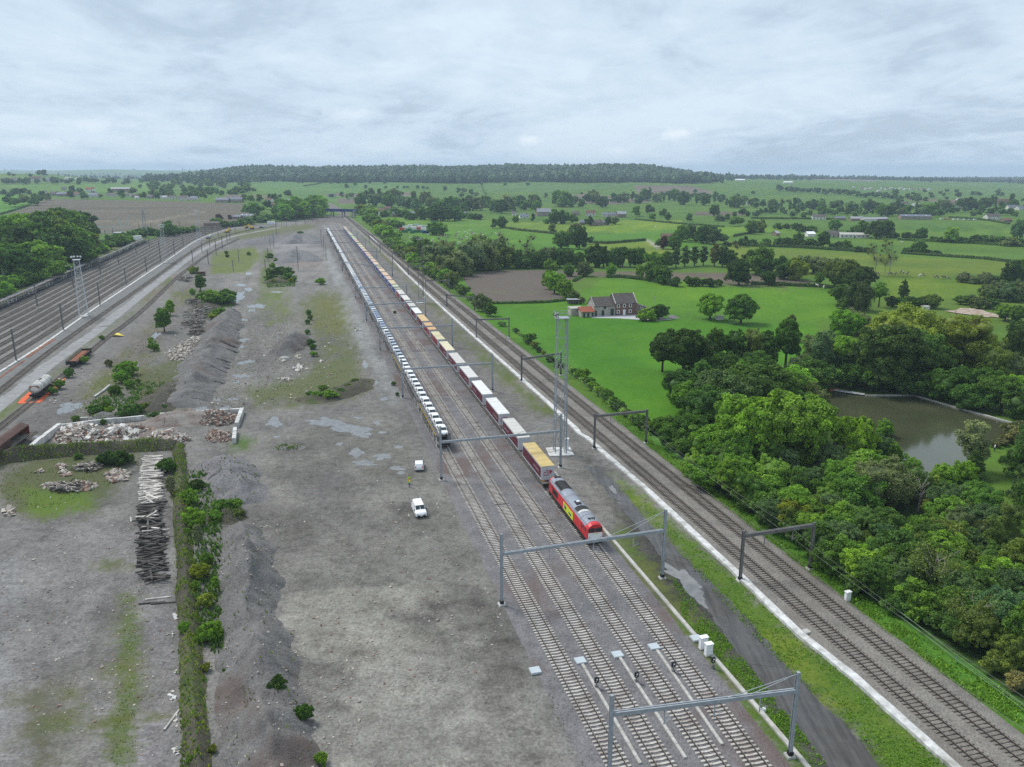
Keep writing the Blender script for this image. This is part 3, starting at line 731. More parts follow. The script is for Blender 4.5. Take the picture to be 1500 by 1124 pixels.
def puddle(u, v, w_, h_, seed, sk=0.0):
 ov = [(u + w_ / 2 * math.cos(a) + sk * math.sin(a), v - h_ / 2 * math.sin(a)) for a in [k * 2 * PI / 9 for k in range(9)]]
 blob(ov, .012 + .0008 * (seed % 9),'puddle', M['puddle'],.75,60, seed)
PUD = [(345,437,18,15,8),(338,446,12,7),(354,418,14,3.4),(364,424,9,5),(377,449,22,5),(368,455,10,3),(330,455,10,3.2),(343,463,12,6),(354,468.6,16,3.4),(338,474,6,3),(339,491,7,8),(350,498,26,4.4),(349,508,12,4.5),(336,513,12,2),(366,530,18,4),(353,532,9,4),(319,556,14,6),(353,551,22,4),(347,560,10,3),(339,585,14,3),(315,586,13,3),(290,600,34,7),(332,599,20,5),(364,401,8,3.5),(405,428,14,2),(411,414,9,2),
       (480,619,50,10,-6),(512,629,44,11,-9),(530,637,26,7),(402,619,20,11),(521,664,18,10),(533,679,34,8),(559,669,22,8),(581,687,20,5),(588,693,9,5),(545,561,20,4),(535,535,7,9),(552,620,9,6),(563,585,12,4),(560,634,10,3),(497,651,10,4),(525,612,12,3),(103,597,28,12,6),(92,603,16,7),(300,432,16,5,6),(227,492,10,8,5),(898,717,8,9,-4),(1000,846,26,30,-22),(1018,868,18,34,-16),(405,640,8,3),(60,640,30,3),(584,655,12,4)]
for i, q in enumerate(PUD): puddle(q[0], q[1], q[2] * 1.15, q[3] * 1.2, i, q[4] if len(q) > 4 else 0)
t = NT('ploughed_earth'); p = t.pos()
mp = t.n('ShaderNodeMapping'); mp.inputs['Rotation'].default_value = (0,0, math.radians(68)); t.l(p, mp.inputs[0])
wv_ = t.n('ShaderNodeTexWave'); wv_.inputs['Scale'].default_value = .085; wv_.inputs['Distortion'].default_value = 1.2; wv_.inputs['Detail'].default_value = 2; wv_.inputs['Detail Scale'].default_value = .25; t.l(mp.outputs[0], wv_.inputs['Vector'])
wf = t.n('ShaderNodeTexWave'); wf.inputs['Scale'].default_value = .7; wf.inputs['Distortion'].default_value = 2; t.l(mp.outputs[0], wf.inputs['Vector'])
n = t.noise(p, 1.2,4,.7); n4 = t.noise(p, .04,3,.6)
c = t.mix(t.ramp(n, .3,.7),(.080,.066,.056),(.135,.114,.098))
c = t.mix(t.math('MULTIPLY', t.ramp(wf.outputs[1],.3,.8),.25), c, (.062,.05,.043))
c = t.mix(t.math('MULTIPLY', t.ramp(wv_.outputs[1],.93,1.0),.75), c, (.235,.20,.16))
c = t.mix(t.math('MULTIPLY', t.ramp(n4,.58,.70),.35), c, (.12,.13,.05))
t.base(c); t.fin(.95,.1)
blob([(676,404),(700,400),(720,396.5),(800,396),(868,399),(845,408),(800,416),(805,424),(833,440),(780,444),(712,445.5),(690,428)],.05,'ploughed_field', t.m, .015,140,4)
t = NT('wet_dirt'); p = t.pos(); mp = t.n('ShaderNodeMapping'); mp.inputs['Rotation'].default_value = (0,0, math.radians(-14)); mp.inputs['Scale'].default_value = (1.6,.10,1); t.l(p, mp.inputs[0])
st_ = t.noise(mp.outputs[0],1.0,4,.6); nn = t.noise(p, .6,5,.7); n6 = t.noise(p, .12,3)
c = t.mix(t.ramp(st_, .38,.62),(.042,.040,.039),(.078,.075,.072)); c = t.mix(t.math('MULTIPLY', t.ramp(nn, .5,.75),.5), c, (.115,.11,.102)); t.base(c)
t.bump(nn, .5,.08); t.fin(.55,.4); t.l(t.ramp(n6,.66,.34), t.b.inputs['Roughness'])
LE = densify2([G(*q) for q in [(1290,1215),(1222,1135),(1160,1060),(1097,975),(1037,898),(985,836),(946,786),(908,742),(872,702),(850,680)]])[::3]; RE = densify2([G(*q) for q in [(1372,1215),(1300,1135),(1236,1062),(1158,980),(1090,902),(1038,850),(986,800),(946,760),(914,722),(880,686)]])[::3]
n_ = 170; ix = lambda L_: [L_[int(i * (len(L_) - 1) / (n_ - 1))] for i in range(n_)]; LE, RE = ix(LE), ix(RE)
for i in range(n_): e = .55 * float(fbm(i / 3.5,2,5,4)); LE[i] = LE[i] + Vector((e, 0,0)); e = .55 * float(fbm(i / 3.5,9,6,4)); RE[i] = RE[i] + Vector((e, 0,0))
sheet_between('dirt_road', LE, RE, .008, t.m)
t = NT('pond_water'); t.base(t.mix(t.ramp(t.noise(t.pos(),.05,3),.35,.65),(.046,.052,.026),(.062,.066,.036))); t.bump(t.noise(t.pos(),.9,3),.10,.05); t.fin(.09,.5); M['pond'] = t.m
PONDPX = [(1200,584),(1222,574),(1267,580.5),(1300,580),(1338,579.5),(1400,598),(1484,621),(1474,638),(1440,652),(1420,680),(1380,705),(1330,700),(1268,655),(1226,618)]
blob(PONDPX, .10,'pond_water', M['pond'],.0,140,3)
blob([(1480,812),(1520,818),(1540,850),(1500,846)],.10,'pool_water', M['pond'],.1,40,5)
t = NT('service_road'); p = t.pos(); n = t.noise(p, .35,5,.7); n5 = t.noise(p, .06,3)
c = t.mix(t.ramp(n, .3,.7),(.155,.155,.158),(.275,.275,.275)); c = t.mix(t.ramp(n5,.58,.66), c, (.17,.168,.16)); t.base(c); t.fin(.85,.3); M['road'] = t.m
f = np.linspace(0, QC.len, 160); a = QC.at(f, -2.0); b = QC.at(f, 2.1)
jl = .9 * fbm(f / 5, f * 0,2,3); 
sheet_between('service_road', list(zip(QC.at(f, -2.3)[0] + jl, QC.at(f, -2.3)[1] + jl)), list(zip(b[0], b[1])),.03, M['road'])
f = np.linspace(0, LC.len, 160); sheet_between('walkway', list(zip(*LC.at(f, -.45)[:2])), list(zip(*LC.at(f, .45)[:2])),.12, M['concrete_white'])
t = NT('asphalt_apron'); p = t.pos(); c = t.mix(t.ramp(t.noise(p, .5,5,.7),.3,.7),(.105,.105,.103),(.165,.165,.162)); t.base(c); t.fin(.9,.2); M['apron'] = t.m
sheet_between('platform_strip', list(zip(*LC.at(f, .46)[:2])), list(zip(*LC.at(f, 5.2)[:2])),.014, M['apron'])
t = NT('farmyard_paving'); t.base(t.mix(t.ramp(t.noise(t.pos(),.7,4),.3,.7),(.34,.345,.37),(.42,.42,.44))); t.fin(.9,.2)
blob([(862,463.5),(905,462),(935,461),(960,464),(985,468),(965,470),(935,468.5),(905,466.5),(868,466)],.02,'farmyard', t.m, .03,60,7)
blob([(978,463),(985,461.5),(996,466),(984,468)],.025,'vegetable_patch', M['ballast'],.1,40,9)
t = NT('bare_earth_scar'); t.base(t.mix(t.ramp(t.noise(t.pos(),.5,4),.35,.65),(.26,.17,.12),(.40,.36,.31))); t.fin(.95,.1)
blob([(1385,457),(1412,451),(1440,455),(1472,467),(1440,466),(1410,461)],.3,'earth_scar', t.m, .3,60,8)

# ---------------------------------------------------------------- railway tracks
def rail_mb(c, off, z, t0, t1, step=3.0, w_=.072, h_=.15):
 n = max(2, int((t1 - t0) / step)); f = np.linspace(t0, t1, n); x, y, a = c.at(f, off); V = []
 for i in range(n):
  lx, ly = math.sin(a[i]),-math.cos(a[i])
  V += [(x[i] - lx * .065, y[i] - ly * .065, z),(x[i] - lx * w_ / 2, y[i] - ly * w_ / 2, z + h_),(x[i] + lx * w_ / 2, y[i] + ly * w_ / 2, z + h_),(x[i] + lx * .065, y[i] + ly * .065, z)]
 Fs = [(4 * i + k, 4 * i + k + 1,4 * i + 5 + k, 4 * i + 4 + k) for i in range(n - 1) for k in range(3)]
 mi = [1 if k == 1 else 0 for i in range(n - 1) for k in range(3)]
 return np.array(V), np.array(Fs), mi
def sleeper_mesh(name, mat, w_=.26, l_=2.5, h_=.13):
 m = MB()
 for s in (-1,1): m.bbox(s * l_ / 2 if s < 0 else .32,-.32 if s < 0 else s * l_ / 2,-w_ / 2, w_ / 2,0, h_, .03)
 m.box(-.322,.322,-w_ / 2 + .015, w_ / 2 - .015,0, h_ - .05)
 return m.mesh(name, mat)
SLP_N = sleeper_mesh('sleeper', M['conc_sleeper'])
SLP_M = sleeper_mesh('sleeper', M['old_sleeper'])
def track(label, c, z, slp, t0=0.0, t1=None, near=100, spacing=.6, group='tracks', stuff_from=None, full=True, name='railway_track', gone=0.0):
 t1 = t1 or c.len
 root = empty(name, (*[float(q) for q in c.at(t0)[:2]],0)); tag(root, label, 'railway track', group)
 o = root.location
 for s in (-1,1):
  Vr, Fr, mi = rail_mb(c, s * .7525, z + .12, t0, t1); Vr -= np.array(o)
  mkobj('rail', npmesh('rail', Vr, Fr, [M['rust'], M['railhead']], mi), root)
 ts = np.arange(t0, t1, spacing); x, y, a = c.at(ts)
 if near:
  for i in range(min(near, len(ts))):
   s = mkobj('sleeper', slp, root); s.location = (x[i] - o.x, y[i] - o.y, z); s.rotation_euler = (0,0, a[i] - PI / 2 + R.uniform(-.012,.012))
 if full:
  sv = np.array([v.co[:] for v in slp.vertices]); sf = [tuple(p.vertices) for p in slp.polygons]
  V = []; FF = {}
  k = 0
  for i in range(near, len(ts)):
   if R.random() < gone: continue
   if ts[i] > 330:                 # far away: a plain bar is all one can see
    q = np.array([(-1.25,-.13,0),(1.25,-.13,0),(1.25,.13,0),(-1.25,.13,0),(-1.25,-.13,.12),(1.25,-.13,.12),(1.25,.13,.12),(-1.25,.13,.12)]); fs = [(4,5,6,7),(0,1,5,4),(1,2,6,5),(2,3,7,6),(3,0,4,7)]
   else: q, fs = sv, sf
   b = a[i] - PI / 2; ca, sa = math.cos(b), math.sin(b)
   V.append(np.stack([x[i] - o.x + q[:, 0] * ca - q[:, 1] * sa, y[i] - o.y + q[:, 0] * sa + q[:, 1] * ca, q[:, 2] + z],1))
   for f in fs: FF.setdefault(len(f),[]).append([j + k for j in f])
   k += len(q)
  if V:
   ob = mkobj('sleepers', npmesh('sleepers', np.concatenate(V),[np.array(v) for v in FF.values()], slp.materials[0]), root); ob['kind'] = 'stuff'
 return root
track('sidings track nearest the gravel lot, car train standing on it', T1,.10, SLP_N, group='four siding tracks', gone=.01)
track('second siding track from the gravel lot, weedy and empty', T2,.10, SLP_N, group='four siding tracks', gone=.02)
track('third siding track from the gravel lot, empty beside the lorry trailer train', T3,.10, SLP_N, group='four siding tracks', gone=.02)
track('siding track under the red locomotive and its trailers', T4,.10, SLP_N, group='four siding tracks')
track('main line track on brown ballast beside the white cable trough', M1,.34, SLP_M, group='two main line tracks')
track('main line track on brown ballast beside the green verge', M2,.34, SLP_M, group='two main line tracks')
ords = ['first','second','third','fourth','fifth','sixth','seventh','eighth','ninth','tenth','eleventh','twelfth','thirteenth','fourteenth','fifteenth','sixteenth','seventeenth','eighteenth','nineteenth','twentieth']
def ordn(k):
 if k <= 20: return ords[k - 1]
 tens = {20: 'twenty',30: 'thirty',40: 'forty',50: 'fifty',60: 'sixty',70: 'seventy',80: 'eighty',90: 'ninety'}
 if k >= 100: return 'hundred and ' + (ordn(k - 100) if k > 100 else 'first')
 t_ = k // 10 * 10; u_ = k % 10
 return tens[t_] + ' ' + ords[u_ - 1] if u_ else {20: 'twentieth',30: 'thirtieth',40: 'fortieth',50: 'fiftieth',60: 'sixtieth',70: 'seventieth',80: 'eightieth',90: 'ninetieth'}[t_]
SLP_Y = sleeper_mesh('sleeper', M['old_sleeper'])
track('dark yard track carrying the long row of empty car wagons', WC, .04, SLP_Y, near=0, group='left yard tracks')
for k, c in enumerate(YARD):
 track(f'dark empty yard track, {ordn(8 - k)} from the white walkway line', c, .04, SLP_Y, near=0, group='left yard tracks')
track('single yard track between the white walkway and the pale service road', PC, .03, SLP_Y, near=0, group='left yard tracks')
track('overgrown siding under the tank wagon and the rusty flat wagon', RC, .02, SLP_Y, near=0, group='left yard tracks')
track('short buried siding under the maroon van wagon', SC, .02, SLP_Y, near=0, group='left yard tracks')
t = NT('yard_grime'); p = t.pos(); c = t.mix(t.ramp(t.noise(p, 1.4,4,.7),.3,.7),(.060,.049,.040),(.125,.108,.092)); t.base(c); t.fin(.95,.15); M['grime'] = t.m
for c in [WC] + YARD + [PC, RC]:
 f = np.linspace(0, c.len, 150); jj = .25 * fbm(f / 3, f * 0,5,3)
 wd = 1.35 if c not in (PC, RC) else 1.0
 sheet_between('track_bed', list(zip(c.at(f, -wd + jj)[0], c.at(f, -wd + jj)[1])), list(zip(c.at(f, wd + jj)[0], c.at(f, wd + jj)[1])),.026, M['grime'])
# ---------------------------------------------------------------- cable troughs, kerb, lids
def ribbon(name, P, w_, z0, z1, mat, label, cat, jitter=0.0):
 P = [Vector((p[0], p[1],0)) for p in P]; V = []; n = len(P)
 for i, p in enumerate(P):
  d = (P[min(i + 1, n - 1)] - P[max(i - 1,0)]).normalized(); s = Vector((d.y, -d.x, 0)); j = R.uniform(-jitter, jitter)
  a = p - s * (w_ / 2 + j); b = p + s * (w_ / 2 + j * .6); zt = z1 + R.uniform(-jitter, jitter) * .3
  V += [(a.x, a.y, z0),(a.x, a.y, zt),(b.x, b.y, zt),(b.x, b.y, z0)]
 Fs = np.array([(4 * i + k, 4 * i + k + 1,4 * i + 5 + k, 4 * i + 4 + k) for i in range(n - 1) for k in range(3)] + [(0,1,2,3),(4 * n - 1,4 * n - 2,4 * n - 3,4 * n - 4)][:0])
 o = mkobj(name, npmesh(name, np.array(V), Fs, mat)); tag(o, label, cat); return o
def densify(P, step=2.0):
 out = []
 for a, b in zip(P[:-1], P[1:]):
  n = max(1, int((b - a).length / step)); out += [a.lerp(b, i / n) for i in range(n)]
 return out + [P[-1]]
ribbon('cable_trough', densify([G(u, v) for u, v in DUCT]),1.05,-.05,.42, M['concrete_white'],'long white cable trough running beside the main line','cable trough',.1)
f = np.linspace(0, KERB.len, 240); x, y, a = KERB.at(f)
ribbon('concrete_kerb', list(zip(x, y)),.5,-.05,.26, M['concrete'],'straight concrete kerb between the sidings and the dirt road','kerb',.02)
for i, (a_, b_, lb) in enumerate((((853,975),(938,1121),'leftmost'),((908,965),(1004,1113),'middle'),((962,954),(1058,1093),'rightmost'))):
 A = G(*a_); B = G(*b_); m = MB(); L = (B - A).length; n = int(L / 1.0)
 for k in range(n):
  p = A.lerp(B, (k + .02) / n); q = A.lerp(B, (k + .98) / n); p.z = q.z = .17; m.beam(p, q, .34,.2)
 tag(m.build('concrete_cable_duct', M['concrete']), f'{lb} of the three slim concrete ducts lying between the siding tracks','cable duct','cable ducts between the siding tracks')
M['lid'] = rough_mat('bluish_steel_lid',(.42,.47,.50),.12,1,.5,.4,(.3,.3,.3),.7,.4)
lids = ['alone on the edge of the gravel lot','at the head of the leftmost duct','at the head of the middle duct','at the head of the rightmost duct','beside the two white cabinets']
for (u, v), lb in zip(((784,984.5),(850,970),(904.5,961),(958,949.5),(1019.5,937)), lids):
 p = G(u, v); m = MB(); m.cbox((0,0,0),(1.25,1.25,.24),0); m.cbox((0,0,.243),(1.15,1.15,.03),0)
 o = m.build('cable_pit_lid', M['lid']); o.location = p; o.location.z = .05; o.rotation_euler = (0,0,.28); tag(o, f'square bluish steel pit lid {lb}','pit lid','pit lids between the tracks')
sig = empty('dwarf_signal', linked=False); PROTOS.append(sig)
m = MB(); m.cbox((0,0,0),(.34,.34,.25)); m.cbox((0,.0,.25),(.1,.1,.35)); m.build('post', M['galv_dark'], sig, False)
m = MB(); m.bbox(-.24,.24,-.13,.13,.6,1.22,.05); m.build('signal_head', M['black'], sig, False)
m = MB(); m.tube([(0,-.14,1.02),(0,-.2,1.02)],.085,10); m.tube([(-.1,-.14,.8),(-.1,-.19,.8)],.05,8); m.build('lamp', M['white'], sig, False)
for (u, v), lb in zip(((873.5,1009),(932,1001),(986,986),(1044,979)),('on the leftmost cable duct','on the middle cable duct','on the rightmost cable duct','beside the concrete kerb')):
 tag(dup(sig, G(u, v) + Vector((0,0,.2)),.25,1.05), f'small black dwarf signal {lb}','signal','dwarf signals')
def cabinet(u, v, w_, d_, h_, rz, label, group):
 r = empty('equipment_cabinet', G(u, v), rz); tag(r, label, 'cabinet', group)
 m = MB(); m.bbox(-w_ / 2, w_ / 2,-d_ / 2, d_ / 2,.12, h_, .04); m.cbox((0,0, h_ + .002),(w_ + .12, d_ + .12,.06)); m.build('body', M['white'], r)
 m = MB(); m.cbox((0,0,0),(w_ + .06, d_ + .06,.12)); m.build('plinth', M['concrete'], r)
 m = MB(); m.box(-w_ / 2 + .06, w_ / 2 - .06,-d_ / 2 - .02,-d_ / 2 - .002,.2, h_ - .12); m.box(-.02,.02,-d_ / 2 - .05,-d_ / 2 - .021, h_ * .45, h_ * .55); m.build('door', M['white'], r)
cabinet(1030,950,1.0,.6,1.6,.3,'white equipment cabinet nearer the square lid beside the kerb','white cabinets by the kerb')
cabinet(1037.5,960,.9,.6,1.6,.3,'white equipment cabinet farther down the kerb from the square lid','white cabinets by the kerb')
cabinet(1241,880,.8,.5,1.35,.35,'lone white cabinet in the grass of the main line verge', None)
# ---------------------------------------------------------------- catenary portals
def ibeam(m, p, h, w_=.34, rz=0.0):
 ca, sa = math.cos(rz), math.sin(rz)
 for (x0, x1, y0, y1) in ((-w_ / 2, w_ / 2,-w_ / 2,-w_ / 2 + .05),(-w_ / 2, w_ / 2, w_ / 2 - .05, w_ / 2),(-.03,.03,-w_ / 2 + .05, w_ / 2 - .05)):
  m.cbox((p.x + (x0 + x1) / 2 * ca - (y0 + y1) / 2 * sa, p.y + (x0 + x1) / 2 * sa + (y0 + y1) / 2 * ca, p.z),(x1 - x0, y1 - y0, h), rz)
def portal(bl, br, hl, hr, zb, label, mat, droppers=(), guys=False, group='', bw=.42):
 A = G(*bl); B = G(*br); d = (B - A); rz = math.atan2(d.y, d.x); L = d.length
 r = empty('catenary_portal', A, rz); tag(r, label, 'catenary portal', group)
 for x, h in ((0, hl),(L, hr)):
  m = MB(); ibeam(m, Vector((x, 0,.3)), h - .3,.36); m.cbox((x, 0, h),(.30,.30,.06)); o = m.build('mast', mat, r)
  m = MB(); m.cbox((x, 0,-.02),(.95,.95,.22),0,.04); m.build('footing', M['concrete_white'], o)
  m = MB(); m.cbox((x, 0,.2),(.5,.5,.42)); m.build('base_plate', M['black'], o)
 m = MB()
 for yy in (-.13,.13): m.beam((.2, yy, zb),(L - .2, yy, zb),.13, bw)
 k = 1.2
 while k < L - 1: m.beam((k, -.13, zb + .1),(k, .13, zb + .1),.1,.08); k += 2.4
 bo = m.build('beam', mat, r)
 for x in droppers:
  m = MB(); m.beam((x * L, 0, zb - .2),(x * L, 0, zb - 1.9),.09); m.beam((x * L, 0, zb - 1.7),(x * L + 1.1,.5, zb - 1.75),.05); m.beam((x * L, 0, zb - 1.1),(x * L + 1.1,.5, zb - 1.75),.04)
  m.build('dropper', mat, bo)
 if guys:
  m = MB()
  for f_ in (.62,.74): m.beam((L, 0, hr - .15),(L * f_, 0, zb + .2),.055)
  m.build('stay_rod', mat, r)
 return r
def Hm(bl, vtop): return max(4.0, ztop(G(*bl), vtop))
PORT = [((892,1146),(1157,1108),1043,985,1083,'nearest, cut by the lower frame edge'),((735,886),(970,847),783,747,812,'second from the camera, in front of the red locomotive'),
  ((646.7,703.5),(821,685),625,607,648,'third, at the head of the car train beside the tall floodlight tower'),((590,583),(721.5,573),527,517,541,'fourth from the camera'),((557,513.5),(663,508),471,464,481.5,'fifth from the camera'),
  ((537,470.7),(623.6,464),443,428,441,'sixth from the camera'),((521,437),(596,434.5),418.7,404,413.5,'seventh from the camera'),((501.7,397),(575,405.8),377,386,384,'eighth from the camera'),
  ((497,382),(552,380),365,361,370,'ninth from the camera'),((489,367),(536,365.5),352,350,356,'tenth from the camera'),((484,355),(524,354),342,341,346,'eleventh from the camera'),((480,346),(515,345),335,334,338,'farthest, by the track throat')]
for i, (bl, br, tl, tr, vb, lb) in enumerate(PORT):
 hl, hr = Hm(bl, tl), Hm(br, tr); zb = ztop(G(*bl), vb)
 if i >= 3: hl = hr = min(hl, 10.5); zb = min(zb, hl - 1.2)
 if i == 0: hl, hr, zb = 9.6,9.6,7.6
 print('portal', i, hl, hr, zb)
 portal(bl, br, hl, hr, zb, f'grey sidings portal, {lb}', M['galv'],(.28,.55,.8) if i < 5 else (.5,), i < 3,'portals over the sidings')
MPORT = [((1084,851),(1186,833.5),778,766,784,'nearest the camera'),((870.5,657.5),(946,649),606,600,608,'second from the camera'),((764,559),(821.5,549.5),520,516,522,'third, behind the tall floodlight tower'),((698,496),(745.7,494.5),467,465,469,'fourth from the camera'),
         ((654.7,450.5),(694.8,455),431,431,433,'fifth from the camera'),((624,428),(658,428),410,406,411,'sixth from the camera'),((598,404),(629,405),389,388,390,'seventh from the camera'),((575,386),(602,386),371,370,373,'eighth from the camera'),((557,370),(580,370),357,356,358,'ninth from the camera'),((541,356),(562,356),344,344,345,'farthest, near the road bridge')]
for i, (bl, br, tl, tr, vb, lb) in enumerate(MPORT):
 hl = min(9.4, Hm(bl, tl)); hr = min(9.4, Hm(br, tr)); zb = min(hl, hr) - .35
 print('mportal', i, Hm(bl, tl), Hm(br, tr))
 portal(bl, br, hl, hr, zb, f'dark portal over the main line, {lb}', M['galv_dark'],(.3,.7), False, 'portals over the main line',.5)
MASTS = [(24,529,482),(55,451,416),(93,484,445),(147,448.5,414),(108,423,392),(147.6,403.5,377),(174,387.5,366),(185,418,393),(215,399,376),(200,373.6,354),(235.6,385,353),(256,373.6,352),(219,362,350),(282.5,385,365.6),(268.7,361,347),(8,425,396),(63,404.5,378),(55,403,388),(98,390,365),(124,379.5,357),(134,377,362),(142,371,350),(152,370,352),
         (305.5,388,367),(317,374.7,350),(326,364.5,345),(296,370,354),(350,385,365),(342,400,381),(333,356.5,341.6),(307.6,362,349),(320,348,330),(345,341.6,323.5),(361,340.5,320),(337,352,337),(301,345,330),(311,342,328),(372,340,322),(386,337,320),(420,333,318),(434,331,317),(447,329,316),
         (405,345,320),(396,364,349),(401,363,343),(437,397,361),(474.7,369,347),(478,382,361),(471,361,337),(389,397,380),(393,384,363),(413,330,318),(458,327,315),(466,326,314),(205,344,327),(222,340,326),(240,343,324),(264,340,324),(155,352,337),(166,347,333)]
mroot = {}
for k, h in enumerate((8.0,10.0,12.0)):
 r = empty('catenary_mast', linked=False); PROTOS.append(r)
 m = MB(); ibeam(m, Vector((0,0,.2)), h - .2,.34); m.beam((0,0, h - 1.0),(1.7,0, h - .8),.07); m.beam((0,0, h - 2.2),(1.5,0, h - .9),.06); m.build('mast', M['galv_dark'], r, False)
 m = MB(); m.cbox((0,0,-.03),(.85,.85,.3)); m.build('footing', M['concrete_white'], r, False); mroot[k] = (r, h)
rows = {}
MASTS.sort()
for i, (u, v, vt) in enumerate(MASTS):
 P = T(u, v); h = ztop(P, vt) - P.z; h = max(6.5, min(15, h)); k = 0 if h < 9 else 1 if h < 11 else 2
 r, h0 = mroot[k]
 o = dup(r, P, .9 if u < 340 else .2,(1.2 if u < 120 else 1,1, h / h0)); tag(o, f'dark catenary mast of yard or wasteland, {ordn(i + 1)} from the left','catenary mast','single catenary masts')
# ---------------------------------------------------------------- floodlight towers
def tower(u, v, vtop, w0, w1, label, mat, lamps, pad, plat=True, bays=7, rz=.3, ladder=True, group='floodlight towers'):
 P = T(u, v); H = ztop(P, vtop) - P.z; r = empty('floodlight_tower', P, rz); tag(r, label, 'floodlight tower', group)
 m = MB(); cor = lambda z: [Vector((sx * (w0 + (w1 - w0) * z / H) / 2, sy * (w0 + (w1 - w0) * z / H) / 2, z)) for sx, sy in ((-1,-1),(1,-1),(1,1),(-1,1))]
 zz = [H * k / bays for k in range(bays + 1)]
 thick = .16 if w0 > 1.5 else .12
 for k in range(4):
  m.beam(cor(.1)[k], cor(H)[k], thick)
 lat = MB()
 for i in range(bays):
  a = cor(zz[i]); b = cor(zz[i + 1])
  for k in range(4):
   q = (k + 1) % 4
   lat.beam(b[k], b[q],.08)
   if plat: lat.beam(a[k], b[q],.10) if (i + k) % 2 else lat.beam(a[q], b[k],.10)
   else: lat.beam(a[k], b[q],.07); lat.beam(a[q], b[k],.07)
 m.build('legs', mat, r); lat.build('bracing', mat, r)
 if ladder:
  m = MB(); y0 = -w0 / 2 - .25
  for sx in (-.25,.25): m.beam((w0 / 2 - .2 + sx, y0,.2),(w0 / 2 - .2 + sx, y0 * w1 / w0 - .02, H + .3),.06)
  z = .5
  while z < H: m.beam((w0 / 2 - .45, y0 + (y0 * w1 / w0 - y0) * z / H, z),(w0 / 2 + .05, y0 + (y0 * w1 / w0 - y0) * z / H, z),.035); z += .5
  m.build('ladder', mat, r)
 m = MB(); pw = w1 + .9; m.cbox((0,0, H),(pw, pw, .14))
 if plat:
  for sx in (-1,1):
   for sy in (-1,1): m.beam((sx * pw / 2, sy * pw / 2, H),(sx * pw / 2, sy * pw / 2, H + 1.25),.07)
  for z in (.65,1.22):
   for s in (-1,1): m.beam((-pw / 2, s * pw / 2, H + z),(pw / 2, s * pw / 2, H + z),.06); m.beam((s * pw / 2,-pw / 2, H + z),(s * pw / 2, pw / 2, H + z),.06)
 m.build('platform', mat, r)
 for (lx, ly, lz, rr) in lamps:
  m = MB(); m.beam((lx * .8, ly * .8, H + .1),(lx, ly, H + lz - .2),.06); m.tube([(lx, ly, H + lz - .25),(lx * 1.05, ly * 1.05, H + lz),(lx * 1.12, ly * 1.12, H + lz + .1)],[rr * .6, rr, rr * .85],10)
  m.build('floodlight', M['galv_pale'] if not plat else M['galv_dark'], r)
 m = MB(); m.cbox((0,0,-.1),(pad, pad, .3)); m.build('foundation', M['concrete_white'], r)
 return r
tower(820,662.5,466,2.3,1.9,'tall slim lattice floodlight tower on a white slab beside the trailer train', M['galv'],[(-1.3,-.6,.9,.35),(-1.3,.2,.8,.35),(-1.0,-1.0,1.1,.3),(-1.4,.8,.7,.3)],5.2, True, 7,.12)
cabinet(829.5,660,.9,.7,2.6,.1,'tall white cabinet on the slab of the floodlight tower', None)
tower(617,443.5,351,2.3,1.9,'lattice floodlight tower by the main line, seen against the willows', M['galv_dark'],[(-1.3,-.6,.9,.35),(-1.3,.4,.8,.35)],4.5, True, 7,.12)
cabinet(621,443,.8,.7,2.4,.1,'white cabinet on the slab of the distant floodlight tower', None)
LMP = [(-1.5,-1.2,1.3,.42),(-.5,-1.5,1.5,.42),(.7,-1.4,1.5,.42),(1.6,-.9,1.3,.42),(1.5,.9,1.2,.42),(-1.5,.9,1.2,.42)]
tower(123,463.5,381,3.4,1.9,'white latticed floodlight tower nearest the camera in the left yard', M['galv_pale'], LMP, 3.2, False, 9,.4, False)
tower(242,385,333,3.4,1.9,'white latticed floodlight tower halfway along the left yard', M['galv_pale'], LMP, 3.2, False, 9,.4, False)
tower(291.5,352,311,3.4,1.9,'white latticed floodlight tower at the far bend of the left yard', M['galv_pale'], LMP, 3.2, False, 9,.4, False)
FN = densify([G(u, v) for u, v in [(1560,1090),(1500,1047),(1400,972),(1290,886),(1180,806),(1080,738),(1000,680),(955,645)]],5.0)
r = empty('wire_fence', FN[0]); tag(r, 'green wire fence running along the main line verge below the thicket','fence')
m = MB()
for z in (.55,1.1): m.tube([p - FN[0] + Vector((0,0, z)) for p in FN],.022,4)
M['fencewire'] = rough_mat('green_wire',(.16,.30,.18),.1,1,.6,.3); m.build('wire', M['fencewire'], r)
for p in FN[::2]:
 m = MB(); m.cbox(p - FN[0],(.07,.07,1.2)); m.build('post', M['fencewire'], r)

def wires(c, supports, label, dz=(5.7,7.1)):
 ts = sorted(c.nearest(G(*p)) for p in supports); r = empty('overhead_line',(0,0,0)); tag(r, label, 'overhead line','overhead lines')
 for nm, z, sag in (('contact_wire', dz[0],.05),('messenger_wire', dz[1],.9)):
  pts = []
  for a, b in zip(ts[:-1], ts[1:]):
   for k in range(8): f = k / 8; x, y, _ = c.at(a + (b - a) * f); pts.append((float(x), float(y), z - 4 * sag * f * (1 - f)))
  m = MB(); m.tube(pts, .016,4, False); m.build(nm, M['galv_dark'], r)
BM = [(q[0][0], q[0][1]) for q in MPORT]
for c, lb in ((M1,'overhead wires above the main line track nearer the white trough'),(M2,'overhead wires above the main line track nearer the green verge')):
 wires(c, [(1560,1220)] + [((q[0][0] + q[1][0]) / 2,(q[0][1] + q[1][1]) / 2) for q in MPORT], lb)

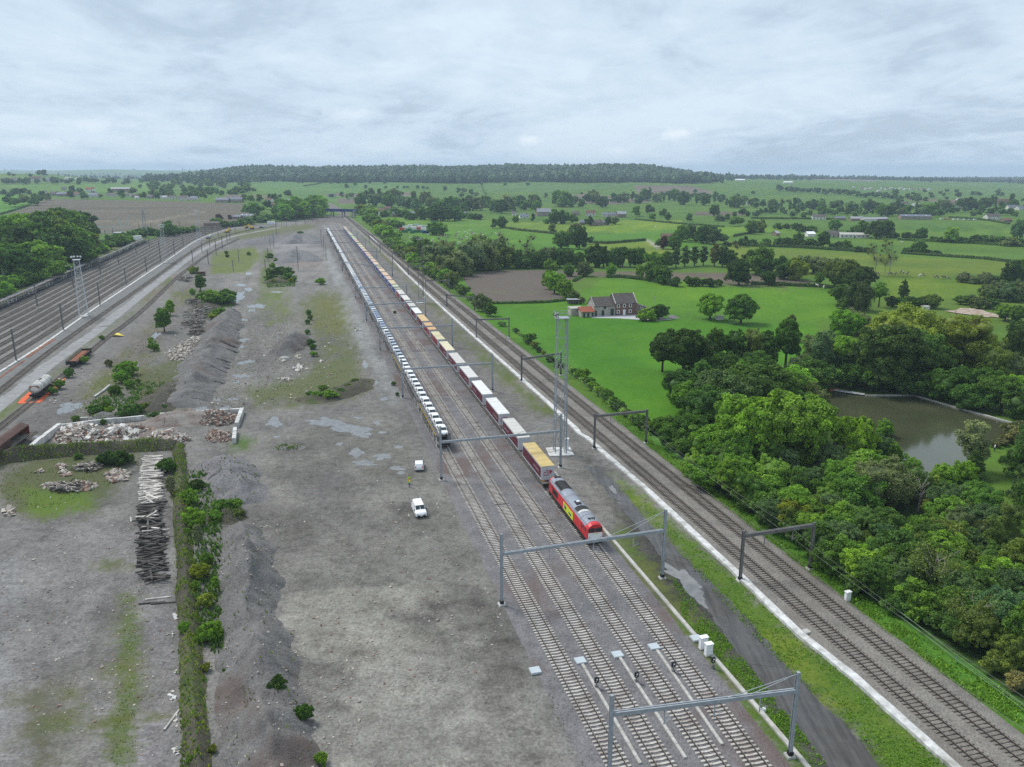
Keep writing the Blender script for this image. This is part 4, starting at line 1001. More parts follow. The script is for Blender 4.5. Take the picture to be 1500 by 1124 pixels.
# ---------------------------------------------------------------- lettering helper (real text turned into mesh)
def text_mesh(txt, size, mat, name='lettering', depth=.01, bold=.0):
 cu = bpy.data.curves.new(name, 'FONT'); cu.body = txt; cu.size = size; cu.align_x = 'CENTER'; cu.align_y = 'CENTER'; cu.extrude = depth; cu.offset = bold; cu.resolution_u = 3
 ob = bpy.data.objects.new(name, cu); COL.objects.link(ob); dg = bpy.context.evaluated_depsgraph_get()
 me = bpy.data.meshes.new_from_object(ob.evaluated_get(dg)); bpy.data.objects.remove(ob)
 me.materials.clear(); me.materials.append(mat); return me
def place_text(me, loc, rot, parent, linked):
 o = mkobj('lettering', me, parent, linked, loc); o.rotation_euler = rot; return o
def wheelset(m, x, g=1.5, r=.46, n=14):
 for s in (-1,1): m.tube([(x, s * g / 2 - .06, r),(x, s * g / 2 + .06, r)], r, n)
 m.tube([(x, -g / 2, r),(x, g / 2, r)],.09,8)
def bogie(m, x, naxle=2, sp=1.8, r=.46, w_=2.1):
 x0 = -(naxle - 1) * sp / 2
 for i in range(naxle): wheelset(m, x + x0 + i * sp, 1.5, r)
 for s in (-1,1):
  L = (naxle - 1) * sp / 2 + .6; y = s * w_ / 2
  m.box(x - L, x + L, y - .07, y + .07, r - .02, r + .22); m.box(x - .5, x + .5, y - .1, y + .1, r - .2, r + .02)
  for i in range(naxle): m.box(x + x0 + i * sp - .16, x + x0 + i * sp + .16, y - .14, y + .14, r - .16, r + .16)
def buffers(m, x, d, z=1.05):
 for s in (-1,1):
  m.tube([(x, s * .87, z),(x + d * .45, s * .87, z)],.11,8); m.tube([(x + d * .45, s * .87, z),(x + d * .55, s * .87, z)],.23,10)
RZ = .41      # rail head above ground in the sidings
def on_track(c, t_, z=RZ):
 x, y, a = c.at(t_); return Vector((float(x), float(y), z)), float(a) + PI     # +x points back towards the camera
# ---- locomotive
loco = empty('diesel_locomotive'); tag(loco, 'red diesel locomotive with grey roof and lime panel heading the lorry trailer train','locomotive')
Lh, Wd = 10.2,1.32
prof = [(-Wd, 1.22),(-Wd, 2.75),(-Wd * .97,3.02),(-Wd * .80,3.42),(-Wd * .45,3.74),(0,3.84),(Wd * .45,3.74),(Wd * .80,3.42),(Wd * .97,3.02),(Wd, 2.75),(Wd, 1.22)]
side = lambda s: [(y, z) for y, z in prof]
m = MB()
def bodyring(x, inset, zs=1.0):
 return [(x, y * (1 - inset),1.22 + (z - 1.22) * zs) for y, z in prof]
rings = [bodyring(-Lh - .35,.06,.93), bodyring(-Lh, .0,.985), bodyring(-Lh + .3,0)] + [bodyring(x, 0) for x in (-6,0,6)] + [bodyring(Lh - .3,0), bodyring(Lh, .0,.985), bodyring(Lh + .35,.06,.93)]
m.loft(rings); m.build('body', M['red'], loco)
m = MB(); rp = [(y * 1.006, z + .03) for y, z in prof if z > 2.95]
rr = [[(x, y, z) for y, z in rp] + [(x, y * .97, z - .028) for y, z in reversed(rp)] for x in (-Lh + .35,-6,-2,2,6, Lh - .55)]
m.loft(rr); roof = m.build('roof', M['locoroof'], loco)
for x in (-4.0,-1.2,1.4,4.3,7.0):
 m = MB(); q = [(x + dx, y * 1.01, z + .05) for dx in (-.04,) for y, z in prof if z > 2.95]; q2 = [(x + .04, y * 1.01, z + .05) for y, z in prof if z > 2.95]
 n_ = len(q); m.add(q + q2,[(i, i + 1, n_ + i + 1, n_ + i) for i in range(n_ - 1)]); m.build('roof_rib', M['locoroof'], roof)
m = MB(); rp2 = [(y * 1.012, z + .055) for y, z in prof if 3.3 < z]
rr = [[(x, y, z) for y, z in rp2] + [(x, y * .97, z - .02) for y, z in reversed(rp2)] for x in (-8.0,-4.1)]
m.loft(rr)
for k in range(7): m.beam((-7.8 + k * .58,-.9,3.62),(-7.8 + k * .58,.9,3.62),.06,.36)
m.build('radiator_grille', M['black'], roof)
m = MB(); m.bbox(1.6,3.0,-.55,.35,3.7,4.0,.06); m.build('exhaust', M['black'], roof)
m = MB(); m.cbox((2.1,-.05,4.0),(.45,.5,.1)); m.build('silencer_lid', M['white'], roof)
m = MB(); rr = [[(x, y * 1.015, z + .06) for y, z in prof if 3.3 < z] + [(x, y * .97, z - .02) for y, z in reversed([q for q in prof if 3.3 < q[1]])] for x in (3.4,5.0)]; m.loft(rr); m.build('cooling_hood', M['black'], roof)
m = MB(); rr = [[(x, y * 1.015, z + .06) for y, z in prof if 3.3 < z] + [(x, y * .97, z - .02) for y, z in reversed([q for q in prof if 3.3 < q[1]])] for x in (5.05,5.75)]; m.loft(rr); m.build('pale_hatch', M['concrete_white'], roof)
m = MB()
for yy in (-.35,0,.35): m.tube([(8.6, yy, 3.78),(9.1, yy, 3.86)],.09,8)
m.cbox((8.55,0,3.7),(.3,1.1,.2)); m.build('horn', M['black'], roof)
m = MB(); m.cbox((-9.5,0,3.75),(.35,1.1,.25)); m.build('horn', M['black'], roof)
for s in (-1,1):      # cab ends
 x = s * (Lh + .36)
 m = MB(); m.box(min(x - s * .02, x + s * .03), max(x - s * .02, x + s * .03),-1.16,1.16,1.25,2.28); m.build('nose_panel', M['white'], loco)
 for y0, y1 in ((-1.06,-.08),(.08,1.06)):
  m = MB(); m.box(min(x - s * .08, x + s * .025), max(x - s * .08, x + s * .025), y0, y1,2.36,3.05); m.build('windscreen', M['glass'], loco)
 m = MB(); m.box(min(x - s * .4, x - s * .05), max(x - s * .4, x - s * .05),-.62,.62,3.16,3.38); m.build('brow_grille', M['black'], loco)
 for yy in (-.92,.92):
  m = MB(); m.tube([(x, yy, 1.5),(x + s * .07, yy, 1.5)],.13,10); m.build('headlight', M['galv_pale'], loco)
 m = MB(); m.box(min(x, x + s * .05), max(x, x + s * .05),-.36,.36,2.06,2.16); m.build('name_plate', M['lime'], loco)
 m = MB(); buffers(m, s * (Lh + .25), s); m.box(s * (Lh + .1) - .25, s * (Lh + .1) + .25,-1.3,1.3,.75,1.2); m.tube([(s * (Lh + .3),0,1.0),(s * (Lh + .75),0,.8)],.07,6); m.box(s * (Lh + .05) - .15, s * (Lh + .05) + .15,-1.25,1.25,.3,.7); m.build('buffer_beam', M['black'], loco)
for sy in (-1,1):
 y = sy * (Wd + .012)
 b = lambda x0, x1, z0, z1, d=.02: MB().box(x0, x1, min(y - sy * .012, y + sy * d), max(y - sy * .012, y + sy * d), z0, z1)
 for s in (-1,1):
  b(*sorted((s * 9.35, s * 10.0)),2.25,2.9).build('cab_window', M['glass'], loco)
  d = b(*sorted((s * 8.25, s * 8.95)),1.26,2.95,.012).build('cab_door', M['red'], loco); b(*sorted((s * 8.4, s * 8.8)),2.35,2.85,.03).build('door_window', M['glass'], d)
  b(*sorted((s * 7.75, s * 7.86)),1.22,2.95,.02).build('door_gap', M['black'], loco)
 b(-8.0,-5.1,1.65,2.72,.03).build('side_grille', M['black'], loco)
 g = b(-1.7,3.5,1.32,2.62,.02).build('lime_panel', M['lime'], loco)
 rot = (PI / 2,0,0 if sy < 0 else PI)
 o = place_text(text_mesh('bls',.95, M['navytext'], bold=.035),(sy * 1.35 * -1 + .9 if sy > 0 else -.55, y + sy * .03,2.05), rot, g, True)
 o.location = (-.55 if sy < 0 else 2.35, y + sy * .03,2.0)
 o = place_text(text_mesh('cargo',.62, M['navytext'], bold=.02),(0,0,0), rot, g, True); o.location = (1.95 if sy < 0 else -.15, y + sy * .03,1.9)
 b(7.95,8.15,2.35,2.65).build('blue_emblem', M['blue'], loco)
m = MB(); m.box(-Lh, Lh, -1.28,1.28,.95,1.22); m.build('underframe', M['black'], loco)
m = MB(); m.bbox(-2.6,2.6,-1.2,1.2,.3,.96,.1); m.build('fuel_tank', M['darkmetal'], loco)
for s in (-1,1): m = MB(); bogie(m, s * 6.3,3,1.95,.53,2.3); m.build('bogie', M['darkmetal'], loco)
LF = T4.nearest(G(872,805)); p, a = on_track(T4, LF + 10.9); loco.location = p; loco.rotation_euler = (0,0, a)
# ---- lorry trailers and pocket wagons
M['curtain'] = rough_mat('trailer_curtain',(.2,.02,.04),.12,.5,.6,.3,(.10,.04,.05),.4,.25, objcol=True)
M['canvas'] = rough_mat('trailer_roof_canvas',(.6,.6,.6),.10,.8,.75,.2,(.40,.38,.33),.3,.35, objcol=True)
M['trailgrey'] = rough_mat('trailer_grey',(.50,.51,.53),.1,1,.5,.4,(.36,.35,.34),.6,.4)
M['palemaroon'] = rough_mat('faded_lettering',(.42,.30,.32),.1,1,.7,.2)
tl = empty('lorry_trailer', linked=False); PROTOS.append(tl)
TL, TW, TZ0, TZ1 = 6.8,1.27,1.12,3.78
m = MB(); m.bbox(-TL, TL, -TW, TW, TZ0, TZ1,.03); m.build('box_body', M['trailgrey'], tl, False)
m = MB(); m.bbox(-TL - .03, TL + .03,-TW - .03, TW + .03, TZ1 + .002, TZ1 + .09,.03)
for k in range(6): m.box(-TL + 1.1 + k * 2.3,-TL + 1.16 + k * 2.3,-TW + .1, TW - .1, TZ1 + .092, TZ1 + .115)
m.build('roof', M['canvas'], tl, False)
curt = []
for s in (-1,1):
 y = s * (TW + .012); m = MB(); m.box(-TL + .28, TL - .32, min(y - s * .008, y + s * .012), max(y - s * .008, y + s * .012), TZ0 + .34, TZ1 - .30)
 o = m.build('curtain', M['curtain'], tl, False); curt.append(o)
 tm = text_mesh('LKW WALTER',.62, M['palemaroon'])
 place_text(tm, (3.2, y + s * .016,2.35),(PI / 2,0,0 if s < 0 else PI), o, False)
m = MB(); m.box(TL + .002, TL + .03,-TW + .05,-.02, TZ0 + .1, TZ1 - .08); m.box(TL + .002, TL + .03,.02, TW - .05, TZ0 + .1, TZ1 - .08)
for yy in (-.75,-.3,.3,.75): m.tube([(TL + .05, yy, TZ0 + .12),(TL + .05, yy, TZ1 - .1)],.02,5)
doors = m.build('rear_doors', M['trailgrey'], tl, False)
m = MB(); X = TL + .034
def strip(pts, w_):
 for a_, b_ in zip(pts[:-1], pts[1:]): m.beam((X, a_[0], a_[1]),(X, b_[0], b_[1]),.02, w_)
strip([(.15,2.1),(-.6,2.1),(-.85,2.3),(-.85,2.5),(-.6,2.68),(.3,2.68)],.16)
strip([(-.15,2.42),(.6,2.42)],.14); strip([(-.5,3.0),(.25,3.0),(.45,2.9)],.14)
m.prism([(0,0)] * 0 or [(X - .01,.3),(X + .01,.3),(X + .01,.31),(X - .01,.31)],2.3,3.1)
V0 = [(X, .3,2.36),(X, .3,3.16),(X, .95,2.76)]; m.add(V0 + [(x + .012, y, z) for x, y, z in V0],[(0,1,2),(5,4,3),(0,3,4,1),(1,4,5,2),(2,5,3,0)])
m.build('arrow_emblem', M['emblem'], doors, False)
for yy in (-1,1):
 m = MB(); m.box(TL, TL + .06, *sorted((yy * .6, yy * 1.15)), TZ0 - .12, TZ0 + .08); m.build('tail_lamp', M['orange'], tl, False)
m = MB(); m.box(-TL + .3, TL, -.5,.5,.85, TZ0); m.box(TL - .1, TL, -1.2,1.2,.8,1.0); m.build('chassis', M['darkmetal'], tl, False)
for k, x in enumerate((1.9,3.2,4.5)):
 m = MB()
 for s in (-1,1): m.tube([(x, s * 1.2,.78),(x, s * .85,.78)],.5,14)
 m.build('wheel', M['tyre'], tl, False)
pw = empty('pocket_wagon', linked=False); PROTOS.append(pw)
m = MB()
for s in (-1,1):
 m.box(-17.0,17.0, *sorted((s * 1.36, s * 1.46)),.62,.98); m.box(-17.0,17.0, *sorted((s * 1.2, s * 1.44)),.56,.615)
m.box(-17,-14.6,-1.3,1.3,.92,1.02); m.box(14.6,17,-1.3,1.3,.92,1.02); m.box(-1.6,1.6,-1.3,1.3,.92,1.02)
for x in np.arange(-14,14.1,2): m.box(x - .06, x + .06,-1.34,1.34,.40,.52)
m.build('frame', rough_mat('wagon_frame',(.10,.095,.088),.3,1,.8,.2,(.19,.15,.12),.5,.6), pw, False)
for x in (-15.6,0,15.6): m = MB(); bogie(m, x, 2,1.8,.46); m.build('bogie', M['darkmetal'], pw, False)
m = MB(); buffers(m, -17,-1,.95); buffers(m, 17,1,.95); m.build('buffers', M['black'], pw, False)
WHITE_, GOLD, GREYW, CREAM, ORNG, BEIGE = (.62,.62,.61),(.50,.38,.16),(.50,.49,.46),(.60,.55,.38),(.55,.34,.17),(.52,.45,.31)
roofs = [GOLD, GREYW, WHITE_, (.66,.66,.66),(.56,.55,.53), GREYW, CREAM, (.55,.50,.32), ORNG, (.56,.40,.20),(.68,.68,.68), GREYW, (.6,.58,.54),(.55,.53,.5)]
rn = ['gold','off white','white','bright white','greyish white','greyish white','cream','straw coloured','orange tan','tan','bright white','greyish white','pale','pale grey']
MAR, BLUE_ = (.100,.014,.026),(.025,.045,.22)
t0 = LF + 24.6; k = 0; nw = 0
while t0 + 34.2 < T4.nearest(G(505,338)) + 6:
 p, a = on_track(T4, t0 + 17.3); o = dup(pw, p, a)
 tag(o, f'low pocket wagon carrying lorry trailers, {ordn(nw + 1)} behind the red locomotive','wagon','pocket wagons of the trailer train')
 for j, dt in enumerate((8.5,25.6)):
  p, a = on_track(T4, t0 + dt); o = dup(tl, p, a if j == 0 else a + PI)
  rc, rnm = (roofs[k], rn[k]) if k < 14 else (tuple(q * R.uniform(.85,1.15) for q in BEIGE),'beige')
  cc, cn = (MAR, 'maroon') if k < 14 else (BLUE_, 'blue')
  if k in (7,8,13): cc = (.20,.02,.03)
  for ch in o.children:
   if ch.name.startswith('roof'): ch.color = (*rc, 1)
   if ch.name.startswith('curtain'):
    ch.color = (*cc, 1)
   if ch.name.startswith('rear_doors') and k >= 14:
    for g in list(ch.children): bpy.data.objects.remove(g)
  if k >= 14:
   for ch in o.children:
    if ch.name.startswith('curtain'):
     for g in list(ch.children): bpy.data.objects.remove(g)
  tag(o, f'{cn} sided lorry trailer with {rnm} roof, {ordn(k + 1)} behind the red locomotive','lorry trailer','lorry trailers on the train'); k += 1
 t0 += 34.3; nw += 1
# ---- cars
def car_parts(L=4.2, W_=1.74, H_=1.62, van=False):
 """side profile lofted across the width; returns body, glass, wheels meshes (front = +x)"""
 hw = W_ / 2
 if van: pr = [(-L/2,.45),(-L/2,1.0),(-L/2 + .05,1.72),(-L/2 + .25,1.9),(L/2 - 1.9,1.9),(L/2 - 1.55,1.82),(L/2 - .95,1.2),(L/2 - .25,.98),(L/2 - .02,.75),(L/2,.42)]
 else: pr = [(-L/2,.42),(-L/2,.85),(-L/2 + .12,1.05),(-L/2 + .42,1.5),(-L/2 + .75, H_),(L/2 - 2.1, H_),(L/2 - 1.75,1.52),(L/2 - 1.05,1.05),(L/2 - .3,.92),(L/2 - .04,.72),(L/2,.40)]
 b = MB()
 def ring(y, k, zoff=0): return [(x * (1 - .03 * k) , y * (1 - .17 * max(0, z - .95) / .7), z if z < .5 else z - .015 * k) for x, z in pr] + [(L/2 - .15, y, .28),(-L/2 + .15, y, .28)]
 b.loft([ring(-hw, 1), ring(-hw + .06,0), ring(0,-.6), ring(hw - .06,0), ring(hw, 1)])
 g = MB()
 zt = 1.82 if van else H_ - .08
 def slope(x0, z0, x1, z1, w0, w1, o=.022):
  d = Vector((x1 - x0,0, z1 - z0)).normalized(); n_ = Vector((-d.z, 0, d.x)); n_ = n_ if n_.z > 0 else -n_; q = n_ * o
  V = [(x0,-w0, z0),(x0, w0, z0),(x1, w1, z1),(x1,-w1, z1)]; g.add([(x + q.x, y, z + q.z) for x, y, z in V] + [(x - q.x, y, z - q.z) for x, y, z in V],[(0,1,2,3),(0,4,5,1),(1,5,6,2),(2,6,7,3),(3,7,4,0)])
 if van:
  slope(L/2 - 1.0,1.25, L/2 - 1.52,1.78, hw * .84, hw * .76)
  for s in (-1,1): y = s * hw * .905; g.add([(L/2 - 1.05, y * 1.0,1.2),(L/2 - 2.05, y * 1.0,1.2),(L/2 - 2.05, y * .93,1.7),(L/2 - 1.55, y * .93,1.7)],[(0,1,2,3) if s > 0 else (3,2,1,0)])
 else:
  slope(L/2 - 1.1,1.08, L/2 - 1.72,1.5, hw * .86, hw * .76); slope(-L/2 + .17,1.1,-L/2 + .45,1.49, hw * .84, hw * .76)
  for s in (-1,1):
   yb, yt = s * (hw * .962 + .012), s * (hw * .885 + .012)
   for x0, x1, x2, x3 in ((L/2 - 1.3,-.05,-.05, L/2 - 1.85),(-.15,-L/2 + .5,-L/2 + .72,-.15)):
    g.add([(x0, yb, 1.08),(x1, yb, 1.08),(x2, yt, 1.46),(x3, yt, 1.46)],[(0,1,2,3) if s > 0 else (3,2,1,0)])
 return b, g
def car_proto(near=True, van=False, L=4.2):
 b, g = car_parts(L, 1.85 if van else 1.74, van=van)
 hw = (1.85 if van else 1.74) / 2
 r = empty('parked_van' if van else 'new_car', linked=False); PROTOS.append(r)
 b.build('body', M['carpaint'], r, False, smooth=False); g.build('windows', M['glass'], r, False)
 if near:
  for x in (-L / 2 + .78, L / 2 - .82):
   for s in (-1,1):
    m = MB(); m.tube([(x, s * (hw + .012),.32),(x, s * (hw - .2),.32)],.32,14); w_ = m.build('wheel', M['tyre'], r, False)
    m = MB(); m.tube([(x, s * (hw + .03),.32),(x, s * (hw + .005),.32)],.19,10); m.build('hub', M['hub'], w_, False)
  for s in (-1,1):
   m = MB(); m.cbox((L / 2 - .1, s * hw * .72,.68),(.22,.34,.16)); m.build('headlight', M['galv_pale'], r, False)
   m = MB(); m.cbox((-L / 2 + .02, s * hw * .8,.8),(.1,.22,.28)); m.build('tail_light', M['red'], r, False)
   m = MB(); m.cbox((L / 2 - 1.2 , s * (hw + .08),1.05),(.16,.2,.15)); m.build('mirror', M['black'], r, False)
  m = MB(); m.box(L / 2 - .05, L / 2 + .025,-hw * .75, hw * .75,.36,.58); m.build('front_grille', M['black'], r, False)
  m = MB(); m.box(L / 2 + .026, L / 2 + .04,-.26,.26,.42,.53); m.box(-L / 2 - .02,-L / 2 - .004,-.26,.26,.62,.73); m.build('number_plate', M['white'], r, False)
 else:
  m = MB()
  for x in (-L / 2 + .78, L / 2 - .82):
   m.tube([(x, -hw - .01,.32),(x, hw + .01,.32)],.32,10)
  m.build('wheels', M['tyre'], r, False)
 return r
CARN, CARF = car_proto(True), car_proto(False)
cw = empty('car_transporter_wagon', linked=False); PROTOS.append(cw)
WL = 13.3
M['deckgrey'] = rough_mat('wagon_deck',(.115,.112,.11),.35,1,.8,.3,(.25,.24,.23),.3,.6)
m = MB(); m.box(-WL, WL, -1.4,1.4,.72,.82); m.box(-WL, WL, -1.42,-1.36,.55,1.0); m.box(-WL, WL, 1.36,1.42,.55,1.0); m.build('lower_deck', M['deckgrey'], cw, False)
m = MB(); m.box(-WL, WL, -1.4,1.4,2.62,2.70)
for s in (-1,1): m.box(-WL, WL, *sorted((s * 1.402, s * 1.46)),2.55,2.85)
m.build('upper_deck', M['deckgrey'], cw, False)
m = MB()
for x in np.linspace(-WL + .5, WL - .5,9):
 for s in (-1,1): m.box(x - .07, x + .07, *sorted((s * 1.43, s * 1.53)),.6,3.1)
for s in (-1,1):
 m.beam((-WL + .5, s * 1.48,3.1),(WL - .5, s * 1.48,3.1),.06)
m.build('posts', M['galv_dark'], cw, False)
m = MB()
for x in (-WL + .2,-WL + 4.6, WL - 4.6, WL - .2):
 for s in (-1,1): m.box(x - .16, x + .16, *sorted((s * 1.535, s * 1.56)),.5,2.5)
m.build('white_mark', M['white'], cw, False)
for x in (-WL + 2.4, WL - 2.4): m = MB(); bogie(m, x, 2,1.7,.42); m.build('bogie', M['darkmetal'], cw, False)
m = MB(); buffers(m, -WL, -1,.92); buffers(m, WL, 1,.92); m.build('buffers', M['black'], cw, False)
yel = MB()
yel.box(-WL + .6, WL - .6,-1.57,-1.535,2.66,2.84)
yrail = yel.build('yellow_side_rail', M['yellow'], cw, False)
CS = T1.nearest(G(647,663)) + .4; t0 = CS; nw = 0; nc = 0; nl = 0
TE = T1.nearest(G(478,339))
while t0 + 27.4 < TE:
 p, a = on_track(T1, t0 + 13.9); o = dup(cw, p, a)
 if nw not in (0,2): 
  for ch in [c for c in o.children if c.name.startswith('yellow')]: bpy.data.objects.remove(ch)
 tag(o, f'double deck car wagon loaded with cars, {ordn(nw + 1)} from the near end of the train','wagon','loaded car wagons')
 for j in range(6):
  p, a = on_track(T1, t0 + 2.45 + j * 4.5, RZ + 2.72); nr = nc < 26
  far_ = nc
  col, cnm = ((.74,.75,.76),'white')
  if 15 <= nc < 24 and nc % 3: col, cnm = ((.36,.42,.50),'silver blue')
  if 26 <= nc < 60: col, cnm = [((.34,.40,.50),'blue grey'),((.55,.60,.66),'silver'),((.74,.76,.78),'white'),((.28,.35,.50),'pale blue')][R.choice((0,1,1,2,3))]
  if nc >= 60: col, cnm = ((.78,.78,.79),'white')
  o = dup(CARN if nr else CARF, p, a)
  for ch in o.children:
   if ch.name.startswith('body'): ch.color = (*col, 1)
  tag(o, f'{cnm} new car on top deck, {ordn(nc + 1)} from the near end','car','new cars on the top deck'); nc += 1
  if nw < 7:
   p, a = on_track(T1, t0 + 2.45 + j * 4.5, RZ + .84); o = dup(CARF, p, a)
   cl = R.choice(((.05,.05,.055),(.12,.13,.14),(.7,.7,.71),(.10,.14,.24),(.28,.29,.30)))
   for ch in o.children:
    if ch.name.startswith('body'): ch.color = (*cl, 1)
   tag(o, f'new car in shadow on lower deck, {ordn(nl + 1)} from near end','car','new cars on the lower deck'); nl += 1
 t0 += 27.7; nw += 1
# ---- the long row of empty car wagons in the left yard
f0 = WC.nearest(G(-60,480)); f1 = WC.nearest(G(219,352.5)); t0 = f0; k = 0
while t0 < f1 - 20:
 x, y, a = WC.at(t0 + 13.8); o = dup(cw, (float(x), float(y),.31), float(a))
 for ch in [c for c in o.children if c.name.startswith('yellow')]: bpy.data.objects.remove(ch)
 tag(o, f'dark empty double deck wagon beside the wood, {ordn(k + 1)} of its row from the left','wagon','empty car wagons beside the wood'); k += 1; t0 += 27.8
# ---- lone wagons on the old siding
def lone(c, u0, v0, name, label, z=.30):
 x, y, a = c.at(c.nearest(G(u0, v0))); r = empty(name, (float(x), float(y), z), float(a) + PI); return tag(r, label, 'wagon')
r = lone(RC, 62,577,'tank_wagon','dirty white tank wagon with rusty end, standing on the overgrown siding')
t = NT('dirty_white_tank'); co = t.obj(); n = t.noise(co, 1.2,5,.7); mp = t.n('ShaderNodeMapping'); mp.inputs['Scale'].default_value = (1.6,.25,.25); t.l(co, mp.inputs[0]); n2 = t.noise(mp.outputs[0],1.4,4,.6)
t.base(t.mix(t.ramp(n2,.50,.62), t.mix(t.ramp(n, .3,.7),(.50,.49,.45),(.68,.67,.64)),(.25,.245,.22))); t.fin(.6,.3)
m = MB(); Lk = 5.2; rings = []
for x, rr_ in ((-Lk - .35,.55),(-Lk - .2,1.0),(-Lk, 1.32),(Lk, 1.32),(Lk + .2,1.0),(Lk + .35,.55)): rings.append([(x, rr_ * math.cos(q * 2 * PI / 24),2.35 + rr_ * math.sin(q * 2 * PI / 24)) for q in range(24)])
m.loft(rings); m.build('tank', t.m, r)
for x in np.linspace(-4.4,4.4,5):
 m = MB(); m.tube([(x - .05,0,2.35),(x + .05,0,2.35)],1.35,24); m.build('band', M['concrete'], r)
m = MB(); m.add([(Lk + .36,1.0 * math.cos(q * PI / 12),2.5 + .55 * math.sin(q * PI / 12)) for q in range(13)] + [(Lk + .08,1.25 * math.cos(q * PI / 12),2.5 + .95 * math.sin(q * PI / 12)) for q in range(13)],[(q, q + 1,14 + q, 13 + q) for q in range(12)]); m.build('rusty_end', M['rustfloor'], r)
m = MB(); m.box(-6,6,-1.15,1.15,.82,1.02); m.box(-.9,.9,-.25,.25,3.6,3.75); buffers(m, 6,1); buffers(m, -6,-1); m.build('underframe', M['darkmetal'], r)
for x in (-3.9,3.9): m = MB(); bogie(m, x); m.build('bogie', M['darkmetal'], r)
m = MB(); m.box(-4.5,4.5,-.3,.3,3.66,3.70); m.build('walkway', M['concrete'], r)
r = lone(RC, 118,529,'flat_wagon','rusty floored flat wagon with dark stakes on the overgrown siding')
m = MB(); m.box(-9.2,9.2,-1.35,1.35,1.0,1.16); m.build('floor', M['rustfloor'], r)
m = MB()
for s in (-1,1):
 m.box(-9.3,9.3, *sorted((s * 1.36, s * 1.46)),.55,1.3)
 for x in np.linspace(-8.9,8.9,15): m.box(x - .08, x + .08, *sorted((s * 1.462, s * 1.56)),.55,2.0)
 m.box(-9.3,9.3, *sorted((s * 1.40, s * 1.455)),1.75,1.85)
for s in (-1,1): m.box(*sorted((s * 9.21, s * 9.33)),-1.4,1.4,.9,1.75)
buffers(m, 9.3,1,.95); buffers(m, -9.3,-1,.95); m.build('stakes', M['darkmetal'], r)
for x in (-6.4,6.4): m = MB(); bogie(m, x); m.build('bogie', M['darkmetal'], r)
r = lone(SC, 10,664,'covered_wagon','faded maroon covered wagon with one side wall slid open, by the concrete wall',.25)
arch = [(-1.42,2.9),(-1.36,3.08),(-.7,3.36),(0,3.62),(.7,3.36),(1.36,3.08),(1.42,2.9)]
m = MB(); rings = [[(x, y, z) for y, z in arch] + [(x, y * .97, z - .08) for y, z in reversed(arch)] for x in np.linspace(-9,9,7)]; m.loft(rings); m.build('roof', M['wagonred'], r)
for x in (-9.0,9.0): m = MB(); m.add([(x - .06, y, z) for y, z in [(-1.36,1.1)] + arch + [(1.36,1.1)]] + [(x + .06, y, z) for y, z in [(-1.36,1.1)] + arch + [(1.36,1.1)]],[tuple(range(9)), tuple(reversed(range(9,18)))] + [(i, i + 9,(i + 1) % 9 + 9,(i + 1) % 9) for i in range(9)]); m.build('end_wall', rough_mat('maroon_end',(.20,.05,.04),.3,1,.8,.2), r)
m = MB(); m.box(-9,9,-1.4,1.4,.95,1.1); m.build('floor', M['timber'], r)
m = MB(); m.box(-9,9,-1.46,-1.40,1.12,2.9); m.build('side_wall', M['wagonred'], r)
m = MB(); m.box(.5,9.0,1.40,1.46,1.12,2.9); [m.box(x - .05, x + .05,1.461,1.5,1.12,2.9) for x in np.linspace(.8,8.7,9)]; m.build('side_wall', M['wagonred'], r)
m = MB(); m.box(-9,9,-1.3,1.3,.6,.94); buffers(m, 9,1); buffers(m, -9,-1); m.build('underframe', M['darkmetal'], r)
for x in (-6,6): m = MB(); bogie(m, x); m.build('bogie', M['darkmetal'], r)
# ---- the van and the car on the gravel, people
VAN = car_proto(True, True, 4.5)
o = dup(VAN, G(614,752),0); P = G(614,752); o.rotation_euler = (0,0,-PI / 2 + .30); o.location = P; tag(o, 'white van with both rear doors swung open, parked on the gravel','van')
for ch in o.children:
 if ch.name.startswith('body'): ch.color = (.80,.81,.82,1)
for s in (-1,1):
 m = MB(); m.bbox(-.62,0,-.035,.035,.5,1.8,.03); d = m.build('rear_door', M['white'], o); d.location = (-2.26, s * .90,0); d.rotation_euler = (0,0, s * .35 if s > 0 else -.15)
 m = MB(); m.box(-.5,-.12,-.045,.045,1.25,1.65); m.build('door_window', M['glass'], d)
m = MB(); m.box(-2.262,-2.252,-.78,.78,.55,1.75); m.build('cargo_opening', M['black'], o)
o = dup(CARN, G(614,686), PI / 2 + .12,(.95,1.0,.98)); o.name = 'parked_car'; tag(o, 'small white hatchback parked alone on the gravel, seen from behind','car')
for ch in o.children:
 if ch.name.startswith('body'): ch.color = (.78,.79,.80,1)

# ---------------------------------------------------------------- people and animals (skinned skeletons)
def skin_body(name, verts, edges, radii, mats, matfn, parent=None, linked=True, sub=1):
 me = bpy.data.meshes.new(name); me.from_pydata([v[:3] for v in verts], edges, []); ob = bpy.data.objects.new(name, me); COL.objects.link(ob)
 md = ob.modifiers.new('s','SKIN'); md.use_smooth_shade = True
 lay = me.skin_vertices[0].data
 for i, r_ in enumerate(radii): lay[i].radius = (r_, r_) if not hasattr(r_, '__len__') else r_; lay[i].use_root = (i == 0)
 if sub: ob.modifiers.new('u','SUBSURF').levels = sub
 dg = bpy.context.evaluated_depsgraph_get(); m2 = bpy.data.meshes.new_from_object(ob.evaluated_get(dg)); bpy.data.objects.remove(ob)
 m2.materials.clear()
 for q in mats: m2.materials.append(q)
 mi = [matfn(p.center) for p in m2.polygons]; m2.polygons.foreach_set('material_index', mi)
 return mkobj(name, m2, parent, linked)
M['skin'] = rough_mat('skin',(.48,.27,.19),.08,8,.6,.3)
M['hiviz'] = rough_mat('hi_viz_yellow',(.62,.85,.06),.15,4,.8,.2)
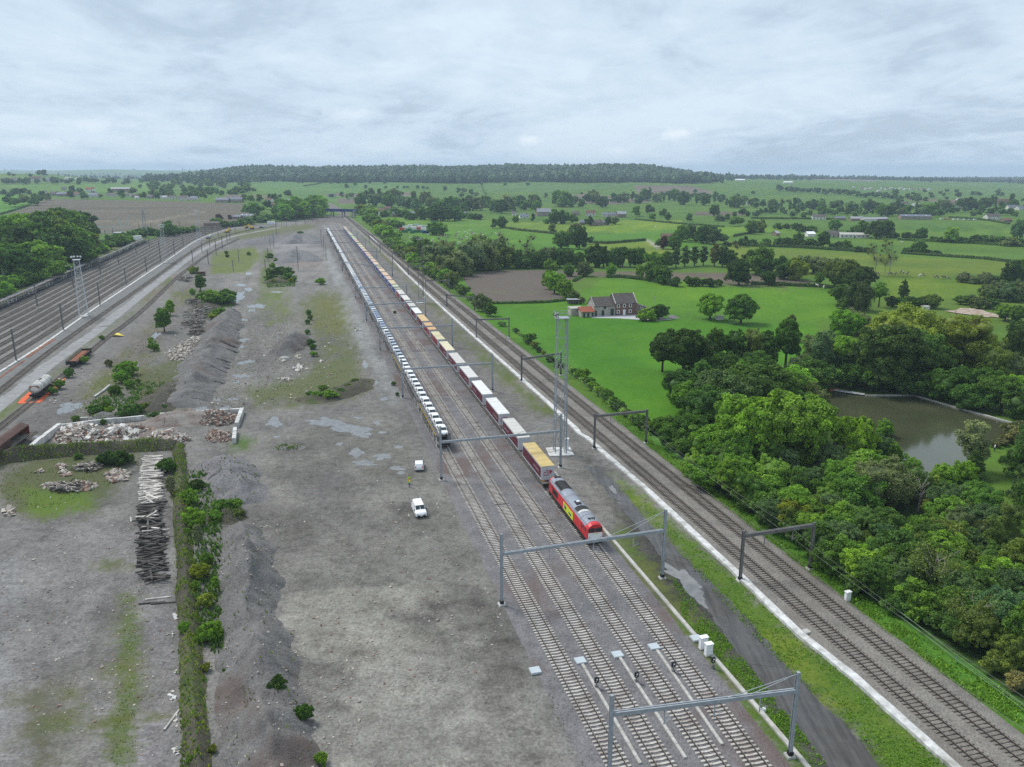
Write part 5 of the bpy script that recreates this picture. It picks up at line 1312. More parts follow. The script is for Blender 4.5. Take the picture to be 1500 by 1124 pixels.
M['hivizo'] = rough_mat('hi_viz_orange',(.80,.20,.03),.15,4,.8,.2)
M['navy'] = rough_mat('navy_cloth',(.020,.028,.075),.25,4,.9,.1)
M['jeans'] = rough_mat('blue_trousers',(.05,.08,.20),.25,4,.9,.1)
M['hair'] = rough_mat('dark_hair',(.02,.015,.012),.3,9,.8,.2)
M['whitecloth'] = rough_mat('white_cloth',(.70,.72,.74),.1,4,.9,.1)
def person(P, rz, top, trousers, sleeves, label, h=1.76, arm=0.0, vest=None, lean=0.0):
 k = h / 1.76; V = [(0,0,.95)]; E = []; Rd = [(.155,.12)]
 def ad(p, r_, par): V.append(p); Rd.append(r_); E.append((par, len(V) - 1)); return len(V) - 1
 wst = ad((0,.01 + lean * .1,1.10),(.14,.11),0); ch = ad((0,.0 + lean * .3,1.32),(.175,.125), wst); nb = ad((0,-.01 + lean * .4,1.47),(.075,.075), ch)
 nk = ad((0,.0 + lean * .42,1.54),(.058,.058), nb); hd = ad((0,.02 + lean * .45,1.62),(.078,.088), nk); hc = ad((0,.015 + lean * .45,1.70),(.08,.09), hd); ad((0,.0 + lean * .45,1.755),(.05,.055), hc)
 for s in (-1,1):
  hp = ad((s * .095,0,.88),(.095,.10),0); kn = ad((s * .11,.02 + .06 * s, .49),(.065,.07), hp); an = ad((s * .115,-.03 + .08 * s, .09),(.045,.05), kn); ad((s * .12,.14 + .08 * s, .04),(.045,.035), an)
  sh = ad((s * .19, lean * .35,1.41),(.065,.065), ch); el = ad((s * (.25 - .02 * arm),-.03 + .08 * arm, 1.13),(.044,.044), sh); wr = ad((s * (.25 - .12 * arm),.05 + .24 * arm, .90 + .20 * arm),(.032,.032), el)
  pm = ad((s * (.25 - .14 * arm),.07 + .30 * arm, .83 + .21 * arm),(.036,.022), wr)
  for q in range(4): ad((s * (.25 - .14 * arm) + (q - 1.5) * .018,.09 + .33 * arm + .01 * (1.5 - abs(q - 1.5)),.76 + .20 * arm - .012 * (1.5 - abs(q - 1.5))),(.009,.009), pm)
  ad((s * (.25 - .14 * arm) - s * .045,.10 + .31 * arm, .81 + .21 * arm),(.010,.010), pm)
 mats = [M['skin'], top, trousers, M['black'], sleeves]
 def fn(c):
  z = c.z
  if z < .11: return 3
  if z < .98 and abs(c.x) < .205 and not (z > .70 and abs(c.x) > .185): return 2
  if z > 1.50: return 0
  if abs(c.x) > .20 or (arm and c.y > .16): return 0 if (z < .93 + .2 * arm) else 4
  return 1
 r = empty('person', P, rz); r.scale = (k, k, k); tag(r, label, 'person', None)
 b = skin_body('body', V, E, Rd, mats, fn, r)
 hy = lean * .45; m = MB(); m.tube([(0,.10 + hy, 1.665),(0,.125 + hy, 1.635)],[.012,.018],6)
 for s in (-1,1): m.tube([(s * .085, hy, 1.645),(s * .097, hy, 1.65)],[.03,.022],6)
 m.build('nose_and_ears', M['skin'], r)
 m = MB()
 for s in (-1,1): m.tube([(s * .032,.098 + hy, 1.672),(s * .032,.106 + hy, 1.672)],.011,6)
 m.tube([(-.025,.100 + hy, 1.60),(.025,.100 + hy, 1.60)],.007,5); m.build('eyes_and_mouth', M['hair'], r)
 Vh = [tuple(p) for p in (IV2 * np.array([.092,.104,.085]) + np.array([0,-.012 + hy, 1.705])) if True]; hv_ = np.array(Vh); keep = [f for f in IF2 if not any(hv_[i][2] < 1.69 and hv_[i][1] > .03 + hy for i in f)]
 mkobj('hair', npmesh('hair', hv_, np.array(keep), M['hair'], smooth=True), r)
 if vest:
  m = MB(); rg = lambda z, a_, b_: [(a_ * math.cos(q * PI / 8), b_ * math.sin(q * PI / 8) + lean * .25, z) for q in range(16)]
  m.loft([rg(.92,.185,.145), rg(1.1,.18,.14), rg(1.32,.205,.155), rg(1.45,.14,.11)], False); m.build('hi_viz_vest', vest, r, smooth=True)
 return r
person(G(599.5,709), PI + .25, M['navy'], M['navy'], M['hiviz'],'worker in yellow hi-viz jacket and dark trousers standing farther from the van',1.8,.5, M['hiviz'])
person(G(600.0,714),.5, M['hivizo'], M['jeans'], M['hivizo'],'worker in yellow hi-viz vest over orange sleeves and blue trousers, nearer the van',1.8,.6, M['hiviz'])
person(G(1456.5,662),1.2, M['whitecloth'], M['navy'], M['whitecloth'],'angler in white top and navy trousers standing on the pond lawn',1.8,.5)
t = NT('cow_hide'); n = t.noise(t.n('ShaderNodeTexCoord').outputs['Object'],1.1,2,.4); oi = t.n('ShaderNodeObjectInfo')
t.base(t.mix(t.ramp(n, .47,.53), oi.outputs['Color'],(.62,.58,.54))); t.fin(.85,.2); M['cow'] = t.m
def cow_proto(graze):
 V = [(0,0,1.05)]; E = []; Rd = [(.34,.36)]
 def ad(p, r_, par): V.append(p); Rd.append(r_); E.append((par, len(V) - 1)); return len(V) - 1
 sh = ad((.55,0,1.08),(.30,.36),0); rp = ad((-.62,0,1.12),(.28,.32),0)
 nk = ad((.92,0,1.08 if graze else 1.25),(.16,.22), sh); pl = ad((1.2,0,.62 if graze else 1.5),(.13,.14), nk); ad((1.42,0,.25 if graze else 1.36),(.085,.08), pl)
 for s in (-1,1): ad((1.16, s * .22,.72 if graze else 1.58),(.035,.05), pl)
 for s in (-1,1):
  e = ad((.58, s * .18,.72),(.10,.12), sh); kq = ad((.62, s * .19,.40),(.06,.06), e); ad((.60, s * .19,.03),(.06,.06), kq)
  e = ad((-.60, s * .2,.78),(.13,.16), rp); kq = ad((-.78, s * .2,.46),(.06,.07), e); ad((-.70, s * .2,.03),(.06,.06), kq)
 tl_ = ad((-.93,0,1.15),(.04,.04), rp); ad((-1.0,0,.55),(.025,.03), tl_)
 return skin_body('cow', V, E, Rd, [M['cow']], lambda c: 0, None, False, 1)
COWS = [cow_proto(False), cow_proto(True)]
cpoly = [(597,346),(640,340),(700,338),(742,343),(744,349),(715,357),(680,360),(648,365),(606,362)]
cpx = np.array(cpoly); pts = []
while len(pts) < 78:
 u, v = R.uniform(597,744), R.uniform(338,365)
 if ins(cpoly, np.array([u]), np.array([v]))[0] and all((u - a) ** 2 / 3 + (v - b) ** 2 > 1.6 for a, b in pts): pts.append((u, v))
pts += [(641,369),(632,320),(668,322),(652,319),(615,321)]
extra = [(1196,421,'w'),(1207,423,'w'),(1286,404,'d'),(1304,403,'d'),(1311,404,'d'),(1321,401,'d'),(1329,403,'d'),(1348,406,'w'),(1353,405,'d'),(1372,408,'d'),(1383,409,'d'),(1390,409,'d'),(960,334,'w'),(1013,368,'w'),(1321,357,'w'),(1222,366,'w')]
pts.sort()
for i, (u, v) in enumerate(pts):
 o = COWS[R.random() < .6].copy(); COL.objects.link(o); o.location = T(u, v); o.rotation_euler = (0,0, R.uniform(0,6.28)); o.scale = (1.2,) * 3
 c, nm = R.choice((((.13,.05,.03),'brown and white'),((.13,.05,.03),'brown and white'),((.025,.022,.02),'black and white'),((.62,.58,.54),'pale'))); o.color = (*c, 1)
 tag(o, f'{nm} cow in the herd by the willows, {ordn(i + 1)} from the left','cow','cows of the herd')
for i, (u, v, q) in enumerate(extra):
 o = COWS[i % 2].copy(); COL.objects.link(o); o.location = T(u, v); o.rotation_euler = (0,0, R.uniform(0,6.28)); o.scale = (1.2,) * 3
 o.color = (.62,.58,.54,1) if q == 'w' else (.05,.03,.025,1)
 tag(o, f'{"white" if q == "w" else "dark"} cow away from the herd, {ordn(sum(1 for e in extra if e[0] <= u))} from the left','cow','cows in the other meadows')

# ---------------------------------------------------------------- plants: crowns of many small leaf sprays
def crown_geo(seed, lobes, clumps, leaves, leaf, clump_r, up=.35, droop=0.0, core=.60, gap=.0, jit=.75, aspect=1.0):
 """lobes: (x,y,z,rx,ry,rz). Clumps sit on the lobes' shells, leaf faces sit on the clumps."""
 g = np.random.default_rng(seed); lobes = np.array(lobes, float)
 wgt = (lobes[:, 3] * lobes[:, 4] * lobes[:, 5]) ** (2 / 3); wgt /= wgt.sum(); C = []; tries = 0
 while len(C) < clumps and tries < clumps * 30:
  tries += 1; L = lobes[g.choice(len(lobes), p=wgt)]; d = g.normal(size=3); d[2] += up; d /= np.linalg.norm(d)
  if d[2] < -.75: continue
  p = L[:3] + d * L[3:] * (g.uniform(.70,1.0) if g.random() < .72 else g.uniform(1.0,1.26))
  if any((((p - q[:3]) / q[3:]) ** 2).sum() < .5 for q in lobes): continue
  if g.random() < gap and d[2] < .4: continue
  C.append((*p, clump_r * g.uniform(.5,1.4), g.random(), *d))
 C = np.array(C); n = leaves; ci = g.choice(len(C), n, p=C[:, 3] ** 2 / (C[:, 3] ** 2).sum())
 d = g.normal(size=(n, 3)) + C[ci, 5:8] * .9; d[:, 2] += .35; d /= np.linalg.norm(d, axis=1)[:, None]
 P = C[ci, :3] + d * C[ci, 3:4] * np.array([1,1,.8]) * g.uniform(.75,1.12,(n, 1)); P[:, 2] -= droop * g.random(n) * C[ci, 3]
 nrm = d + g.normal(size=(n, 3)) * jit; nrm[:, 2] += .25; nrm /= np.linalg.norm(nrm, axis=1)[:, None]
 a = g.normal(size=(n, 3)); x = np.cross(nrm, a); x /= np.linalg.norm(x, axis=1)[:, None]; y = np.cross(nrm, x)
 s = leaf * g.uniform(.6,1.4,(n, 1)); b = nrm * s * .22
 V = np.stack([P - x * s * .5 - b, P - y * s * .34 * aspect, P + x * s * .5 - b, P + y * s * .34 * aspect],1).reshape(-1,3)
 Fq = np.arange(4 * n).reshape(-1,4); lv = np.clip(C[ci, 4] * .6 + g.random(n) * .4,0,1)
 cv, cf, cl = [],[],[]
 if core > 0:
  for k, c in enumerate(C):
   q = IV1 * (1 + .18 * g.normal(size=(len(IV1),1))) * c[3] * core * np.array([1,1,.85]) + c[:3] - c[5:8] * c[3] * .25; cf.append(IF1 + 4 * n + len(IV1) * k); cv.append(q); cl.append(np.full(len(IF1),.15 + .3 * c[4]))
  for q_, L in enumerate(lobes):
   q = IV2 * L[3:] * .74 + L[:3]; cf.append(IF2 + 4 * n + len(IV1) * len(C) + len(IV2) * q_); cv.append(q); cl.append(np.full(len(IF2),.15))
 if cv: V = np.concatenate([V] + cv); Ft = np.concatenate(cf); lv = np.concatenate([lv] + cl); return V, [Fq, Ft], lv
 return V, [Fq], lv
def trunk_mb(h, r, limbs, seed, spread=2.0, top=None):
 g = random.Random(seed); m = MB(); m.tube([(0,0,-.3),(0,0, h * .3),(.1 * h * .1,0, h * .7),(0,.05, top or h)],[r * 1.25, r, r * .75, r * .35],8)
 for k in range(limbs):
  a = 2 * PI * k / max(1, limbs) + g.uniform(-.4,.4); z0 = h * g.uniform(.45,.85); e = spread * g.uniform(.6,1.1)
  m.tube([(0,0, z0),(math.cos(a) * e * .5, math.sin(a) * e * .5, z0 + e * .45),(math.cos(a) * e, math.sin(a) * e, z0 + e * .95)],[r * .5, r * .32, r * .12],6)
 return m
KIND = {}
def plant(key, name, H, lobes, clumps, leaves, leaf, cr, trunk=None, bark='bark', **kw):
 """prototype with natural height H"""
 r = empty(name, linked=False); PROTOS.append(r); sd = sum(ord(c) for c in key) * 7
 V, Fs, lv = crown_geo(sd, lobes, clumps, leaves, leaf, cr, **kw)
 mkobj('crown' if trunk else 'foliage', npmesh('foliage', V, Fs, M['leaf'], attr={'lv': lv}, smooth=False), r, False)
 if trunk: trunk_mb(trunk[0], trunk[1], trunk[2], sd, trunk[3]).build('trunk', M[bark], r, False, smooth=True)
 else:
  m = MB(); g = random.Random(sd)
  for k in range(5): a = g.uniform(0,6.28); m.tube([(0,0,-.2),(math.cos(a) * .3, math.sin(a) * .3, H * .3),(math.cos(a) * .8, math.sin(a) * .8, H * .6)],[.06,.045,.02],5)
  m.build('stems', M['bark'], r, False)
 KIND.setdefault(key, []).append((r, H))
def lob(seed, n, R_, z0, z1, r0, r1, flat=1.0):
 g = random.Random(seed); L = []
 for k in range(n):
  a = 2 * PI * k / n + g.uniform(-.5,.5); f = g.uniform(.35,1.0); z = g.uniform(z0, z1); r_ = g.uniform(r0, r1)
  L.append((math.cos(a) * R_ * f, math.sin(a) * R_ * f, z, r_, r_, r_ * flat))
 return L
for v in range(3):   # near trees: height 11, width about 10
 plant('oak','broadleaf_tree',11,[(0,0,6.3,3.6,3.6,3.6)] + lob(3 + v, 7,3.0,4.2,8.0,1.9,2.7,.9),170,13000,.40,.78,(8.5,.34,6,3.0), gap=.3, core=.5)
 plant('tall','broadleaf_tree',13,[(0,0,7,2.6,2.6,4.6),(0,0,10.2,1.9,1.9,2.3)] + lob(23 + v, 6,2.0,3.8,9.5,1.5,2.1,1.1),160,12000,.40,.72,(10.5,.3,6,2.3), gap=.3, core=.5)
 plant('shrub','shrub',4.6,[(0,0,2.0,2.1,2.1,2.0)] + lob(43 + v, 6,1.9,1.2,2.9,1.1,1.6,.9),105,8500,.30,.46, None, jit=.9, core=.42, gap=.2, up=.6)
for v in range(2):
 plant('lime','broadleaf_tree',10,[(0,0,5.8,3.7,3.7,3.6)] + lob(63 + v, 8,2.8,4.4,7.6,1.7,2.3,.9),190,13000,.38,.66,(8,.3,6,2.8))
 plant('willow','willow',10,[(0,0,5.3,3.4,3.4,3.9)] + lob(83 + v, 8,3.0,3.0,7.5,1.5,2.2,1.1),150,11000,.40,.70,(7.5,.3,6,2.6), droop=.9, jit=.8, aspect=.55, core=.6)
 plant('loose','loose_tree',13, lob(103 + v, 9,3.6,5.0,10.6,1.1,1.7,1.0) + [(0,0,8,1.7,1.7,3.2)],60,5200,.40,.85,(11.5,.3,9,3.6), core=.25, jit=.9, aspect=.7)
 plant('birch','birch',12,[(0,0,7.6,1.7,1.7,4.2)] + lob(123 + v, 6,1.5,4.5,9.8,.9,1.3,1.2),60,5200,.38,.7,(11.0,.16,6,1.6), bark='bark_pale', droop=.8, core=.45, aspect=.6, jit=.8)
 plant('poplar','poplar',14,[(0,0,6.6,1.7,1.7,5.8),(0,0,10.5,1.2,1.2,3.2)] + lob(143 + v, 5,1.0,3.0,9.0,1.0,1.4,1.5),80,6000,.45,.75,(12,.24,5,1.2))
 plant('bush','bush',2.4,[(0,0,1.0,1.2,1.2,1.0)] + lob(163 + v, 5,1.0,.7,1.5,.55,.85,.9),46,3400,.24,.30, None, jit=1.0, core=.35, gap=.25, up=.7)
plant('conifer','conifer',12,[(0,0,2.6 + k * 2.1,2.6 - k * .5,2.6 - k * .5,1.7) for k in range(5)],90,7500,.42,.75,(11.4,.26,0,1), droop=.5, aspect=.5)
plant('weeping','weeping_tree',12,[(0,0,6.8,3.9,3.9,4.4)] + lob(183,9,3.4,2.2,7.5,1.3,1.9,1.5),110,9500,.42,.85,(9.5,.34,6,3.0), droop=2.0, jit=.6, aspect=.45)
def bare_tree(key, name, H, seed, leaves, tuft=False):
 g = random.Random(seed); r = empty(name, linked=False); PROTOS.append(r); m = MB(); tips = []
 m.tube([(0,0,-.2),(.1,0, H * .4),(0,.1, H * .72)],[.24,.18,.09],7)
 for k in range(15):
  a = g.uniform(0,6.28); z0 = H * g.uniform(.22,.7); e = H * g.uniform(.16,.34); p1 = Vector((math.cos(a) * e * .45, math.sin(a) * e * .45, z0 + e * .5)); p2 = Vector((math.cos(a) * e * .85, math.sin(a) * e * .85, z0 + e * 1.0))
  m.tube([(0,0, z0), p1, p2],[.09,.055,.018],5); tips += [p1, p2]
  for q in range(3): b = a + g.uniform(-1,1); p3 = p1 + Vector((math.cos(b), math.sin(b), g.uniform(.4,1.2))) * e * .4; m.tube([p1, p3],[.035,.01],4); tips.append(p3)
 m.build('trunk', M['bark_pale'], r, False)
 if leaves:
  gg = np.random.default_rng(seed); T_ = np.array([t[:] for t in tips]); n = leaves; P = T_[gg.choice(len(T_), n)] + gg.normal(size=(n, 3)) * .75
  x = gg.normal(size=(n, 3)); x /= np.linalg.norm(x, axis=1)[:, None]; y = np.cross(x, gg.normal(size=(n, 3))); y /= np.linalg.norm(y, axis=1)[:, None]; s = .34
  V = np.stack([P - x * s * .5, P - y * s * .25, P + x * s * .5, P + y * s * .25],1).reshape(-1,3)
  mkobj('crown', npmesh('foliage', V, np.arange(4 * n).reshape(-1,4), M['leaf'], attr={'lv': gg.random(n)}), r, False)
 if tuft:
  m = MB()
  for k in range(14):
   p = g.choice(tips); q = IV1 * g.uniform(.35,.6) + np.array(p[:]); m.add([tuple(a) for a in q],[tuple(f) for f in IF1])
  m.build('mistletoe', rough_mat('mistletoe',(.06,.06,.025),.4,2,.8,.2), r, False)
 KIND.setdefault(key, []).append((r, H))
bare_tree('bare','bare_tree',9,5,0); bare_tree('sparse','sparse_tree',13,6,3400); bare_tree('mistle','sparse_poplar',15,7,1800, True)
FAR = {}
def farplant(key, name, H, lobes, clumps, leaves, leaf, cr, th, **kw):
 sd = sum(ord(c) for c in key) * 5 + len(FAR.get(key, [])) * 13
 V, Fs, lv = crown_geo(sd, lobes, clumps, leaves, leaf, cr, **kw); tr = trunk_mb(th, .3,3, sd, 1.5); V2 = np.array([p[:] for p in tr.v]); o = len(V)
 F4 = np.array([f for f in tr.f if len(f) == 4]) + o
 me = npmesh(name, np.concatenate([V, V2]), Fs + [F4],[M['leaf'], M['bark']], mi=[0] * sum(len(f) for f in Fs) + [1] * len(F4), attr={'lv': np.concatenate([lv, np.zeros(len(F4))])})
 FAR.setdefault(key, []).append((mkobj(name, me, None, False), H))
for v in range(3):
 farplant('oak','broadleaf_tree',11,[(0,0,6.0,3.6,3.6,4.0)] + lob(203 + v, 6,2.8,3.6,8.0,1.8,2.6,.95),60,2000,.95,1.2,6, core=.8)
 farplant('poplar','poplar',14,[(0,0,6.6,1.9,1.9,6.2),(0,0,10.5,1.3,1.3,3.2)],40,1300,.95,.95,8, core=.8)
 farplant('bush','bush',3.6,[(0,0,1.5,1.9,1.9,1.6)] + lob(223 + v, 4,1.5,.9,2.0,.9,1.3,.9),28,900,.75,.8,1, core=.8)
 farplant('willow','willow',10,[(0,0,5.2,3.6,3.6,4.2)] + lob(243 + v, 6,3.0,3.0,7.0,1.5,2.2,1.1),60,2000,.85,1.1,5, core=.75, droop=.8, aspect=.6, jit=.8)
TONE = {'dark': (.026,.060,.015),'deep': (.034,.084,.019),'mid': (.042,.100,.020),'fresh': (.068,.155,.024),'lime': (.078,.168,.022),'yellow': (.084,.134,.022),'olive': (.056,.098,.024),'grey': (.060,.100,.045),'silver': (.105,.145,.095),'copper': (.035,.016,.018),'rust': (.075,.032,.026),'blue': (.040,.085,.040),'brownish': (.050,.070,.028),'tan': (.080,.100,.055)}
TNAME = {'dark': 'dark green','deep': 'deep green','mid': 'mid green','fresh': 'fresh green','lime': 'bright lime green','yellow': 'yellow green','olive': 'olive green','grey': 'grey green','silver': 'silvery','copper': 'copper red','blue': 'blue green','brownish': 'brownish','tan': 'pale tan'}
KN = {'broadleaf_tree': 'tree','loose_tree': 'loose crowned tree','weeping_tree': 'weeping tree','sparse_tree': 'sparse tree','sparse_poplar': 'sparse mistletoe poplar','bare_tree': 'bare tree'}
VEG = []; LATE = []
def put(*a, **k): LATE.append((a, k))
def put_now(u, v, hpx, key, tone, zone, wf=1.0, far=None, P=None, h=None):
 """plant at photo pixel (u,v), hpx tall in photo pixels"""
 if zone.startswith(('on the wasteland','by the spoil','on the gravel waste','along the overgrown')): hpx *= .86
 P = P or T(u, v); k = pxm(P); h = h or hpx / k * 1.03
 if P[1] > 260 and hpx > 9 and key in ('oak','willow','lime','tall'): P = P - Vector((0,0, h * .13)); h *= 1.13
 if far is None: far = P[1] > 430
 tab = FAR if far else KIND
 if far and key not in FAR: key = {'tall': 'oak','shrub': 'bush','lime': 'oak','loose': 'willow','weeping': 'oak','birch': 'willow','conifer': 'poplar'}.get(key, key)
 if key not in tab: tab = KIND
 src, H0 = R.choice(tab[key]); s = h / H0; sc_ = (s * wf * R.uniform(.93,1.07), s * wf * R.uniform(.93,1.07), s)
 c = TONE[tone]; j = R.uniform(.82,1.22) * (1.15 if P[1] > 700 else 1); c = (c[0] * j * R.uniform(.92,1.1), c[1] * j, c[2] * j * R.uniform(.85,1.2),1)
 if src.type == 'EMPTY':
  o = dup(src, P, R.uniform(0,6.28), sc_)
  for ch in o.children: ch.color = c
 else:
  o = src.copy(); COL.objects.link(o); o.location = P; o.rotation_euler = (0,0, R.uniform(0,6.28)); o.scale = sc_; o.color = c
 kn = src.name.split('.')[0]; pass
 VEG.append((o, TNAME[tone], KN.get(kn, kn), zone, u, v)); return o
def many(zone, rows):
 for q in rows: put(*q[:5], zone, q[5] if len(q) > 5 else 1.0)
# --- yard plants
many('on the wasteland beside the old siding',[(241,486,40,'tall','mid',1.0),(250,462,26,'tall','fresh',.9),(223,510,20,'loose','fresh'),(226,514,14,'bush','fresh'),(101,553,15,'bush','mid'),(87,570,16,'bush','fresh'),(77,578,13,'bush','mid'),(123,533,13,'bush','fresh'),(160,537,11,'bush','brownish'),(294,427,28,'tall','mid',1.1),(282,432,10,'bush','fresh'),(283,401,12,'bush','yellow'),(150,498,8,'bush','fresh'),(152,622,9,'bush','deep')])
many('by the spoil bank north of the concrete yard',[(187,550,26,'shrub','fresh',1.1),(178,561,20,'shrub','fresh',1.2),(168,578,16,'shrub','deep',1.1),(191,568,13,'bush','fresh',1.2),(203,562,8,'bush','olive'),(140,606,16,'shrub','deep',1.3),(153,600,14,'shrub','mid',1.2),(161,606,12,'bush','lime'),(188,610,20,'shrub','deep',1.3),(200,606,18,'shrub','mid',1.1),(212,600,12,'bush','olive',1.4),(236,585,10,'bush','mid',1.3),(246,578,9,'bush','olive',1.4),(222,580,9,'bush','olive',1.6),(110,617,9,'bush','mid',1.4),(287,545,6,'bush','mid'),(312,500,8,'bush','deep'),(240,600,8,'bush','deep',1.5),(226,612,9,'bush','deep',1.4)])
many('on the gravel wasteland in mid yard',[(302,440,16,'shrub','mid',1.4),(312,447,24,'shrub','fresh',1.5),(326,446,22,'shrub','mid',1.6),(334,440,18,'shrub','mid',1.4),(320,463,13,'bush','fresh',1.4),(312,468,10,'bush','yellow',1.5),(405,408,18,'shrub','dark',1.3),(417,406,16,'shrub','dark',1.4),(424,412,13,'shrub','deep',1.2),(398,412,12,'shrub','deep',1.2),(401,415,7,'bush','yellow'),(427,414,8,'bush','yellow'),(470,417,12,'shrub','fresh',1.1),(430,378,10,'bush','dark',1.3),(429,355,8,'bush','dark',1.2),(440,347,8,'bush','dark',1.3),(396,378,7,'bush','deep',1.3),(399,392,8,'bush','fresh'),(404,383,5,'bush','mid'),(365,374,5,'bush','mid'),(332,372,5,'bush','deep'),(333,377,5,'bush','olive'),
     (452,462,9,'bush','mid'),(455,469,8,'bush','mid'),(451,475,8,'bush','mid'),(450,490,8,'bush','mid'),(455,506,10,'bush','deep',1.2),(458,512,9,'bush','mid',1.2),(459,522,9,'bush','fresh',1.2),(466,583,12,'bush','fresh',1.5),(484,584,14,'bush','lime',1.5),(498,578,11,'bush','mid',1.5),(511,570,9,'bush','olive',1.5),(455,580,8,'bush','mid',1.5),(520,560,7,'bush','olive',1.6),(474,572,9,'bush','olive',1.6),(577,565,7,'bush','mid'),(582,580,6,'bush','deep'),(578,460,5,'bush','mid'),(394,326,5,'bush','mid')])
many('along the overgrown bank of the sleeper stack',[(160,680,22,'shrub','dark',1.2),(174,681,24,'shrub','dark',1.2),(187,678,16,'bush','deep',1.2),(149,680,15,'bush','fresh',1.1),(115,672,9,'bush','mid',1.6),(70,668,8,'bush','mid',1.6),(245,692,26,'shrub','deep',1.0),(251,726,36,'tall','silver',.85),(287,718,18,'bush','dark',1.2),(278,738,24,'shrub','fresh',1.0),(284,770,31,'shrub','lime',1.0),(291,803,42,'tall','silver',.7),(275,786,14,'bush','fresh'),(293,847,26,'shrub','yellow',1.0),(304,828,20,'bush','mid',1.0),(288,864,15,'bush','fresh'),(317,869,30,'tall','lime',.8),(301,890,24,'shrub','yellow',1.0),(272,929,22,'bush','lime',.9),(280,940,16,'bush','yellow',.9),(308,937,32,'shrub','lime',.95),(302,983,14,'bush','yellow'),(312,1102,13,'bush','yellow'),(280,1118,14,'bush','mid'),(329,985,7,'bush','mid')])
many('on the grey gravel ridge',[(325,752,20,'bush','mid',1.4),(340,748,18,'bush','fresh',1.4),(318,762,14,'bush','fresh',1.3),(348,757,12,'bush','olive',1.3),(381,800,11,'bush','deep',.8),(384,824,10,'bush','deep',.8),(387,845,15,'bush','deep',.8),(407,1019,29,'bush','dark',.9),(443,1058,27,'bush','deep',.9),(472,1119,18,'bush','lime',.9),(401,978,6,'bush','lime'),(365,1083,5,'bush','fresh'),(350,1088,5,'bush','fresh')])
# --- thicket to the right of the main line: laid out by hand in front, filled behind
TH = 'in the thicket between main line and pond'
many(TH, [(1000,562,82,'oak','dark',1.05),(970,545,48,'oak','dark',.9),(1030,560,60,'loose','brownish',.8),(1045,545,65,'tall','mid',.9),(1075,545,62,'tall','deep',1.0),(1100,545,66,'birch','olive',1.2),(1120,540,55,'tall','deep',1.0),(1150,540,72,'tall','mid',.95),(1157,500,38,'tall','brownish',.7),(1185,560,72,'birch','grey',1.2),(1172,560,45,'willow','grey',.9),(1202,565,82,'birch','blue',1.15),(1000,590,45,'shrub','deep',1.2),(1080,575,50,'oak','fresh',.9),
   (1060,630,88,'oak','blue',1.2),(1095,622,92,'oak','deep',1.25),(1135,610,72,'oak','mid',1.1),(1165,610,62,'oak','olive',1.0),(1040,640,74,'oak','deep',1.1),(1030,612,40,'shrub','mid',1.2),(1188,610,50,'willow','grey',1.0),
   (1095,690,108,'lime','lime',.95),(1152,690,115,'lime','lime',1.08),(1248,696,86,'lime','lime',.74),(1205,700,52,'oak','deep',.8),(1075,700,70,'oak','fresh',.9),(1125,705,62,'oak','mid',.9),
   (1282,692,56,'oak','blue',.9),(1305,697,50,'tall','mid',.9),(1330,702,38,'willow','fresh',.9),(1295,640,25,'shrub','fresh',.8),(1205,705,58,'bare','tan',.9),(1222,702,60,'bare','tan',.9),(1308,748,66,'sparse','grey',1.3),(1280,740,76,'willow','grey',1.1),(1262,742,60,'loose','grey',1.0),(1440,815,60,'loose','grey',.9),(1395,800,62,'willow','grey',1.0),(1345,748,50,'bare','tan',1.2),(1355,738,42,'oak','deep',.8),(1380,725,46,'oak','fresh',.9),(1420,690,76,'birch','silver',1.5),(1425,700,46,'conifer','dark',1.3),(1408,720,46,'oak','fresh',.9),(1430,755,52,'oak','mid',1.0),(1400,765,56,'oak','blue',.9),(1418,780,50,'lime','grey',.9),(1450,770,40,'willow','deep',1.0),(1375,770,58,'oak','blue',.9),(1455,790,45,'birch','blue',1.2),(1470,820,92,'birch','olive',1.0),(1448,830,80,'birch','olive',.9),(1240,745,46,'oak','fresh',.9)])
many('on the near edge of the thicket',[(965,636,22,'shrub','mid',1.2),(985,655,34,'shrub','deep',1.2),(1012,664,40,'shrub','mid',1.2),(975,628,18,'bush','deep',1.3),(1040,672,48,'shrub','fresh',1.1),(1050,690,40,'shrub','deep',1.2),(1060,722,48,'oak','fresh',.95),(1030,700,26,'bush','deep',1.3),(1088,730,46,'shrub','fresh',1.2),(1105,745,42,'shrub','mid',1.2),(1130,760,46,'shrub','mid',1.2),(1150,775,48,'shrub','yellow',1.0),(1170,790,42,'shrub','mid',1.2),(1185,770,40,'shrub','fresh',1.1),(1230,840,48,'shrub','mid',1.1),(1268,862,44,'shrub','fresh',1.0),(1300,880,40,'shrub','mid',1.1),(1338,900,52,'shrub','fresh',1.0),(1290,850,52,'shrub','mid',1.1),(1362,884,96,'sparse','olive',1.1),(1350,872,84,'loose','olive',1.0),(1370,890,80,'bare','tan',1.2),(1385,905,50,'shrub','mid',1.2),(1420,945,84,'sparse','olive',1.2),(1428,950,80,'willow','olive',.95),(1465,950,90,'oak','blue',.9),(1490,970,90,'oak','mid',.9),(1480,900,70,'oak','blue',.9),(1445,905,60,'oak','mid',.9),(1400,935,45,'shrub','deep',1.2),(1460,985,30,'bush','olive',1.3),(1490,1010,26,'bush','tan',1.3),(1320,900,30,'bush','deep',1.4),(1250,868,26,'bush','deep',1.3),(1210,830,30,'bush','deep',1.3)])
fill = [(1010,700),(1060,680),(1200,690),(1260,700),(1380,740),(1470,800),(1500,860),(1500,990),(1440,960),(1340,905),(1230,850),(1120,770)]
fp = []
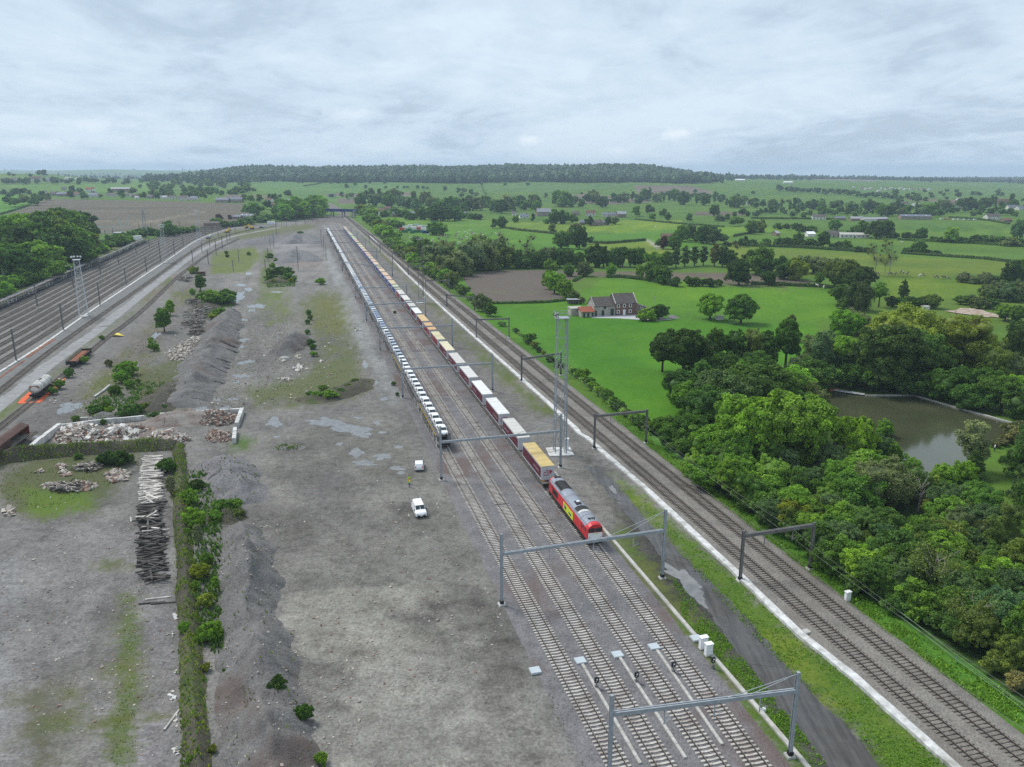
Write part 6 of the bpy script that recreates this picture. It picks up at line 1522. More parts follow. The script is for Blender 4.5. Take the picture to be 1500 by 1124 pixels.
for _ in range(4000):
 u, v = R.uniform(1010,1510), R.uniform(680,980)
 if ins(fill, np.array([u]), np.array([v]))[0] and all(((u - a) / 1.25) ** 2 + ((v - b)) ** 2 > 330 for a, b in fp): fp.append((u, v))
for u, v in fp:
 if any(abs(u - a) < 22 and 0 < v - b < 40 for a, b in ((1282,692),(1280,735),(1300,745),(1362,872),(1355,860),(1345,748),(1420,945))): continue
 tn = R.choices(['fresh','mid','deep','olive','blue','yellow','lime'],[5,6,3,2,2,1,1])[0]; kd = R.choices(['shrub','oak','lime','tall','willow','birch','loose'],[4,4,2,2,2,1,1])[0]
 put(u, v, R.uniform(36,60) * (1 + (v - 700) / 800), kd, tn, TH, R.uniform(.95,1.25))
fp2 = []
for _ in range(3000):
 u, v = R.uniform(1000,1235), R.uniform(560,700)
 if ins([(1005,600),(1050,560),(1170,575),(1185,640),(1200,700),(1060,695),(1010,660)], np.array([u]), np.array([v]))[0] and all(((u - a) / 1.2) ** 2 + (v - b) ** 2 > 420 for a, b in fp2): fp2.append((u, v))
for u, v in fp2: put(u, v, R.uniform(38,58), R.choice(['oak','shrub','tall']), R.choice(['mid','deep','fresh','deep']), TH, 1.05)
# --- beyond the pond
PB = 'on the far bank of the pond'
many(PB, [(1235,560,66,'oak','fresh',.9),(1215,560,56,'oak','olive',.7),(1250,563,60,'oak','blue',1.0),(1190,572,48,'shrub','mid',1.1),(1285,572,92,'oak','dark',1.0),(1310,574,95,'oak','dark',1.05),(1340,570,85,'oak','deep',1.0),(1365,575,70,'oak','dark',1.0),(1262,569,48,'shrub','deep',1.2),(1320,577,40,'shrub','deep',1.3),(1312,548,104,'willow','yellow',1.05),(1290,545,82,'willow','yellow',.9),(1342,545,96,'willow','yellow',1.0),(1402,548,92,'loose','yellow',1.3),(1425,545,84,'willow','yellow',1.0),(1390,545,80,'willow','yellow',.95),(1450,560,60,'willow','olive',1.1),(1440,590,52,'oak','mid',1.05),(1400,586,50,'oak','deep',1.1),(1465,605,56,'oak','mid',1.1),(1480,600,52,'oak','fresh',1.0),(1375,585,42,'shrub','mid',1.3),(1425,600,40,'shrub','mid',1.2),(1250,490,38,'willow','grey',1.2),(1235,500,46,'oak','fresh',1.0),(1478,560,46,'willow','grey',1.1),(1490,540,60,'oak','dark',.9),(1470,530,36,'willow','olive',1.1),(1500,615,44,'shrub','deep',1.2)])
many('at the right side of the pond lawn',[(1495,700,86,'conifer','deep',1.1),(1505,745,95,'conifer','dark',1.1),(1512,790,90,'oak','deep',.9),(1498,662,50,'conifer','dark',1.0),(1487,640,22,'bush','tan',1.4),(1496,650,24,'bush','tan',1.3),(1476,648,12,'bush','tan',1.5),(1466,652,10,'bush','tan',1.5),(1456,655,10,'bush','tan',1.5)])
# --- hedge and bushes along the verge
many('along the meadow edge of the main line',[(735,478,8,'bush','fresh',1.3),(774,503,15,'bush','mid',1.2),(782,510,10,'bush','yellow'),(789,516,8,'bush','dark'),(796,520,6,'bush','yellow'),(756,488,7,'bush','deep'),(806,530,8,'bush','dark',1.3),(818,538,8,'bush','mid',1.3),(842,549,10,'bush','mid',1.3),(853,556,16,'bush','fresh',1.2),(861,564,13,'bush','mid',1.2),(869,571,12,'bush','fresh',1.3),(880,580,14,'bush','fresh',1.2),(890,588,15,'bush','mid',1.2),(899,596,15,'bush','fresh',1.2),(908,602,14,'bush','deep',1.2),(920,612,12,'bush','olive',1.3),(930,620,16,'bush','fresh',1.1),(942,628,18,'shrub','mid',1.2),(953,634,17,'bush','olive',1.2),(707,456,24,'shrub','grey',1.0),(718,463,18,'shrub','mid',1.0),(690,440,10,'bush','fresh',1.3),(678,432,13,'bush','mid',1.3),(697,448,8,'bush','mid',1.3),(663,422,24,'oak','grey',1.0),(650,414,12,'bush','mid',1.5),(658,420,10,'bush','fresh',1.4)])
ph = [(528,316),(536,326),(545,336),(553,345),(562,354),(571,362),(581,370),(592,379),(602,386),(612,394),(622,400),(633,407),(642,412)]
for i, (u, v) in enumerate(ph):
 for k in range(3): put(u + R.uniform(0,10) + k * 4, v - R.uniform(0,3) + k * 1.5, R.uniform(8,14) + i * .4,'bush', R.choice(['mid','fresh','fresh','olive','deep']),'in the shrub belt along the far main line',1.3)
# --- willows, field trees, hedgerow trees (mid distance)
many('in the willow belt behind the ploughed field',[(690,398,46,'willow','grey',1.0),(672,404,36,'willow','grey',1.0),(722,392,46,'willow','grey',.95),(706,396,42,'willow','grey',1.0),(733,385,30,'willow','grey',1.0),(655,408,36,'willow','grey',1.0),(640,396,40,'willow','grey',1.0),(625,390,38,'oak','mid',.9),(650,388,36,'willow','grey',1.0),(700,380,34,'willow','olive',1.1),(612,375,26,'oak','mid',1.0),(674,430,12,'bush','mid',1.2),(745,392,50,'mistle','tan',1.0),(740,393,34,'willow','olive',.8),(772,392,48,'mistle','brownish',.9),(757,393,24,'oak','deep',.9),(768,393,20,'bush','deep',1.1),(783,391,26,'willow','mid',.9),(802,392,32,'willow','grey',.95),(792,393,24,'oak','deep',1.0),(820,392,27,'oak','deep',1.0),(833,391,26,'oak','deep',.9),(848,392,22,'oak','mid',.9),(862,391,27,'poplar','deep',1.4),(875,392,31,'oak','dark',.8),(884,391,28,'poplar','deep',1.5),(900,391,27,'willow','deep',.8),(912,391,29,'poplar','deep',1.4),(923,391,26,'poplar','deep',1.4),(935,391,28,'oak','deep',.8),(957,396,26,'oak','fresh',1.1),(966,395,20,'oak','mid',1.0),(990,392,27,'poplar','blue',1.4),(1003,391,28,'poplar','blue',1.3),(1017,390,27,'poplar','deep',1.4),(1030,389,26,'poplar','blue',1.3),(1046,391,32,'poplar','brownish',1.2),(1058,391,30,'poplar','blue',1.2),(1068,391,24,'oak','deep',.9),(976,393,24,'oak','mid',.9)])
many('around the fields by the brick farmhouse',[(807,402,20,'oak','fresh',1.1),(832,405,18,'oak','mid',.9),(855,405,21,'oak','grey',1.1),(896,405,18,'oak','fresh',.9),(937,406,18,'oak','fresh',.8),(953,412,24,'oak','mid',.9),(971,416,26,'oak','mid',1.05),(963,410,22,'oak','deep',.8),(989,420,13,'bush','deep',1.2),(1010,419,14,'bush','deep',1.2),(1019,419,12,'bush','mid',1.2),(1029,419,11,'bush','fresh',1.1),(1040,420,12,'bush','dark',1.3),(1053,419,9,'bush','mid',1.2),(1082,418,37,'oak','dark',.95),(1126,419,22,'oak','deep',1.0),(812,430,32,'oak','lime',.95),(804,424,28,'oak','lime',.8),(829,436,26,'oak','lime',.9),(822,432,24,'oak','fresh',.8),(841,441,15,'shrub','grey',1.1),(851,445,9,'bush','brownish',1.1),(1040,468,38,'oak','fresh',1.0),(1085,474,43,'oak','mid',1.05),(947,470,18,'shrub','fresh',1.2),(956,468,15,'shrub','mid',1.1),(966,467,22,'shrub','deep',1.0)])
many('in the park trees beyond the long meadow',[(1110,402,38,'oak','mid',1.05),(1122,402,26,'oak','deep',1.0),(1096,396,26,'oak','blue',.9),(1147,409,30,'oak','mid',1.0),(1168,411,30,'oak','yellow',.95),(1160,408,26,'oak','mid',.9),(1178,400,26,'willow','grey',1.0),(1195,402,26,'willow','grey',1.0),(1208,404,25,'willow','grey',1.0),(1222,402,24,'willow','blue',1.0),(1200,419,20,'oak','mid',.8),(1222,424,42,'oak','olive',.9),(1240,426,45,'oak','olive',.95),(1232,446,30,'oak','mid',1.0),(1252,430,36,'oak','dark',1.0),(1265,425,34,'oak','dark',.9),(1258,455,46,'weeping','dark',1.0),(1245,450,30,'oak','deep',.9),(1235,453,16,'bush','mid',1.0),(1287,450,38,'loose','fresh',.95),(1323,437,27,'conifer','dark',1.3),(1306,449,14,'bush','dark',1.3),(1318,449,13,'bush','deep',1.4),(1332,449,14,'bush','dark',1.4),(1345,450,14,'bush','deep',1.3),(1366,452,19,'shrub','olive',1.2),(1355,450,16,'shrub','olive',1.2),(1281,404,48,'mistle','olive',.9),(1302,404,54,'mistle','olive',.9),(1296,400,30,'sparse','olive',.9)])
many('in the thickets at the far right meadows',[(1410,414,16,'willow','grey',1.2),(1425,416,13,'willow','grey',1.2),(1440,416,18,'willow','grey',1.2),(1455,416,14,'willow','blue',1.2),(1472,413,29,'conifer','dark',1.2),(1486,412,26,'oak','dark',.9),(1498,410,30,'oak','deep',1.0),(1407,446,13,'bush','mid',1.3),(1420,446,14,'bush','grey',1.3),(1434,452,17,'bush','grey',1.3),(1448,440,24,'willow','grey',1.1),(1462,436,26,'willow','grey',1.1),(1480,442,28,'willow','blue',1.1),(1496,440,30,'willow','grey',1.1),(1450,452,14,'bush','mid',1.4),(1472,470,24,'oak','fresh',1.2),(1490,474,26,'oak','mid',1.1),(1465,460,12,'bush','mid',1.3),(1490,500,30,'oak','deep',1.0),(1345,372,21,'oak','mid',1.05),(1360,372,6,'bush','dark',1.6),(1372,374,6,'bush','dark',1.6),(1330,371,8,'bush','deep',1.3),(1350,351,17,'oak','mid',1.1),(1394,356,23,'oak','fresh',.95),(1428,357,11,'bush','dark',1.2),(1440,356,11,'bush','deep',1.3),(1452,356,10,'bush','grey',1.3),(1465,357,10,'bush','deep',1.3),(1478,361,12,'bush','grey',1.3),(1492,360,10,'bush','deep',1.3),(1490,350,28,'oak','blue',.75),(1368,354,7,'bush','deep',1.4),(1380,355,7,'bush','deep',1.4),(1330,350,9,'bush','dark',1.4),(1340,351,8,'bush','dark',1.4),(1408,356,8,'bush','deep',1.4)])
many('along the hedges below the right hand farm',[(1222,338,17,'oak','mid',1.1),(1283,350,26,'oak','dark',1.0),(1296,348,25,'oak','dark',1.0),(1262,347,22,'oak','mid',.9),(1250,345,14,'oak','deep',1.0),(1307,349,10,'bush','dark',1.3),(1206,362,22,'oak','dark',.95),(1227,366,11,'bush','dark',1.2),(1236,366,12,'bush','mid',1.2),(1150,362,14,'oak','dark',.9),(1168,362,19,'oak','mid',.9),(1160,362,12,'bush','dark',1.2),(1180,363,12,'bush','dark',1.3),(1190,363,11,'bush','dark',1.3),(1140,360,10,'bush','deep',1.2),(1123,360,9,'bush','mid',1.2),(1090,360,15,'oak','dark',.8),(1077,362,10,'oak','brownish',.9),(1065,361,7,'bush','dark',1.3),(1101,360,8,'bush','dark',1.4),(1152,338,11,'oak','dark',1.0),(1140,336,8,'bush','deep',1.2),(1165,336,9,'bush','dark',1.3),(1190,340,8,'bush','deep',1.4),(1175,340,8,'bush','dark',1.4),(1255,369,7,'bush','dark',1.6),(1270,370,7,'bush','dark',1.6)])
many('in the meadows around the central hamlet',[(849,365,33,'oak','dark',.75),(823,364,25,'oak','mid',.95),(834,358,22,'oak','grey',.9),(864,358,12,'oak','dark',1.0),(856,354,8,'bush','dark'),(808,342,14,'oak','grey',1.0),(844,336,8,'bush','brownish',1.2),(863,331,15,'oak','dark',.9),(891,330,13,'oak','dark',.8),(901,329,12,'willow','grey',1.0),(814,328,19,'oak','mid',1.0),(826,328,18,'oak','deep',1.0),(841,327,14,'oak','mid',.9),(833,326,14,'oak','fresh',.8),(781,325,12,'oak','dark',.6),(755,326,9,'bush','deep',.8),(735,334,17,'oak','deep',.9),(725,335,14,'oak','deep',.9),(800,328,7,'bush','mid',1.0),(700,322,8,'bush','dark',1.3),(690,321,7,'bush','mid',1.4),(680,320,8,'bush','deep',1.4),(932,317,15,'oak','mid',.9),(955,324,12,'oak','mid',.9),(952,313,14,'oak','dark',1.0),(977,324,14,'oak','deep',.9),(971,318,13,'oak','mid',.9),(1009,325,12,'oak','deep',.9),(1047,317,17,'oak','dark',.9),(1075,332,15,'oak','mid',1.0),(1084,330,12,'oak','deep',1.0),(1101,343,20,'oak','mid',.9),(1113,341,18,'oak','olive',.9),(1060,357,15,'oak','blue',.9),(1031,357,27,'oak','deep',.9),(1044,358,25,'oak','blue',.9),(999,354,24,'oak','mid',1.0),(1010,352,22,'oak','dark',.9),(987,366,22,'oak','mid',.9),(965,363,14,'oak','mid',.9),(975,356,12,'oak','brownish',.8),(972,365,18,'oak','copper',.8),(1022,355,16,'oak','grey',.9),(1078,365,8,'oak','tan',1.0),(1087,362,14,'oak','deep',.9),(1063,368,6,'bush','mid'),(1055,324,9,'bush','grey',1.3),(1065,323,10,'oak','mid',1.0)])
many('around the barns left of the cow pasture',[(577,316,14,'oak','mid',1.1),(590,318,10,'bush','mid',1.4),(600,322,9,'bush','deep',1.4),(622,322,17,'oak','deep',1.1),(634,324,20,'oak','dark',1.1),(645,324,22,'oak','dark',1.1),(656,324,21,'oak','dark',1.1),(667,323,18,'oak','deep',1.1),(612,320,15,'oak','olive',1.0),(634,344,18,'oak','mid',1.1),(648,344,16,'oak','fresh',1.1),(640,345,16,'oak','deep',1.0),(565,318,9,'bush','mid',1.3),(542,306,7,'oak','dark',1.0),(585,303,9,'oak','mid',1.0),(575,330,10,'bush','fresh',1.5),(583,334,9,'bush','mid',1.5)])
for i in range(105):
 u = 530 + i * 9.2 + R.uniform(-3,3); v = 302 + 6 * math.sin(u / 90) + R.uniform(-4,5) + max(0,(u - 900)) * .012
 if 795 < u < 812 and v > 300: continue
 put(u, v, R.uniform(12,20) * (1.15 if u < 830 else .9), R.choice(['oak','oak','poplar','willow','oak']), R.choice(['deep','mid','dark','blue','grey','mid']),'in the long belt of trees below the wooded ridge',1.0)
for i in range(46):
 u = 1080 + i * 9 + R.uniform(-4,4); v = 325 + R.uniform(-5,4) - abs(u - 1250) * .01
 put(u, v - 8, R.uniform(8,12),'oak', R.choice(['deep','mid','dark','blue']),'in the tree line behind the right hand farm',1.05)
many('on the open slope below the wooded ridge',[(422,289,11,'oak','dark',1.1),(740,273,6,'oak','deep'),(773,273,6,'oak','deep'),(800,290,7,'oak','grey'),(536,277,6,'oak','deep'),(565,277,5,'oak','deep'),(582,277,5,'oak','deep'),(592,277,5,'oak','deep'),(597,277,5,'oak','deep'),(612,277,6,'oak','deep'),(620,278,6,'oak','mid'),(626,278,5,'oak','mid'),(652,280,7,'oak','deep'),(590,286,5,'oak','deep'),(672,283,8,'oak','mid'),(680,284,9,'oak','grey'),(690,286,9,'oak','mid'),(698,289,8,'oak','grey'),(676,290,8,'oak','mid'),(852,285,4,'oak','dark'),(615,262,6,'oak','deep'),(508,276,7,'oak','mid'),(527,268,10,'oak','deep'),(520,273,6,'oak','mid'),(515,291,9,'oak','mid'),(530,290,9,'oak','mid'),(500,289,8,'oak','mid'),(508,292,8,'oak','fresh'),(547,284,4,'oak','mid'),(1018,282,4,'bush','deep'),(706,272,5,'oak','mid'),(1103,284,4,'bush','deep')])
for i in range(26): put(905 + i * 6 + R.uniform(-2,2),288 + R.uniform(-2,4), R.uniform(4,7),'oak', R.choice(['deep','mid','blue']),'in the dotted hedge row by the brown field',1.1)
for i in range(40): put(1140 + i * 5.5 + R.uniform(-2,2),279 + i * .42 + R.uniform(-1.5,1.5), R.uniform(6,9),'oak', R.choice(['deep','dark','blue']),'in the dark hedge across the right hand slope',1.1)
for i in range(34): put(1090 + i * 9 + R.uniform(-3,3),297 + i * .35 + R.uniform(-2,2), R.uniform(5,9),'oak', R.choice(['deep','mid','blue']),'in the second hedge line of the right hand slope',1.15)
for i in range(44): put(1300 + i * 5 + R.uniform(-8,8),290 + R.uniform(-9,16), R.uniform(5,9),'oak', R.choice(['deep','mid','blue','dark']),'among the village houses at the far right',1.1)
# --- left: wood above the empty wagons
LW = 'in the wood above the empty car wagons'
for (v, n, hh, u0, u1) in ((362,10,44,0,118),(378,9,56,-10,112),(398,9,62,-20,100),(416,6,60,-25,60)):
 for k in range(n):
  u = u0 + (u1 - u0) * (k + R.uniform(-.3,.3)) / (n - 1); put(u, v - k * .9, hh * R.uniform(.88,1.08), R.choice(['oak','oak','tall','lime']), R.choice(['mid','deep','mid','dark','fresh','olive']), LW, 1.15)
many(LW, [(118,388,50,'oak','mid',1.1),(108,392,44,'oak','dark',1.1),(127,378,40,'oak','olive',1.0)])
LB = 'in the scrub between wood and wagons'
for k in range(26): u = -10 + k * 8.2; put(u, 437 - u * .42 + R.uniform(-9,4), R.uniform(16,26) * (1 - u / 420),'shrub', R.choice(['mid','deep','fresh','mid']), LB, 1.25)
for k in range(14): u = 130 + k * 6; put(u, 376 - (u - 130) * .28 + R.uniform(-7,2), R.uniform(10,17), R.choice(['oak','shrub']), R.choice(['mid','deep','blue']), LB, 1.3)
many('between the substation and the signal masts',[(247,346,20,'oak','deep',1.1),(214,344,12,'oak','mid',1.2),(206,346,8,'bush','mid',1.4),(225,345,9,'bush','deep',1.4),(264,342,9,'bush','mid',1.4),(275,341,8,'bush','deep',1.4),(286,339,8,'bush','mid',1.4),(235,346,8,'bush','mid',1.3),(256,344,9,'bush','deep',1.3)])
many('by the farm buildings at the bend of the yard',[(322,325,11,'oak','copper',1.1),(337,322,7,'oak','copper',1.0),(317,329,9,'bush','mid',1.3),(332,333,9,'bush','deep',1.4),(345,332,8,'bush','mid',1.4),(352,331,9,'bush','mid',1.4),(362,329,9,'bush','deep',1.4),(371,326,11,'oak','mid',1.2),(384,326,9,'bush','deep',1.4),(395,325,12,'oak','deep',1.1),(405,324,11,'oak','deep',1.1),(413,322,9,'bush','mid',1.3)])
for k in range(20): u = 412 + k * 3.1; put(u, 322 - k * .28 + R.uniform(-6,2), R.uniform(17,27),'oak', R.choice(['mid','deep','mid','fresh']),'in the big tree clump left of the blue bridge',1.0)
many('in the village behind the left ploughed slope',[(362,314,15,'oak','mid',1.1),(372,315,18,'oak','mid',1.2),(383,312,12,'oak','fresh',1.0),(392,307,14,'oak','dark',1.0),(401,314,11,'oak','mid',.8),(367,297,12,'oak','fresh',1.1),(380,296,11,'oak','mid',1.0),(402,296,12,'oak','deep',1.1),(395,291,7,'oak','dark',1.0),(425,302,8,'oak','dark',1.0),(357,294,10,'oak','mid',1.0),(337,286,8,'oak','deep',1.2),(326,287,8,'oak','mid',1.2),(345,287,8,'oak','mid',1.2),(418,300,7,'oak','mid',1.0),(410,290,6,'oak','mid',1.0)])
for i in range(46): put(R.uniform(0,310), R.uniform(285,292), R.uniform(6,11),'oak', R.choice(['deep','mid','dark','grey','blue']),'in the gardens above the left ploughed slope',1.1)
many('in the gardens above the left ploughed slope',[(106,282,10,'oak','dark',1.1),(22,303,14,'oak','deep',1.2),(36,300,15,'oak','grey',1.2),(50,301,14,'oak','mid',1.1),(60,297,12,'oak','deep',1.1),(8,298,10,'oak','deep',1.2),(70,294,11,'oak','grey',1.0),(5,286,9,'oak','deep',1.2),(22,286,9,'oak','deep',1.2)])
for i in range(40): put(R.uniform(0,190), R.uniform(266,271), R.uniform(5,9),'oak', R.choice(['deep','mid','dark','blue']),'among the houses of the upper left village',1.1)
many('on the green rise at the far left',[(58,257,8,'oak','deep',1.2),(64,258,9,'oak','dark',1.2),(14,258,6,'oak','mid',1.1),(20,259,5,'oak','deep',1.1),(45,259,5,'oak','dark',1.1)])
for i in range(70): put(R.uniform(205,385), R.uniform(266,285), R.uniform(6,11),'oak', R.choice(['deep','mid','mid','blue','grey']),'in the wooded dip left of the ridge',1.15)
for key_, c in TONE.items(): TONE[key_] = (c[0] * 2.35, c[1] * 1.98, c[2] * 1.7)
MASSV = []
LATE.sort(key=lambda q: -q[0][2]); cnt = {}
def kindname(key, far):
 tab = FAR if far else KIND
 if far and key not in FAR: key = {'tall': 'oak','shrub': 'bush','lime': 'oak','loose': 'willow','weeping': 'oak','birch': 'willow','conifer': 'poplar'}.get(key, key)
 return (tab if key in tab else KIND)[key][0][0].name.split('.')[0]
for a, k in LATE:
 P = T(a[0], a[1]); kn = kindname(a[3], P[1] > 430); cnt[kn] = cnt.get(kn, 0) + 1
 if cnt[kn] > 290: MASSV.append((a, P)); continue
 put_now(*a, P=P, **k)
print('kinds', cnt, 'mass', len(MASSV))
g = np.random.default_rng(31); LO = [crown_geo(900 + q, [(0,0,6.0,3.6,3.6,4.2)] + lob(303 + q, 5,2.8,3.6,8.0,1.8,2.6,.95),26,330,1.9,1.5, core=.85) for q in range(3)]
V = []; F4 = []; F3 = []; l4 = []; l3 = []; c4 = []; c3 = []; o = 0
for a, P in MASSV:
 v0, f0, lv0 = LO[g.integers(3)]; h = a[2] / pxm(P) * 1.03 / 11.0; wf = a[6] if len(a) > 6 else 1.0; an = g.uniform(0,6.28); ca, sa = math.cos(an), math.sin(an)
 V.append(np.stack([(v0[:, 0] * ca - v0[:, 1] * sa) * h * wf + P[0],(v0[:, 0] * sa + v0[:, 1] * ca) * h * wf + P[1], v0[:, 2] * h + P[2] - h],1)); c = np.array(TONE[a[4]]) * g.uniform(.85,1.18)
 F4.append(f0[0] + o); F3.append(f0[1] + o); o += len(v0); l4.append(lv0[:len(f0[0])]); l3.append(lv0[len(f0[0]):]); c4.append(np.tile(c, (len(f0[0]),1))); c3.append(np.tile(c, (len(f0[1]),1)))
if MASSV:
 M['leafmass'] = M['leaf'].copy(); n_ = M['leafmass'].node_tree; oi = [x for x in n_.nodes if x.type == 'OBJECT_INFO'][0]; at = n_.nodes.new('ShaderNodeAttribute'); at.attribute_name = 'tint'
 for l in list(oi.outputs['Color'].links): n_.links.new(at.outputs['Color'], l.to_socket)
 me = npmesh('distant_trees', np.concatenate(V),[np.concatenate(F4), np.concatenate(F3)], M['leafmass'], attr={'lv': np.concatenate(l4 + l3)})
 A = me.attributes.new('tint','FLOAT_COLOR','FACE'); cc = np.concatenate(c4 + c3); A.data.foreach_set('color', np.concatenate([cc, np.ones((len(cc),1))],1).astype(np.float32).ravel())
 tag(mkobj('distant_trees', me),'scattered small trees of the far hedges, gardens and dips','trees', None, 'stuff')
from collections import defaultdict
gz = defaultdict(list)
for q in VEG: gz[(q[1], q[2], q[3])].append(q)
for (tn, kn, z), L in gz.items():
 L.sort(key=lambda q: (q[4], q[5]))
 for i, q in enumerate(L):
  lb = f'{tn} {kn} {z}'; lb2 = f'{lb}, {ordn(i + 1)} from left' if len(L) > 1 else lb
  if len(lb2.split()) > 16: lb2 = f'{tn} {kn} {z.replace(" the ", " ")}, {ordn(i + 1)} from left'
  tag(q[0], lb2,'shrub' if kn in ('bush','shrub') else 'tree', f'plants {z}')
print('plants', len(VEG))
# ---------------------------------------------------------------- hedges
HEDGE = []
def hedge(pts, h, w_, tone, label, leaf=None):
 P = densify([T(u, v) for u, v in pts],3.0); o = P[0]; L = sum((b - a).length for a, b in zip(P[:-1], P[1:])); g = np.random.default_rng(len(HEDGE) + 50)
 n = int(min(5200, max(250, L * h * 14 / max(.35,(leaf or .8)) ** 1.2))); lf = leaf or .8; A = np.array([p[:] for p in P]) - np.array(o[:]); seg = g.integers(0, len(A) - 1, n); f = g.random((n, 1)); C = A[seg] * (1 - f) + A[seg + 1] * f
 hh = h * (.8 + .35 * vnoise(C[:, 0] / 4, C[:, 1] / 4,9)); d = g.normal(size=(n, 3)); d[:, 2] = np.abs(d[:, 2]); d /= np.linalg.norm(d, axis=1)[:, None]
 Pp = C + d * np.stack([np.full(n, w_ / 2), np.full(n, w_ / 2), hh],1); nr = d + g.normal(size=(n, 3)) * .5; nr /= np.linalg.norm(nr, axis=1)[:, None]
 x = np.cross(nr, g.normal(size=(n, 3))); x /= np.linalg.norm(x, axis=1)[:, None]; y = np.cross(nr, x); s = lf * g.uniform(.6,1.4,(n, 1))
 V = np.stack([Pp - x * s * .5, Pp - y * s * .35, Pp + x * s * .5, Pp + y * s * .35],1).reshape(-1,3); Fq = np.arange(4 * n).reshape(-1,4)
 m = MB(); k = len(A)
 ring = lambda i: (lambda q, s_: [q - s_ * w_ * .42 - Vector((0,0,.3)), q - s_ * w_ * .36 + Vector((0,0, h * .6)), q + Vector((0,0, h * .8)), q + s_ * w_ * .36 + Vector((0,0, h * .6)), q + s_ * w_ * .42 - Vector((0,0,.3))])(Vector(A[i]),(lambda d_: Vector((d_.y, -d_.x, 0)).normalized())(Vector(A[min(i + 1, k - 1)] - A[max(i - 1,0)])))
 rings = [ring(i) for i in range(k)]; CV_ = np.array([p[:] for r_ in rings for p in r_]); CF = np.array([(5 * i + j, 5 * i + j + 1,5 * i + 6 + j, 5 * i + 5 + j) for i in range(k - 1) for j in range(4)]) + 4 * n
 me = npmesh('hedge', np.concatenate([V, CV_]),[Fq, CF], M['leaf'], attr={'lv': np.concatenate([g.random(n), np.full(len(CF),.2)])})
 ob = mkobj('hedge', me, loc=o); ob.color = (*TONE[tone],1); HEDGE.append(ob); tag(ob, label, 'hedge','field hedges')
hedge([(735,334),(760,338),(800,342),(842,346)],2.2,2.2,'dark','dark clipped hedge running right from the cow pasture')
hedge([(864,356),(890,357.5),(945,353)],2.2,2.2,'dark','dark hedge ending at the pale lane near the hamlet')
hedge([(868,398),(840,413)],1.5,1.5,'deep','low hedge at the right edge of the ploughed field')
hedge([(888,407),(910,407),(945,411),(985,419)],2.0,2.0,'dark','dark hedge along the brown strip behind the farmhouse meadow')
hedge([(1100,417),(1130,418),(1150,419),(1200,421),(1235,425)],2.0,2.0,'dark','dark hedge along the top of the long meadow, right of the big dark tree')
hedge([(720,445.5),(760,445),(800,444),(838,440)],1.2,1.2,'deep','grassy hedge between ploughed field and near meadow')
hedge([(1090,361),(1160,363),(1240,368),(1280,371)],2.5,2.5,'dark','dark hedge below the long low farm at right centre')
hedge([(1320,372),(1380,376),(1440,380),(1500,387)],2.0,2.2,'dark','long thin dark hedge across the right hand meadows')
hedge([(1315,352),(1400,356),(1500,362)],2.5,2.8,'deep','bushy hedge under the right hand field oaks')
hedge([(1075,347),(1100,342),(1115,341)],2.0,2.0,'dark','short dark hedge below two olive trees')
hedge([(1100,320.5),(1150,321),(1220,322)],2.2,2.2,'dark','dark hedge in front of the white bungalow')
hedge([(930,322),(990,328),(1060,333)],1.8,2.0,'dark','thin hedge right of the hamlet')
hedge([(1390,319),(1420,321),(1450,324),(1478,329)],2.2,2.5,'dark','hedge beside the pale lane at the far right')
hedge([(0,315),(20,309),(42,302)],2.2,2.4,'dark','hedge between the left green field and the ploughed slope')
hedge([(5,293),(25,292),(45,292)],1.8,2.0,'dark','short hedge in the left green field')
hedge([(705,272),(708,279),(712,285)],3,4,'deep','short hedge running downhill on the ridge slope'); hedge([(445,273),(460,271),(470,269)],3,4,'deep','short diagonal hedge on the ridge slope left')
hedge([(1240,340),(1262,341),(1290,342)],2,2.5,'deep','hedge below the sheds of the right hand farm'); hedge([(600,392),(640,388),(660,380),(600,376)],1.5,1.5,'deep','scrubby hedge at the foot of the cow pasture')
hedge([(752,484),(775,501),(800,521),(830,541)],1.0,1.2,'mid','low hedge along the meadow edge by the main line',.4)
hedge([(832,542),(870,572),(910,604),(955,637)],1.6,1.8,'fresh','leafy hedge along the near meadow edge by the main line',.4)
# ---------------------------------------------------------------- far woods seen as one mass
def forest(name, label, samples, hmin, hmax, tones, IV2=IV2, IF2=IF2):
 """samples: ground points; each becomes a lumpy crown inside ONE mesh"""
 g = np.random.default_rng(77); V = []; Fs = []; lv = []; k = 0
 for P in samples:
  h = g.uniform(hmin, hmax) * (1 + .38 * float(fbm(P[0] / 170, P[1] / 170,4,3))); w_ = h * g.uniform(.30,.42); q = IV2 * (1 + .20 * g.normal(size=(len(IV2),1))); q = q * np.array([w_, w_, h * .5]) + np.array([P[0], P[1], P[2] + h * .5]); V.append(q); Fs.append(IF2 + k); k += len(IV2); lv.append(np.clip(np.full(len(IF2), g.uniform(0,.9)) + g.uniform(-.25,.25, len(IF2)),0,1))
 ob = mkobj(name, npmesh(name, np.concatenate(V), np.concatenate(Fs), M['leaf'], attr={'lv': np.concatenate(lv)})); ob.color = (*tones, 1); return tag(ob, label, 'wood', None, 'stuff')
S_ = []
for _ in range(16000):
 Y = R.uniform(2280,3250); s = R.uniform(-.44,.27); X = s * Y
 edge = 2390 + 70 * math.sin(s * 17) + 70 * math.sin(s * 41 + 1) - 120 * float(S(.0,.22, s)) + (R.random() < .04) * -120
 hi = float(S(-.405,-.345, s) * (1 - S(.20,.255, s)))
 if Y > edge and R.random() < hi + .05: S_.append((X, Y, float(terr(X, Y))))
 if len(S_) > 6200: break
forest('wooded_ridge','dark wood covering the long ridge on the horizon', S_, 15,25,(.042,.092,.034))
S_ = []
